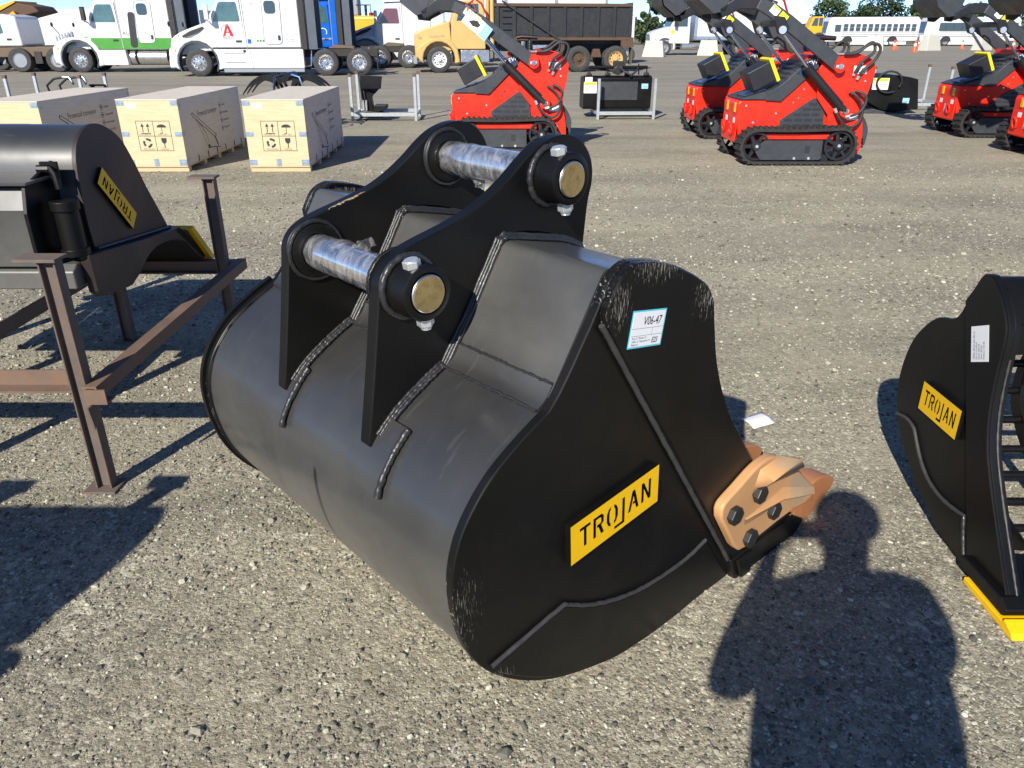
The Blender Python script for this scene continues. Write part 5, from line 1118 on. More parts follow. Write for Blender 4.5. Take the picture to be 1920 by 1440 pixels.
    MB().tube([(-0.60,-0.20,2.03),(-0.50,-0.22,2.12),(-0.40,-0.22,2.06),(-0.30,-0.20,1.86)], 0.014, 6).build('hose', M['redlogo'], t, smooth=60)
    return t
ld = make_loader()
LSP = [((-0.05, 12.78, 0), R(0), 'red tracked mini loader directly behind the ears of the big bucket'),
       ((3.98, 11.52, 0), R(0), 'red tracked mini loader nearest the camera, front one of the overlapping pair'),
       ((4.02, 14.40, 0), R(1), 'red tracked mini loader half hidden behind the front one of the pair'),
       ((8.62, 14.50, 0), R(-2), 'red tracked mini loader on the right, its front with two amber markers in view'),
       ((8.42, 11.82, 0), R(-2), 'red tracked mini loader cut off by the right edge of the photo')]
for i, (l, r_, lb_) in enumerate(LSP):
    o = ld if i == 0 else copy_tree(ld); place(o, l, r_); o.scale = (1, 1.24, 1); tag(o, lb_, 'loader', 'red tracked mini loaders')
# paper tag hanging on the middle loader's arm
tgp = empty('hanging_tag', (-0.63, 12.18, 1.70), 0, 'laminated picture tag tied with red string to the arm of the loader behind the bucket', 'tag')
c = MB(); slab(c, 0.30, 0.20, 0.003, (-0.10, 0, 0.12), (0.78,0,-0.62), (0.62,0,0.78)); tc_ = c.build('sheet', M['paper'], tgp)
c = MB(); slab(c, 0.12, 0.20, 0.003, (0.137, 0, -0.07), (0.78,0,-0.62), (0.62,0,0.78)); c.build('blue_end', M['bluetag'], tc_)
c = MB(); ngon(c, [(0.08,0.07),(0.16,0.05),(0.24,0.08),(0.25,0.13),(0.18,0.15),(0.13,0.12)], (-0.10,-0.004,0.12), (0.78,0,-0.62), (0.62,0,0.78)); c.build('picture', M['chassis'], tc_)
MB().tube([(0.0,0,0.24),(-0.02,0,0.34),(0.06,0,0.38),(0.10,0,0.28),(0.04,0,0.24)], 0.008, 5).build('string', M['redlogo'], tgp)
# ------------------------------------------------------------------ trucks
_wh = {}
def wheel(parent, x, y, z, r, w_, side, rimmat, name='wheel', holes=10, flat=False):
    """wheel = rim disc, child tyre; outer face towards side (+1/-1 along y)"""
    key = (round(r, 3), round(w_, 3), side, rimmat.name, holes, flat)
    if key not in _wh:
        ty = MB().lathe([(r*0.60,-w_*0.5),(r*0.72,-w_*0.52),(r*0.93,-w_*0.50),(r*0.99,-w_*0.42),(r,-w_*0.3),(r,w_*0.3),(r*0.99,w_*0.42),(r*0.93,w_*0.50),(r*0.72,w_*0.52),(r*0.60,w_*0.5)], (0,0,0), (0,side,0), 40).mesh('tyre', M['tyre'], 40)
        if flat: prof = [(0.001,w_*0.43),(r*0.5,w_*0.41),(r*0.55,w_*0.46),(r*0.62,w_*0.46)]
        else: prof = [(0.001,w_*0.52),(r*0.13,w_*0.52),(r*0.16,w_*0.40),(r*0.17,w_*0.24),(r*0.42,w_*0.20),(r*0.50,w_*0.30),(r*0.55,w_*0.44),(r*0.60,w_*0.50),(r*0.625,w_*0.47)]
        rm = MB().lathe(prof, (0,0,0), (0,side,0), 32).mesh('wheel', rimmat, 40)
        hl = MB()
        for k in range(holes if not flat else 0):
            a = 2*math.pi*k/holes; hl.cyl((r*0.405*math.cos(a), side*w_*0.215, r*0.405*math.sin(a)), (r*0.405*math.cos(a), side*w_*0.235, r*0.405*math.sin(a)), r*0.062, n=10)
        for k in range(10 if not flat else 0):
            a = 2*math.pi*(k+0.5)/10; hl.cyl((r*0.265*math.cos(a), side*w_*0.20, r*0.265*math.sin(a)), (r*0.265*math.cos(a), side*w_*0.30, r*0.265*math.sin(a)), r*0.025, n=6)
        _wh[key] = (ty, rm, hl.mesh('hand_holes', M['chassis']) if not flat else None)
    ty, rm, hl = _wh[key]
    o = obj(name, rm, parent); o.location = (x, y, z)
    obj('tyre', ty, o)
    if hl: obj('hand_holes', hl, o)
    return o
def rbox(name, m, p, x0, x1, y0, y1, z0, z1, bv=0.03, seg=2): return MB().box(x0, x1, y0, y1, z0, z1).build(name, m, p, bevel=bv, seg=seg)
def arch(cx, cz, r, n=10, a0=180, a1=0): return [(cx+r*math.cos(R(a)), cz+r*math.sin(R(a))) for a in np.linspace(a0, a1, n)]
def rrect(x0, x1, z0, z1, r=0.08, sl=0.0):
    pts = []
    for cx, cz, a in ((x1-r, z1-r, 0), (x0+r, z1-r, 90), (x0+r, z0+r, 180), (x1-r, z0+r, 270)):
        for k in range(4): pts.append((cx+r*math.cos(R(a+30*k)), cz+r*math.sin(R(a+30*k))))
    return [(x+sl*(z1-z)/(z1-z0), z) for x, z in pts]
def panel(name, m, p, pts, y, s=-1, t=0.012): return MB().prism(pts, y, y+s*t).build(name, m, p, smooth=30)
def seam(parent, pts, y, wd=0.02, m=None):
    b = MB()
    for a, c in zip(pts[:-1], pts[1:]): beam2(b, a, c, wd, wd, y-0.006, y)
    return b.build('panel_seam', m or M['greyink'], parent)
def semi(loc, rz, label, paint, name='semi_truck', tank='skirt', stripe=None, glass=None, sleeper=4.1, ax=(5.0, 6.35), nosew=0.95, dark_ext=True, rims=None, roof=True, aero=True, group='semi trucks parked in a row'):
    """tractor unit facing -x; origin below the front axle"""
    t = empty(name, loc, rz, label, 'truck', group); W = 1.22; rims = rims or M['alu']; glass = glass or M['glassg']
    # bonnet and cab
    hood = smooth_path([(-1.05,0.75),(-1.10,1.05),(-1.00,1.38),(-0.70,1.60),(-0.1,1.82),(0.48,2.00)], 4)+[(0.52,0.95)]
    MB().prism(hood, -nosew, nosew, f=lambda x, y, z: (x, y*(0.80+0.20*min(1, (x+1.1)/1.4)), z)).build('bonnet', paint, t, smooth=35, bevel=0.06, seg=3)
    MB().prism([(0.45,0.95),(0.47,2.02),(1.02,2.80),(1.10,3.0),(2.0,3.05),(2.0,0.95)], -1.12, 1.12, f=lambda x, y, z: (x, y*(1.0 if z < 2.0 else 0.95), z)).build('cab', paint, t, bevel=0.04, seg=3)
    MB().prism([(0.53,2.07),(0.99,2.74),(1.03,2.72),(0.57,2.05)], -0.93, 0.93).build('windscreen', M['glass'], t)
    MB().prism([(1.92,0.93),(1.92,3.06),(2.0,3.4),(sleeper,3.5),(sleeper,0.93)], -W, W).build('sleeper', paint, t, bevel=0.06, seg=3)
    if roof: MB().prism(smooth_path([(1.0,3.0),(1.15,3.12),(1.6,3.55),(2.3,3.86),(3.2,3.95),(sleeper,3.95)], 3)+[(sleeper,3.46),(1.9,3.03)], -1.16, 1.16).build('roof_fairing', paint, t, smooth=35, bevel=0.08, seg=3)
    for s in (-1, 1):
        fd = arch(0.0, 0.52, 0.80, 12, 200, -20); fo = [(-1.06,0.45),(-1.10,0.62),(-1.06,1.0),(-0.85,1.22),(-0.45,1.40),(0.15,1.45),(0.55,1.36),(0.85,1.05),(0.98,0.62),(1.0,0.30)]
        MB().prism(fo+list(reversed(fd)), s*0.70, s*W).build('fender', paint, t, smooth=35, bevel=0.04, seg=2)
        MB().prism(strip2(arch(0.0,0.52,0.765,14,205,-25), 0.03), s*0.80, s*(W+0.012)).build('arch_trim', M['greypanel'], t, smooth=40)
        MB().box(-1.10, -0.98, min(s*0.80, s*1.15), max(s*0.80, s*1.15), 0.72, 0.98).build('headlamp', M['glass'], t, bevel=0.03)
        MB().box(-0.86, -0.80, min(s*1.221, s*1.235), max(s*1.221, s*1.235), 0.94, 1.02).build('marker_light', M['amber'], t)
        ys = s*1.121
        wd = [(0.78,2.02),(0.80,2.12),(1.04,2.66),(1.12,2.72),(1.70,2.72),(1.74,2.66),(1.80,2.06),(1.76,2.02)]
        dr = MB().prism([(0.58,1.02),(0.60,2.0),(1.02,2.82),(1.84,2.84),(1.90,1.02)], ys, ys+s*0.012).build('door', paint, t, bevel=0.01)
        panel('door_window', glass, dr, wd, s*1.134, s, 0.008)
        MB().box(1.55, 1.78, min(s*1.134, s*1.15), max(s*1.134, s*1.15), 1.26, 1.34).build('door_handle', M['chassis'], dr, bevel=0.01)
        mr = MB().box(0.56, 0.72, min(s*1.40, s*1.58), max(s*1.40, s*1.58), 2.08, 2.62); mr.tube([(0.62,s*1.13,2.02),(0.60,s*1.35,2.04),(0.64,s*1.48,2.10)], 0.03, 6); mr.build('mirror', M['white'] if aero else M['chassis'], t, bevel=0.03)
        bm = MB().tube([(-0.75,s*0.93,1.52),(-0.85,s*1.02,1.72),(-0.93,s*1.05,1.86)], 0.018, 6); bm.ball((-0.95,s*1.05,1.93), 0.10, 8, sc=(0.5,0.8,1)); bm.build('bonnet_mirror', M['chassis'], t, smooth=50)
        MB().prism([(-0.55,1.50),(-0.50,1.42),(0.10,1.62),(0.36,1.78),(0.30,1.84),(-0.2,1.68)], s*0.952, s*0.965).build('bonnet_vent', M['chassis'], t) if aero else [MB().prism([(-0.92+0.13*k,1.10),(-0.85+0.13*k,1.10),(-0.88+0.13*k,1.48+0.04*k),(-0.95+0.13*k,1.46+0.04*k)], s*0.93, s*0.965).build('bonnet_slot', M['greyink'], t) for k in range(6)]
        # lower body
        if tank == 'skirt':
            MB().prism([(0.95,0.30),(0.88,0.80),(0.80,1.02),(sleeper+0.05,1.02),(sleeper+0.05,0.30)], s*0.85, s*W).build('side_skirt', paint, t, bevel=0.03)
            MB().prism([(0.95,0.16),(0.95,0.29),(sleeper+0.02,0.29),(sleeper+0.02,0.16)], s*1.0, s*1.19).build('skirt_rubber', M['greyink'], t)
            MB().box(0.62, sleeper+0.02, min(s*1.10, s*1.228), max(s*1.10, s*1.228), 1.024, 1.085).build('sill_band', M['chassis'], t)
            seam(t, [(2.12,0.30),(2.05,1.02)], s*(W+0.004), 0.015)
            for z in (0.52, 0.86): MB().box(1.05, 1.85, min(s*1.221, s*1.235), max(s*1.221, s*1.235), z, z+0.03).build('step_slot', M['greyink'], t, bevel=0.01)
            MB().box(1.80, 1.90, min(s*1.221, s*1.235), max(s*1.221, s*1.235), 0.90, 0.99).build('fuel_door', M['chassis'], t)
        else:
            MB().prism([(0.95,0.30),(0.85,0.92),(2.0,0.92),(2.05,0.30)], s*0.85, s*1.2).build('step_box', paint, t, bevel=0.03)
            for x0, x1 in ((2.15, 2.38), (2.48, 3.75)): MB().cyl((x0, s*0.92, 0.62), (x1, s*0.92, 0.62), 0.30, n=24).build('fuel_tank', M['alu'], t, smooth=40, bevel=0.02)
            MB().box(2.0, 4.2, min(s*0.4, s*0.9), max(s*0.4, s*0.9), 0.30, 0.92).build('chassis_box', M['chassis'], t)
        # sleeper details
        if sleeper < 3.5: bigsl = False
        else: bigsl = True
        if bigsl: panel('sleeper_door' , paint, t, rrect(2.72,3.42,1.20,2.86,0.14,-0.05), s*(W+0.0005), s, 0.012)
        if bigsl: seam(t, rrect(2.72,3.42,1.20,2.86,0.14,-0.05)+[rrect(2.72,3.42,1.20,2.86,0.14,-0.05)[0]], s*(W+0.0165) if s < 0 else W+0.018, 0.02)
        if bigsl: panel('sleeper_window', M['glass'], t, rrect(2.80,3.24,2.30,2.76,0.12), s*(W+0.0135), s, 0.008)
        if bigsl: MB().box(3.22, 3.32, min(s*1.233, s*1.245), max(s*1.233, s*1.245), 1.34, 1.52).build('door_handle', M['chassis'], t)
        seam(t, [(1.97,0.98),(1.95,3.3)], s*(W+0.005), 0.025)
        # extender
        if dark_ext:
            MB().prism([(sleeper+0.002,1.0),(sleeper-0.0+0.002,3.9),(sleeper+0.22,3.85),(sleeper+0.22,1.0)], s*1.12, s*W).build('side_extender', M['chassis'], t)
            MB().prism([(sleeper+0.24,1.0),(sleeper+0.24,3.85),(sleeper+0.62,3.7),(sleeper+0.62,1.0)], s*0.95, s*1.10).build('cab_fairing', M['greypanel'], t)
        MB().box(-0.95, ax[1]+0.75, min(s*0.36, s*0.45), max(s*0.36, s*0.45), 0.72, 1.0).build('frame_rail', M['chassis'], t)
        wheel(t, 0, s*1.02, 0.51, 0.51, 0.30, s, rims)
        for a in ax:
            for yy in (1.06, 0.74): wheel(t, a, s*yy, 0.51, 0.51, 0.28, s, rims, flat=False)
        MB().box(ax[1]+0.72, ax[1]+0.75, min(s*0.70, s*1.20), max(s*0.70, s*1.20), 0.25, 1.02).build('mud_flap', M['rubber'], t)
        MB().tube([(ax[0]-0.95,s*0.95,0.35),(ax[0]-0.62,s*0.95,0.38),(ax[0]-0.55,s*0.95,0.95)], 0.03, 6).build('step_frame', M['alu'], t)
    MB().box(-1.14, -0.90, -1.15, 1.15, 0.32, 0.66).build('bumper', paint if aero else M['alu'], t, bevel=0.06, seg=3)
    MB().box(-1.10, -1.05, -0.50, 0.50, 0.68, 1.42).build('grille', M['chrome'], t, bevel=0.02)
    MB().box(sleeper-0.02, ax[1]+0.7, -0.35, 0.35, 0.70, 0.86).build('deck_plate', M['chassis'], t)
    fw = MB().prism([(ax[0]+0.05,1.02),(ax[0]+0.95,1.02),(ax[0]+1.15,0.98),(ax[0]+1.12,1.10),(ax[0]+0.35,1.16)], -0.45, 0.45); fw.build('fifth_wheel', M['brownmetal'], t, bevel=0.02)
    for a in ax: MB().cyl((a,-1.0,0.51), (a,1.0,0.51), 0.11, n=12).build('axle', M['chassis'], t)
    MB().cyl((0,-0.9,0.5), (0,0.9,0.5), 0.07, n=10).build('axle', M['chassis'], t)
    if stripe:
        for s in (-1, 1):
            MB().box(0.60, 1.90, min(s*1.134, s*1.137), max(s*1.134, s*1.137), 0.96, 1.40).build('stripe', stripe, t)
            MB().box(1.95, sleeper-0.05, min(s*1.2205, s*1.224), max(s*1.2205, s*1.224), 0.96, 1.40).build('stripe', stripe, t)
            MB().prism([(-0.10,1.42),(0.42,1.46),(0.58,1.40),(0.58,1.12)], s*0.955, s*0.962).build('stripe', stripe, t)
    return t
TA = semi((-12.72, 34.45, 0), R(7), 'white semi truck with red letter A on its door, parked side-on', M['white'])
# door lettering of the white truck (in its own axes, near side)
n8 = ((1,0,0), (0,0,1))
MB().prism([(1.08,1.50),(1.17,1.50),(1.215,1.61),(1.33,1.61),(1.36,1.50),(1.50,1.50),(1.33,1.93),(1.25,1.93)], -1.1375, -1.1345).build('letter_a', M['redlogo'], TA); MB().prism([(1.24,1.66),(1.32,1.66),(1.285,1.77)], -1.1385, -1.1376).build('letter_gap', M['paper'], TA)
txt('lettering', 'ADEX', 0.16, (1.06, -1.137, 1.40), *n8, M['redlogo'], TA, depth=0.0)
MB().prism(strip2(arch(1.25,1.70,0.20,9,200,60), 0.03), -1.138, -1.136).build('emblem_arc', M['greyink'], TA)
for k, s in enumerate(('USDOT 237745', 'MC 635521', 'VIN 404885', 'GVW 80000', 'KYU 15200')): txt('lettering', s, 0.075, (3.50, -1.224, 1.52-0.085*k), *n8, M['greyink'], TA, depth=0.0)
MB().box(2.02, 2.16, -1.224, -1.221, 1.22, 1.38).build('blue_decal', M['blue'], TA)
for k in range(3): MB().cyl((2.42+0.11*k,-1.221,1.32), (2.42+0.11*k,-1.224,1.32), 0.045, n=10).build('green_decal', M['green'], TA)
txt('lettering', 'IAL', 0.10, (2.28, -1.224, 2.62), *n8, M['redlogo'], TA, depth=0.0)
TG = semi((-19.1, 37.75, 0), R(4), 'white semi truck with wide green stripe and open sleeper hatch', M['white'], tank='tank', stripe=M['green'], aero=False)
panel('open_hatch', M['ink'], TG, rrect(2.40,2.68,1.02,2.42,0.10,-0.10), -1.2365, -1, 0.006)
txt('lettering', 'RL', 0.22, (2.05, -1.224, 1.50), *n8, M['chassis'], TG, depth=0.0)
txt('lettering', 'TRANSPORT', 0.07, (2.25, -1.224, 1.53), *n8, M['chassis'], TG, depth=0.0)
TB = semi((-10.75, 41.6, 0), R(5), 'bright blue semi truck half hidden behind the white one', M['blue'], tank='tank', sleeper=2.25, ax=(4.2, 5.55))
txt('lettering', 'ROUND POINT', 0.09, (1.30, -1.137, 1.30), *n8, M['paper'], TB, depth=0.0)
r_ = MB().tube([(1.55+0.17*math.cos(a), -1.139, 1.62+0.17*math.sin(a)) for a in np.linspace(-0.6, 4.0, 16)], 0.02, 5); r_.build('emblem', M['paper'], TB)
TR = semi((-7.65, 44.5, 0), R(3), 'white semi truck with dark red curtain in its window, right of the blue one', M['white'], tank='tank', glass=M['glassr'], dark_ext=False, ax=(4.6, 5.95))
# white semi seen between the green-striped one and the white one with the letter
TM = semi((-13.6, 43.6, 0), R(5), 'white semi truck whose bonnet shows between the two nearer white trucks', M['white'], tank='tank', sleeper=2.6, ax=(4.0, 5.35), dark_ext=False)
# ---- mustard dump truck with black tipper body
DT = empty('dump_truck', (-3.32, 37.45, 0), R(7), 'mustard yellow dump truck with long black tipper body', 'truck')
mu = M['mustard']
MB().prism(smooth_path([(-1.02,0.62),(-1.04,1.40),(-0.95,1.62),(-0.3,1.86),(0.50,2.06)], 3)+[(0.58,1.0),(0.60,0.9),(-0.8,0.62)], -0.95, 0.95, f=lambda x, y, z: (x, y*(0.86+0.14*min(1, (x+1.04)/1.2)), z)).build('bonnet', mu, DT, smooth=35, bevel=0.05, seg=3)
MB().prism([(0.55,0.95),(0.57,2.05),(0.85,2.85),(2.0,2.9),(2.05,0.95)], -1.1, 1.1).build('cab', mu, DT, bevel=0.05, seg=3)
MB().prism([(0.60,2.10),(0.85,2.80),(0.89,2.78),(0.64,2.08)], -0.92, 0.92).build('windscreen', M['glass'], DT)
for s in (-1, 1):
    fd = arch(0.0,0.55,0.70,12,195,-15); fo = [(-0.95,0.62),(-1.0,0.95),(-0.75,1.15),(-0.4,1.35),(0.1,1.42),(0.55,1.28),(0.82,0.95),(0.92,0.42)]
    MB().prism(fo+list(reversed(fd)), s*0.72, s*1.2).build('fender', mu, DT, smooth=35, bevel=0.05, seg=2)
    panel('door_window', M['glass'], DT, [(0.80,2.08),(1.0,2.72),(1.75,2.74),(1.78,2.08)], s*1.101, s, 0.01)
    MB().box(0.95, 2.2, min(s*0.80, s*1.18), max(s*0.80, s*1.18), 0.42, 0.92).build('tool_box', M['alu'], DT, bevel=0.03)
    MB().cyl((2.35, s*1.0, 0.9), (2.35, s*1.0, 3.4), 0.09, n=14).build('exhaust_stack', M['mustard'], DT, smooth=40)
    MB().box(-0.9, 8.3, min(s*0.36, s*0.46), max(s*0.36, s*0.46), 0.85, 1.12).build('frame_rail', M['chassis'], DT)
    wheel(DT, 0, s*1.02, 0.54, 0.54, 0.36, s, M['white'])
    wheel(DT, 6.20, s*1.06, 0.54, 0.54, 0.30, s, M['dumprust']); wheel(DT, 6.20, s*0.72, 0.54, 0.54, 0.30, s, M['dumprust'])
    wheel(DT, 7.88, s*1.06, 0.54, 0.54, 0.30, s, M['mustard']); wheel(DT, 7.88, s*0.72, 0.54, 0.54, 0.30, s, M['mustard'])
    # tipper side: wall, posts, rails, ladder
    MB().box(2.45, 8.48, min(s*1.14, s*1.20), max(s*1.14, s*1.20), 1.42, 2.72).build('body_wall', M['dumpblack'], DT)
    for k in range(9):
        x = 2.50+0.738*k; MB().box(x, x+0.13, min(s*1.2005, s*1.27), max(s*1.2005, s*1.27), 1.43, 2.62).build('body_post', M['dumpblack'], DT, bevel=0.012)
    MB().box(2.42, 8.52, min(s*1.12, s*1.285), max(s*1.12, s*1.285), 2.63, 2.76).build('top_rail', M['dumprust'], DT, bevel=0.015)
    MB().box(2.42, 8.52, min(s*1.10, s*1.285), max(s*1.10, s*1.285), 1.30, 1.42).build('bottom_rail', M['dumprust'], DT, bevel=0.015)
    MB().prism([(8.10,1.02),(8.66,1.02),(8.62,1.42),(8.05,1.42)], s*1.12, s*1.28).build('tail_corner', M['dumprust'], DT)
    for z in (1.75, 2.0, 2.25, 2.5): MB().box(2.75, 3.15, min(s*1.272, s*1.30), max(s*1.272, s*1.30), z, z+0.035).build('ladder_rung', M['dumpblack'], DT)
    beam2(MB(), (2.75,2.85), (5.35,1.28), 0.07, 0.07, min(s*1.30, s*1.36), max(s*1.30, s*1.36)).build('tarp_arm', M['dumpblack'], DT)
    MB().box(5.35, 5.45, min(s*1.15, s*1.25), max(s*1.15, s*1.25), 0.55, 1.30).build('pusher_bracket', M['dumprust'], DT)
    MB().box(8.58, 8.61, min(s*0.75, s*1.25), max(s*0.75, s*1.25), 0.30, 1.0).build('mud_flap', M['brownmetal'], DT)
    MB().prism([(6.80,0.60),(7.28,0.60),(7.18,0.95),(6.90,0.95)], s*0.75, s*1.0).build('suspension', M['dumprust'], DT, bevel=0.02)
MB().box(2.45, 2.55, -1.14, 1.14, 1.42, 2.95).build('headboard', M['dumpblack'], DT)
MB().box(8.44, 8.55, -1.20, 1.20, 1.30, 2.80).build('tailgate', M['dumpblack'], DT, bevel=0.02)
MB().box(2.55, 8.43, -1.14, 1.14, 1.43, 1.50).build('body_floor', M['dumpblack'], DT)
MB().box(2.60, 8.40, -1.10, 1.10, 2.55, 2.74).build('load', M['brownmetal'], DT, bevel=0.05)
MB().box(2.5, 8.35, -0.75, 0.75, 1.13, 1.42).build('subframe', M['chassis'], DT)
MB().box(4.0, 4.95, -1.15, -0.75, 0.78, 1.12).build('battery_box', M['alu'], DT, bevel=0.02)
MB().box(-1.12, -0.95, -1.1, 1.1, 0.36, 0.66).build('bumper', M['greyink'], DT, bevel=0.03)
txt('lettering', '42', 0.16, (-0.92, -0.962, 1.42), *n8, M['greyink'], DT, depth=0.0)
txt('lettering', 'WESTERN STAR', 0.10, (-0.45, -0.975, 1.46), *n8, M['greyink'], DT, depth=0.0)
# ---- white box truck (right of centre) and its box
BT = empty('box_truck', (11.35, 63.6, 0), R(3), 'white box truck with conventional bonnet behind the concrete blocks', 'truck')
MB().prism(smooth_path([(-1.0,0.80),(-1.06,1.25),(-0.95,1.55),(-0.2,1.80),(0.30,1.92)], 3)+[(0.35,0.95),(-0.6,0.80)], -0.95, 0.95, f=lambda x, y, z: (x, y*(0.84+0.16*min(1, (x+1.0)/1.1)), z)).build('bonnet', M['white'], BT, smooth=35, bevel=0.06, seg=3)
MB().prism([(0.30,0.80),(0.33,1.92),(0.78,2.75),(0.9,2.85),(1.80,2.88),(1.85,0.80)], -1.12, 1.12).build('cab', M['white'], BT, bevel=0.05, seg=3)
MB().prism([(0.34,1.98),(0.76,2.70),(0.80,2.68),(0.38,1.96)], -0.96, 0.96).build('windscreen', M['glassg'], BT)
MB().box(-1.08, -0.99, -0.6, 0.6, 1.0, 1.45).build('grille', M['chrome'], BT, bevel=0.02)
MB().box(-1.12, -0.9, -1.1, 1.1, 0.42, 0.74).build('bumper', M['chassis'], BT, bevel=0.04)
for s in (-1, 1):
    fd = arch(0.0,0.52,0.66,12,195,-15); fo = [(-0.98,0.70),(-1.0,1.0),(-0.6,1.22),(0,1.30),(0.5,1.20),(0.75,0.80),(0.78,0.45)]
    MB().prism(fo+list(reversed(fd)), s*0.74, s*1.18).build('fender', M['white'], BT, smooth=35, bevel=0.04)
    panel('door_window', M['glass'], BT, [(0.72,1.95),(0.98,2.60),(1.60,2.62),(1.62,1.95)], s*1.121, s, 0.01)
    wheel(BT, 0, s*1.0, 0.5, 0.5, 0.30, s, M['greyink']); wheel(BT, 5.6, s*1.0, 0.5, 0.5, 0.5, s, M['alu']); wheel(BT, 7.0, s*1.0, 0.5, 0.5, 0.5, s, M['alu'])
    MB().cyl((1.3, s*0.9, 0.62), (3.5, s*0.9, 0.62), 0.27, n=18).build('fuel_tank', M['alu'], BT, smooth=40)
    MB().box(-0.9, 9.5, min(s*0.36, s*0.46), max(s*0.36, s*0.46), 0.75, 1.0).build('frame_rail', M['chassis'], BT)
    MB().box(0.55, 0.75, min(s*1.35, s*1.55), max(s*1.35, s*1.55), 1.95, 2.5).build('mirror', M['chassis'], BT, bevel=0.03)
    c = MB(); slab(c, 0.25, 0.25, 0.003, (0.55, s*1.122, 1.42) if s < 0 else (0.8, s*1.122, 1.42), (0.7*(-s),0,0.7), (-0.7*(-s),0,0.7)); c.build('diamond_placard', M['warn'], BT)
MB().box(2.15, 10.2, -1.25, 1.25, 1.08, 3.75).build('box_body', M['whitebox'], BT, bevel=0.03)
MB().box(2.12, 2.35, -1.27, 1.27, 1.06, 3.77).build('corner_trim', M['alu'], BT, bevel=0.02)
MB().box(2.15, 10.2, -1.27, -1.2505, 1.08, 1.30).build('rub_rail', M['alu'], BT)
# ---- white box trailer behind the green-striped truck
TLR = empty('box_trailer', (-26.5, 46.0, 0), R(1), 'plain white box trailer behind the green-striped truck', 'trailer')
MB().box(0.12, 9.5, 0, 2.5, 0.95, 2.72).build('box_body', M['whitebox'], TLR, bevel=0.03)
MB().box(0.0, 0.118, -0.02, 2.52, 0.90, 2.75).build('corner_post', M['alu'], TLR, bevel=0.02)
for x in (0.4, 8.2): MB().box(x, x+0.5, 0.3, 2.2, 0.25, 0.945).build('axle_frame', M['brownmetal'], TLR)
for x in (0.7, 8.0, 9.1): wheel(TLR, x, 0.25, 0.48, 0.48, 0.5, -1, M['greyink']); 
# ---- white cab-over truck at the far left edge, mustard machine boom in front of it
LT = empty('cab_truck', (-22.1, 38.0, 0), R(5), 'small white cab truck with muddy frame at the far left edge', 'truck')
MB().prism([(-1.7,1.05),(-1.75,1.5),(-1.35,2.3),(-0.2,2.35),(0.35,2.25),(0.40,1.05)], -1.1, 1.1).build('cab', M['white'], LT, bevel=0.10, seg=3)
panel('door_window', M['glassg'], LT, [(-1.52,1.50),(-1.20,2.12),(-0.35,2.15),(-0.30,1.60),(-0.9,1.45)], -1.102, -1, 0.01)
MB().box(-0.22, -0.02, -1.118, -1.101, 1.30, 1.38).build('door_handle', M['chassis'], LT)
MB().prism([(-1.6,0.6),(-1.4,1.0),(1.6,1.05),(2.4,0.9),(2.4,0.65)], -1.0, 1.0).build('frame', M['brownmetal'], LT, bevel=0.03)
for s in (-1, 1):
    for x in (0.15, -1.7, 1.75): wheel(LT, x, s*0.98, 0.5, 0.5, 0.45, s, M['greyink'], flat=True)
MB().box(0.75, 1.05, -1.05, -0.6, 0.35, 0.85).build('mud_guard', M['chassis'], LT)
LDR = empty('wheel_loader', (-25.1, 41.5, 0), 0, 'mustard coloured loader with brown bucket at the far left edge', 'loader')
MB().prism([(-1.0,0.9),(-0.5,2.4),(0.6,2.5),(1.5,2.9),(2.3,2.75),(2.5,2.5),(1.2,2.2),(0.9,1.0)], -0.9, 0.9).build('boom_and_bucket', M['dumprust'], LDR, bevel=0.05)
MB().prism([(-0.5,2.42),(0.6,2.52),(1.5,2.92),(1.45,2.98),(0.5,2.70),(-0.5,2.6)], -0.95, 0.95).build('bucket_edge', M['machyel'], LDR)
MB().prism(strip2([(-0.2,0.9),(0.45,1.5),(0.9,2.1),(1.5,2.45)], [0.35,0.3,0.25,0.2]), -1.2, -0.95).build('lift_arm', M['machyel'], LDR, bevel=0.02)
MB().cyl((0.2,-1.25,1.2), (0.9,-1.25,1.75), 0.08, n=10).build('lift_cylinder', M['machyel'], LDR, smooth=40)
for x in (-0.6, 1.4): wheel(LDR, x, -0.9, 0.6, 0.6, 0.5, -1, M['machyel'])
# ---- yellow machines showing between the trucks
def yellow_machine(loc, label, h_=2.4, w_=3.0, top=True):
    t = empty('excavator', loc, 0, label, 'excavator', 'yellow machines behind the trucks')
    MB().box(-w_/2, w_/2, -1.2, 1.2, 1.05, h_).build('counterweight', M['machyel'], t, bevel=0.18, seg=3)
    MB().box(-w_/2-0.3, w_/2+0.3, -1.4, -0.8, 0.0, 0.85).build('crawler', M['rubber'], t, bevel=0.25, seg=3); MB().box(-w_/2-0.3, w_/2+0.3, 0.8, 1.4, 0.0, 0.85).build('crawler', M['rubber'], t, bevel=0.25, seg=3)
    MB().box(-1.0, 1.0, -1.0, 1.0, 0.75, 1.06).build('turntable', M['chassis'], t)
    if top:
        MB().box(-w_/2+0.3, -0.1, -0.9, 0.3, h_+0.01, h_+0.95).build('engine_cover', M['greyink'], t, bevel=0.06)
        MB().cyl((0.3,-0.4,h_), (0.3,-0.4,h_+0.6), 0.09, n=12).build('exhaust', M['chassis'], t); MB().tube([(-0.2,-0.9,h_+0.6),(0.7,-0.9,h_+0.6),(0.7,-0.9,h_)], 0.04, 6).build('hand_rail', M['chassis'], t)
        MB().cyl((0.7,-0.6,h_+0.005), (0.7,-0.6,h_+0.18), 0.2, n=14).build('filler_cap', M['redlogo'], t)
    return t
yellow_machine((-9.6, 54.5, 0), 'yellow excavator with grey engine cover showing right of the blue truck', 2.55, 3.4)
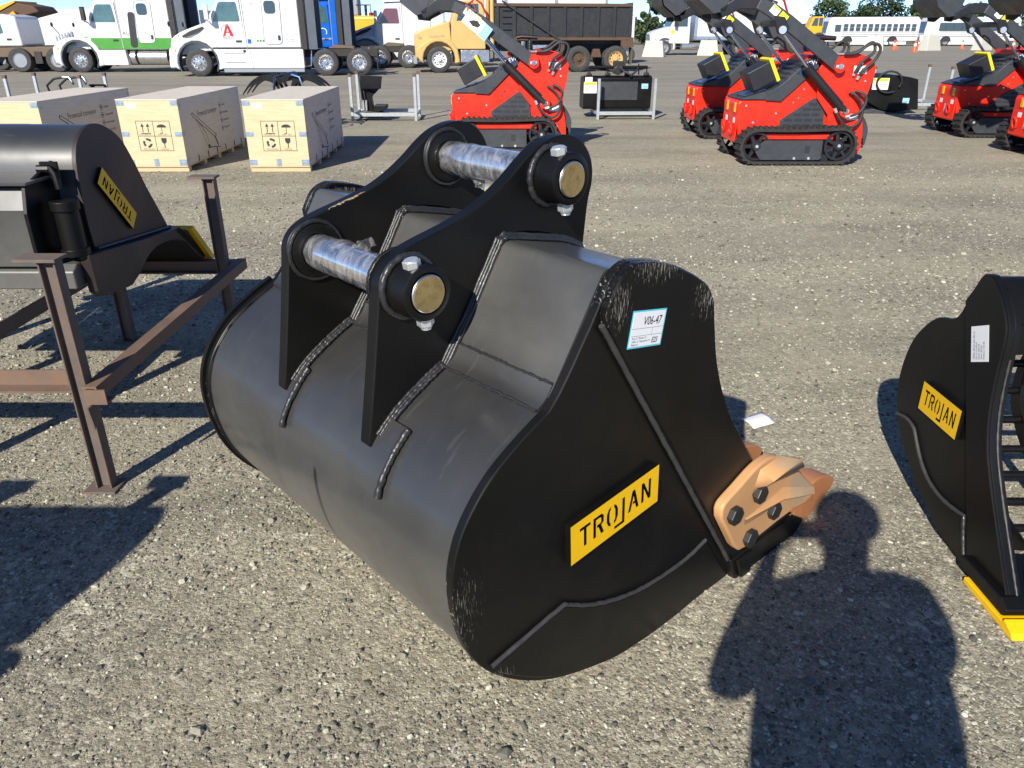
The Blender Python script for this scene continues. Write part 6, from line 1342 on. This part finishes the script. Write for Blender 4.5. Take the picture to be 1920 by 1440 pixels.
yellow_machine((-20.3, 52.0, 0), 'yellow machine showing between the two nearest white trucks', 2.75, 3.2, False)
RC = empty('red_container', (-7.3, 57.0, 0), 0, 'dark red machine body just showing left of the white cab', 'machine')
MB().prism([(-0.9,0.0),(-0.6,2.6),(1.5,2.65),(1.6,0.0)], -0.6, 0.8).build('body', M['redlogo'], RC, bevel=0.1)
# white trailers standing behind the dump truck
WT = empty('white_trailer', (-1.0, 50.0, 0), R(2), 'white box trailer standing right behind the dump truck', 'trailer')
for k in range(3):
    MB().box(-2.2+2.9*k, 0.55+2.9*k, -1.2, 1.2, 1.0, 3.9).build('wall_panel', M['whitebox'], WT, bevel=0.03)
    MB().box(0.56+2.9*k, 0.68+2.9*k, -1.23, 1.22, 0.95, 3.9).build('panel_post', M['greyink'], WT)
for x in (4.6, 5.9): wheel(WT, x, -1.0, 0.5, 0.5, 0.5, -1, M['alu'])
MB().box(-2.0, 6.0, -0.5, 0.5, 0.6, 0.99).build('frame', M['chassis'], WT)
WT2 = empty('white_trailer', (8.6, 47.0, 0), 0, 'white trailer end peeping out behind the tipper tailgate', 'trailer')
MB().box(-2.4, -1.75, 0, 2.4, 0.9, 2.45).build('box_body', M['whitebox'], WT2, bevel=0.05); MB().box(-2.3, -1.85, 0.2, 2.2, 0.3, 0.89).build('frame', M['chassis'], WT2)
wheel(WT2, -2.1, 0.2, 0.45, 0.45, 0.3, -1, M['greyink'])
# ---- buses
def make_bus(loc, rz, label, n=12, dark=False):
    t = empty('bus', loc, rz, label, 'bus', 'white buses parked at the far edge'); Lb = 10.9
    MB().prism([(0.0,0.45),(0.0,1.6),(0.15,2.6),(0.55,3.1),(Lb-0.35,3.15),(Lb,2.8),(Lb,0.55)], -1.22, 1.22).build('body', M['white'], t, bevel=0.12, seg=3)
    for s in (-1, 1):
        if dark:
            MB().box(1.6, Lb-0.3, min(s*1.221, s*1.235), max(s*1.221, s*1.235), 1.62, 2.52).build('window_band', M['glass'], t)
            for k in range(9): MB().box(2.3+0.95*k, 2.34+0.95*k, min(s*1.2355, s*1.24), max(s*1.2355, s*1.24), 1.62, 2.52).build('window_post', M['chassis'], t)
        else:
            for k in range(n): 
                x = 1.95+0.725*k; w_ = MB().prism(rrect(x, x+0.52, 1.62, 2.38, 0.06), s*1.221, s*1.235).build('window', M['glass'], t); MB().box(x, x+0.52, min(s*1.236, s*1.24), max(s*1.236, s*1.24), 2.0, 2.04).build('window_bar', M['greyink'], w_)
            MB().box(0.95, 1.65, min(s*1.221, s*1.235), max(s*1.221, s*1.235), 1.55, 2.30).build('door_window', M['glass'], t)
        for z in (1.02, 1.28, 1.5): MB().box(1.8, Lb-0.1, min(s*1.221, s*1.24), max(s*1.221, s*1.24), z, z+0.05).build('rub_rail', M['chassis'], t)
        MB().box(2.9, 9.6, min(s*1.0, s*1.2), max(s*1.0, s*1.2), 0.18, 0.5).build('side_skirt', M['white'], t)
        wheel(t, 2.6, s*1.05, 0.5, 0.5, 0.3, s, M['greyink']); wheel(t, 7.9, s*1.05, 0.5, 0.5, 0.3, s, M['greyink'])
        MB().prism(arch(7.9,0.5,0.62,12,180,0), s*1.2205, s*1.23).build('wheel_arch', M['chassis'], t); MB().prism(arch(2.6,0.5,0.62,12,180,0), s*1.2205, s*1.23).build('wheel_arch', M['chassis'], t)
    MB().prism([(-0.02,1.45),(0.10,2.65),(0.17,2.65),(0.05,1.45)], -1.05, 1.05).build('windscreen', M['glass'], t)
    MB().box(-0.35, 0.0, -1.1, 1.1, 0.4, 1.15).build('front_bumper', M['white'], t, bevel=0.08)
    MB().box(-0.37, -0.35, -0.8, 0.8, 0.6, 0.95).build('grille', M['chassis'], t)
    return t
make_bus((36.9, 100.0, 0), R(0), 'white bus with a row of separate square windows, left of two')
make_bus((49.0, 101.0, 0), R(-3), 'white bus with a dark continuous window band, right of two', dark=True)
AD = empty('articulated_hauler', (34.2, 96.5, 0), 0, 'yellow articulated hauler cab in front of the left bus', 'hauler')
MB().prism([(-1.4,0.9),(-1.3,1.7),(-0.5,2.1),(0.9,2.1),(1.0,0.7)], -1.2, 1.2).build('bonnet', M['machyel'], AD, bevel=0.12, seg=3)
MB().prism([(-0.5,2.05),(-0.15,3.1),(1.1,3.15),(1.1,1.9)], -0.8, 0.8).build('cab', M['machyel'], AD, bevel=0.06)
panel('cab_window', M['glass'], AD, [(-0.25,2.15),(0.02,2.95),(0.45,2.98),(0.45,2.15)], -0.801, -1, 0.01); panel('cab_window', M['glass'], AD, [(0.55,2.15),(0.55,2.98),(0.98,3.0),(0.98,2.15)], -0.801, -1, 0.01)
wheel(AD, 0.6, -1.1, 0.75, 0.75, 0.6, -1, M['machyel']); wheel(AD, 0.6, 1.1, 0.75, 0.75, 0.6, 1, M['machyel'])
# ---- concrete blocks
def make_block(w_=1.55, h_=1.05, wt=1.15):
    b = MB(); d0, d1 = 0.42, 0.20
    vs = [(-w_/2,-d0,0),(w_/2,-d0,0),(w_/2,d0,0),(-w_/2,d0,0),(-wt/2,-d1,h_),(wt/2,-d1,h_),(wt/2,d1,h_),(-wt/2,d1,h_)]
    return b.add(vs, [(0,3,2,1),(4,5,6,7),(0,1,5,4),(1,2,6,5),(2,3,7,6),(3,0,4,7)])
bme = make_block().mesh('concrete_block', M['conc'])
for (x, y, rz, s, lb_) in ((9.95,58.4,-0.35,1.0,'pale concrete block standing before the box truck front wheel'), (14.4,61.2,-0.25,1.0,'pale concrete block standing before the box truck rear half'),
        (32.9,76.0,-0.5,1.15,'pale concrete block before the left bus rear wheel'), (38.0,76.0,0.45,1.25,'pale concrete block before the nose of the right bus'), (43.6,77.5,0.5,1.2,'pale concrete block partly behind the arm of the right loader')):
    o = obj('concrete_block', bme, None, bevel=0.04, seg=2); o.location = (x, y, 0); o.rotation_euler = (0, 0, rz); o.scale = (s, s, s); tag(o, lb_, 'barrier', 'concrete blocks along the lane')
    lf = MB().tube([(-0.12,0,0.98),(-0.10,0,1.10),(0,0,1.14),(0.10,0,1.10),(0.12,0,0.98)], 0.018, 6).build('lifting_loop', M['rustcap'], o)
# ---- traffic cones
cb = MB().lathe([(0.155,0.03),(0.13,0.08),(0.045,0.70),(0.03,0.72),(0.001,0.72)], (0,0,0), (0,0,1), 16); cb.box(-0.19,0.19,-0.19,0.19,0,0.03); cme = cb.mesh('traffic_cone', M['cone'], 40)
c1 = MB().lathe([(0.098,0.36),(0.077,0.50)], (0,0,0), (0,0,1), 16).mesh('collar', M['paper'], 40)
c1b = MB().lathe([(0.1015,0.352),(0.1015,0.355),(0.080,0.505)], (0,0,0), (0,0,1), 16).mesh('collar', M['paper'], 40)
def near_px(x, y): pass
CN = [(8.1,57.2,1.35,'orange traffic cone left of the box truck, beside the tipper tail'), (22.6,68.0,1.3,'orange traffic cone left of the joystick of the front loader'), (23.4,67.0,1.3,'orange traffic cone behind the joystick of the front loader'),
      (30.2,82.0,1.15,'small orange cone under the front of the left bus'), (36.6,80.0,1.15,'orange cone left of the second block, before the left bus'), (38.4,84.0,1.15,'orange cone before the rear wheel of the left bus'), (39.5,86.0,1.15,'orange cone just right of the left bus rear wheel'),
      (34.5,71.5,1.35,'larger orange-pink cone standing between the first and second far blocks'), (42.4,84.0,1.15,'orange cone just left of the nose of the right bus'), (43.8,90.0,1.1,'orange cone under the nose of the right bus'),
      (45.8,85.0,1.15,'orange cone beside the front wheel of the right bus'), (46.4,80.0,1.2,'orange cone right of the second far block'), (49.2,83.0,1.2,'orange cone in the cluster before the right bus, rear'), (44.2,72.5,1.3,'orange cone in the cluster before the right bus, nearest'), (46.8,78.0,1.3,'orange cone in the cluster before the right bus, middle'),
      (51.5,82.0,1.2,'orange cone behind the arm of the right loader, left'), (53.0,82.5,1.2,'orange cone behind the arm of the right loader, right')]
for (x, y, s, lb_) in CN:
    o = obj('traffic_cone', cme); o.location = (x, y, 0); o.scale = (s, s, s); tag(o, lb_, 'cone', 'traffic cones'); obj('collar', c1b, o)
# ---- grass verge, fence line and trees
b = MB(); rng = random.Random(4); n = 90
vs = []; 
for i in range(n+1):
    x = -10+1.9*i; vs += [(x, 112+rng.uniform(-1.2,1.2), 0.004), (x, 190, 0.006)]
b.add(vs, [(2*i, 2*i+2, 2*i+3, 2*i+1) for i in range(n)])
M['grassy'] = mat('dry_grass', (0.14, 0.15, 0.06), 0.9, var=0.35, scale=0.4, dirt=0.5, dirtcol=(0.20, 0.17, 0.09))
gv = b.build('grass_verge', M['grassy']); tag(gv, 'strip of rough grass beyond the gravel, in front of the trees', 'grass', kind='structure')
def make_tree(loc, h_, wd, seed, label, leaf, lobes=9, leaves=2600, ls=0.20, slim=False):
    rng = random.Random(seed); t = empty('leafy_tree', loc, rng.uniform(0, 6), label, 'tree', 'trees beyond the yard')
    tb = MB(); top = h_*0.72; tk = [(0,0,0),(0.05*h_*rng.uniform(-.3,.3),0,h_*0.25),(0.06*h_*rng.uniform(-.4,.4),0.1,h_*0.5),(0.03*h_,0,top)]
    tb.tube(tk, [0.035*h_,0.028*h_,0.02*h_,0.008*h_], 8); cs = []
    for i in range(lobes):
        a = rng.uniform(0, 6.283); z = h_*(0.30+0.62*i/lobes+rng.uniform(-.04,.04)); prof = math.sin(math.pi*min(0.98, max(0.06, (z/h_-0.12)/0.92)))**0.7
        rr = wd*0.5*prof*rng.uniform(0.35, 0.85); c = Vector((rr*math.cos(a), rr*math.sin(a), z)); cs.append((c, wd*rng.uniform(0.15, 0.27)*(0.7 if slim else 1)))
        tb.tube([(0,0,z*0.62), tuple(c*0.5+Vector((0,0,z*0.42))), tuple(c)], [0.012*h_,0.008*h_,0.003*h_], 5)
    tb.build('trunk', M['bark'], t, smooth=50)
    lb = MB(); V = []; F = []
    for i in range(leaves):
        c, r_ = rng.choice(cs); d = Vector((rng.gauss(0,1), rng.gauss(0,1), rng.gauss(0,1))).normalized(); p = c+Vector((d.x, d.y, d.z*0.75))*r_*(rng.random()**0.45)
        u_ = Vector((rng.gauss(0,1), rng.gauss(0,1), rng.gauss(0,0.6))).normalized(); v_ = u_.orthogonal().normalized(); v_ = (v_*math.cos(i)+u_.cross(v_)*math.sin(i)); s_ = ls*rng.uniform(0.6, 1.4); k = len(V)
        V += [p-u_*s_, p+v_*s_*0.6, p+u_*s_, p-v_*s_*0.6+d*s_*0.2]; F.append((k, k+1, k+2, k+3))
    lb.add(V, F); lb.build('crown', leaf, t)
TREES = [((15.5,112,0),3.9,3.4,1,'slim dark tree left of the box truck, close behind the tipper',M['leaf2'],True), ((18.6,116,0),5.9,3.6,2,'taller feathery tree rising over the box truck bonnet',M['leaf'],True), ((17.2,111,0),2.9,4.4,3,'low bright bush below the taller feathery tree',M['leaf'],False), ((12.8,118,0),3.0,4.0,14,'low bush right behind the tipper tailgate',M['leaf2'],False),
         ((47.5,132,0),3.0,4.5,15,'low round bush left of the yellow hauler',M['leaf2'],False), ((50.6,134,0),6.9,6.2,4,'tall round tree above the front of the left bus',M['leaf'],False), ((57.5,136,0),5.4,7.4,5,'broad dark tree above the middle of the left bus',M['leaf2'],False), ((61.5,140,0),7.2,7.8,6,'tallest dark tree above the rear windows of the left bus',M['leaf2'],False), ((66.8,138,0),6.4,6.4,7,'olive tree above the tail of the left bus',M['leaf'],False),
         ((71.2,140,0),5.2,6.2,8,'pale green tree in the gap between the two buses',M['leaf'],False), ((63.5,128,0),3.8,4.2,16,'low bush filling the gap between the buses',M['leaf'],False), ((78.0,142,0),6.0,6.6,9,'dark tree above the front of the right bus',M['leaf2'],False), ((84.0,142,0),5.8,7.2,10,'wide tree behind the arms of the right loader',M['leaf2'],False), ((92.0,142,0),6.2,7.4,11,'rightmost tree at the edge of the picture',M['leaf'],False)]
for (l, h_, wd, sd, lb_, lf, sm) in TREES: make_tree(l, h_, wd, sd, lb_, lf, slim=sm, lobes=12 if not sm else 11, leaves=2400, ls=0.24)
# far hedge line closing the horizon
def far_wood(x0, x1, y, hmin, hmax, seed, nl):
    rng = random.Random(seed); V = []; F = []
    for i in range(nl):
        x = rng.uniform(x0, x1); hh = hmin+(hmax-hmin)*(0.5+0.5*math.sin(x*0.11+2*math.sin(x*0.037)))*rng.uniform(0.7, 1); p = Vector((x, y+rng.uniform(-8, 8), hh*rng.random()**0.6))
        u_ = Vector((rng.gauss(0,1), rng.gauss(0,1), rng.gauss(0,1))).normalized(); v_ = u_.orthogonal().normalized(); s_ = rng.uniform(0.4, 1.0); k = len(V); V += [p-u_*s_, p+v_*s_, p+u_*s_, p-v_*s_]; F.append((k, k+1, k+2, k+3))
    return MB().add(V, F).build('far_wood', M['leaf2'])
fwd = far_wood(-240, 260, 260, 2.0, 4.5, 5, 9000); tag(fwd, 'far low line of woodland along the horizon', 'woodland', kind='stuff')
# ------------------------------------------------------------------ the photographer, standing right behind the lens (his shadow falls into the picture)
def make_person():
    PX = empty('person', (0.18, -0.27, 0), 0, 'person in cap, shirt and trousers holding up a phone, casting the shadow at lower right', 'person')
    J = {}; E = []
    def j(n, p, r, par=None):
        J[n] = (len(J), Vector(p), r)
        if par: E.append((J[par][0], J[n][0]))
    j('pelvis', (0.19,-0.27,0.98), (0.285,0.17)); j('belly', (0.19,-0.265,1.15), (0.315,0.19), 'pelvis'); j('chest', (0.185,-0.25,1.36), (0.30,0.165), 'belly'); j('collar', (0.18,-0.22,1.52), (0.19,0.11), 'chest')
    j('neck', (0.18,-0.19,1.60), (0.082,0.075), 'collar'); j('jaw', (0.18,-0.155,1.665), (0.084,0.088), 'neck'); j('face', (0.18,-0.15,1.755), (0.094,0.105), 'jaw'); j('crown', (0.18,-0.155,1.83), (0.084,0.095), 'face')
    for s, n in ((1, 'r'), (-1, 'l')):
        cx = 0.18
        j('sh'+n, (cx+s*0.205,-0.225,1.50), (0.105,0.10), 'collar')
        el = (0.485,-0.15,1.285) if s > 0 else (-0.145,-0.14,1.205); wr = (0.205,-0.085,1.575) if s > 0 else (-0.055,-0.085,1.585)
        j('ua'+n, tuple((Vector((cx+s*0.205,-0.225,1.50))+Vector(el))/2), (0.105,0.10), 'sh'+n); j('el'+n, el, (0.080,0.080), 'ua'+n)
        j('fa'+n, tuple((Vector(el)*0.55+Vector(wr)*0.45)), (0.055,0.055), 'el'+n); j('wr'+n, wr, (0.028,0.034), 'fa'+n)
        pm = (0.165,-0.065,1.635) if s > 0 else (-0.040,-0.065,1.635); j('pm'+n, pm, (0.022,0.034), 'wr'+n)
        for k in range(4):
            b0 = Vector(pm)+Vector((-s*0.004,0.012,0.030-0.016*k)); j('f%d%s' % (k, n), b0+Vector((-s*0.004,0.014,0.008)), (0.0095,0.0095), 'pm'+n)
            j('g%d%s' % (k, n), b0+Vector((-s*0.020,0.028-0.004*k,0.010)), (0.0088,0.0088), 'f%d%s' % (k, n)); j('h%d%s' % (k, n), b0+Vector((-s*(0.040-0.003*k),0.024,0.010)), (0.0078,0.0078), 'g%d%s' % (k, n))
        t0 = Vector(pm)+Vector((-s*0.014,-0.012,-0.012)); j('t0'+n, t0, (0.0125,0.0125), 'pm'+n); j('t1'+n, t0+Vector((-s*0.022,-0.004,0.010)), (0.0105,0.0105), 't0'+n); j('t2'+n, t0+Vector((-s*0.042,0.0,0.018)), (0.009,0.009), 't1'+n)
        j('hp'+n, (0.19+s*0.10,-0.27,0.90), (0.105,0.11), 'pelvis'); j('th'+n, (0.19+s*0.115,-0.265,0.70), (0.088,0.092), 'hp'+n); j('kn'+n, (0.19+s*0.12,-0.26,0.50), (0.062,0.066), 'th'+n); j('cf'+n, (0.19+s*0.125,-0.28,0.34), (0.058,0.062), 'kn'+n)
        j('an'+n, (0.19+s*0.13,-0.29,0.09), (0.042,0.045), 'cf'+n); j('hl'+n, (0.19+s*0.13,-0.30,0.05), (0.042,0.042), 'an'+n); j('bl'+n, (0.19+s*0.14,-0.17,0.042), (0.048,0.038), 'hl'+n); j('to'+n, (0.19+s*0.145,-0.09,0.035), (0.036,0.028), 'bl'+n)
    O = Vector((0.18,-0.27,0)); me = bpy.data.meshes.new('body'); me.from_pydata([p-O for _, p, _ in J.values()], E, [])
    o = bpy.data.objects.new('body_src', me); COL.objects.link(o); o.modifiers.new('skin', 'SKIN')
    if not me.skin_vertices: return PX
    for (i, p, r) in J.values(): me.skin_vertices[0].data[i].radius = r
    me.skin_vertices[0].data[0].use_root = True
    ss = o.modifiers.new('sub', 'SUBSURF'); ss.levels = 2; ss.render_levels = 2
    bpy.context.view_layer.update(); m2 = bpy.data.meshes.new_from_object(o.evaluated_get(bpy.context.evaluated_depsgraph_get())); bpy.data.objects.remove(o)
    for m_ in (M['skin'], M['shirt'], M['jeans'], M['chassis']): m2.materials.append(m_)
    for p in m2.polygons:
        c = p.center; z = c.z; p.use_smooth = True
        k = 0
        if z < 0.10: k = 3
        elif z < 1.0 and abs(c.x) < 0.45: k = 2
        elif z < 1.575 and (abs(c.x-0.0) < 0.36 or z > 1.0): k = 1
        if z >= 1.40 and c.y > 0.13: k = 0                      # bare forearms and hands
        p.material_index = k
    body = obj('body', m2, PX)
    hc = Vector((0.18,-0.155,1.76))-O
    cp = MB().lathe([(0.116,0.0),(0.121,0.03),(0.111,0.075),(0.080,0.112),(0.03,0.132),(0.001,0.136)], hc+Vector((0,-0.005,0.018)), (0,0,1), 24)
    br = [(0.085*math.cos(a), 0.070+0.085*math.sin(a)) for a in np.linspace(0, math.pi, 12)]; cp.prism([(hc.x+x, hc.y+y-0.01) for x, y in br]+[(hc.x-0.085,hc.y+0.02),(hc.x+0.085,hc.y+0.02)][::-1][::-1], hc.z+0.016, hc.z+0.024, 'z')
    cp.build('cap', M['hat'], PX, smooth=50)
    for s in (-1, 1):
        MB().ball(hc+Vector((s*0.032,0.088,-0.005)), 0.012, 8).build('eye', M['paper'], PX, smooth=60); MB().ball(hc+Vector((s*0.083,-0.005,-0.02)), 0.030, 8, sc=(0.35,0.7,1)).build('ear', M['skin'], PX, smooth=60)
    MB().prism([(hc.y+0.085,hc.z+0.0),(hc.y+0.118,hc.z-0.040),(hc.y+0.085,hc.z-0.050)], hc.x-0.014, hc.x+0.014, 'x').build('nose', M['skin'], PX, bevel=0.006)
    MB().box(hc.x-0.022, hc.x+0.022, hc.y+0.084, hc.y+0.092, hc.z-0.082, hc.z-0.074).build('mouth', M['redlogo'], PX, bevel=0.003)
    return PX
make_person()
PH = empty('phone', (0.062, -0.028, 1.662), 0, 'dark phone held up in both hands by the photographer', 'phone'); PH.rotation_euler = (R(-24.83), 0, 0)
MB().box(-0.076, 0.076, -0.004, 0.004, -0.037, 0.037).build('case', M['blackpl'], PH, bevel=0.003)
MB().box(-0.071, 0.071, -0.0048, -0.0042, -0.033, 0.033).build('screen', M['glass'], PH)
MB().box(-0.072, -0.040, 0.0042, 0.0065, 0.002, 0.034).build('lens_plate', M['glass'], PH, bevel=0.001)
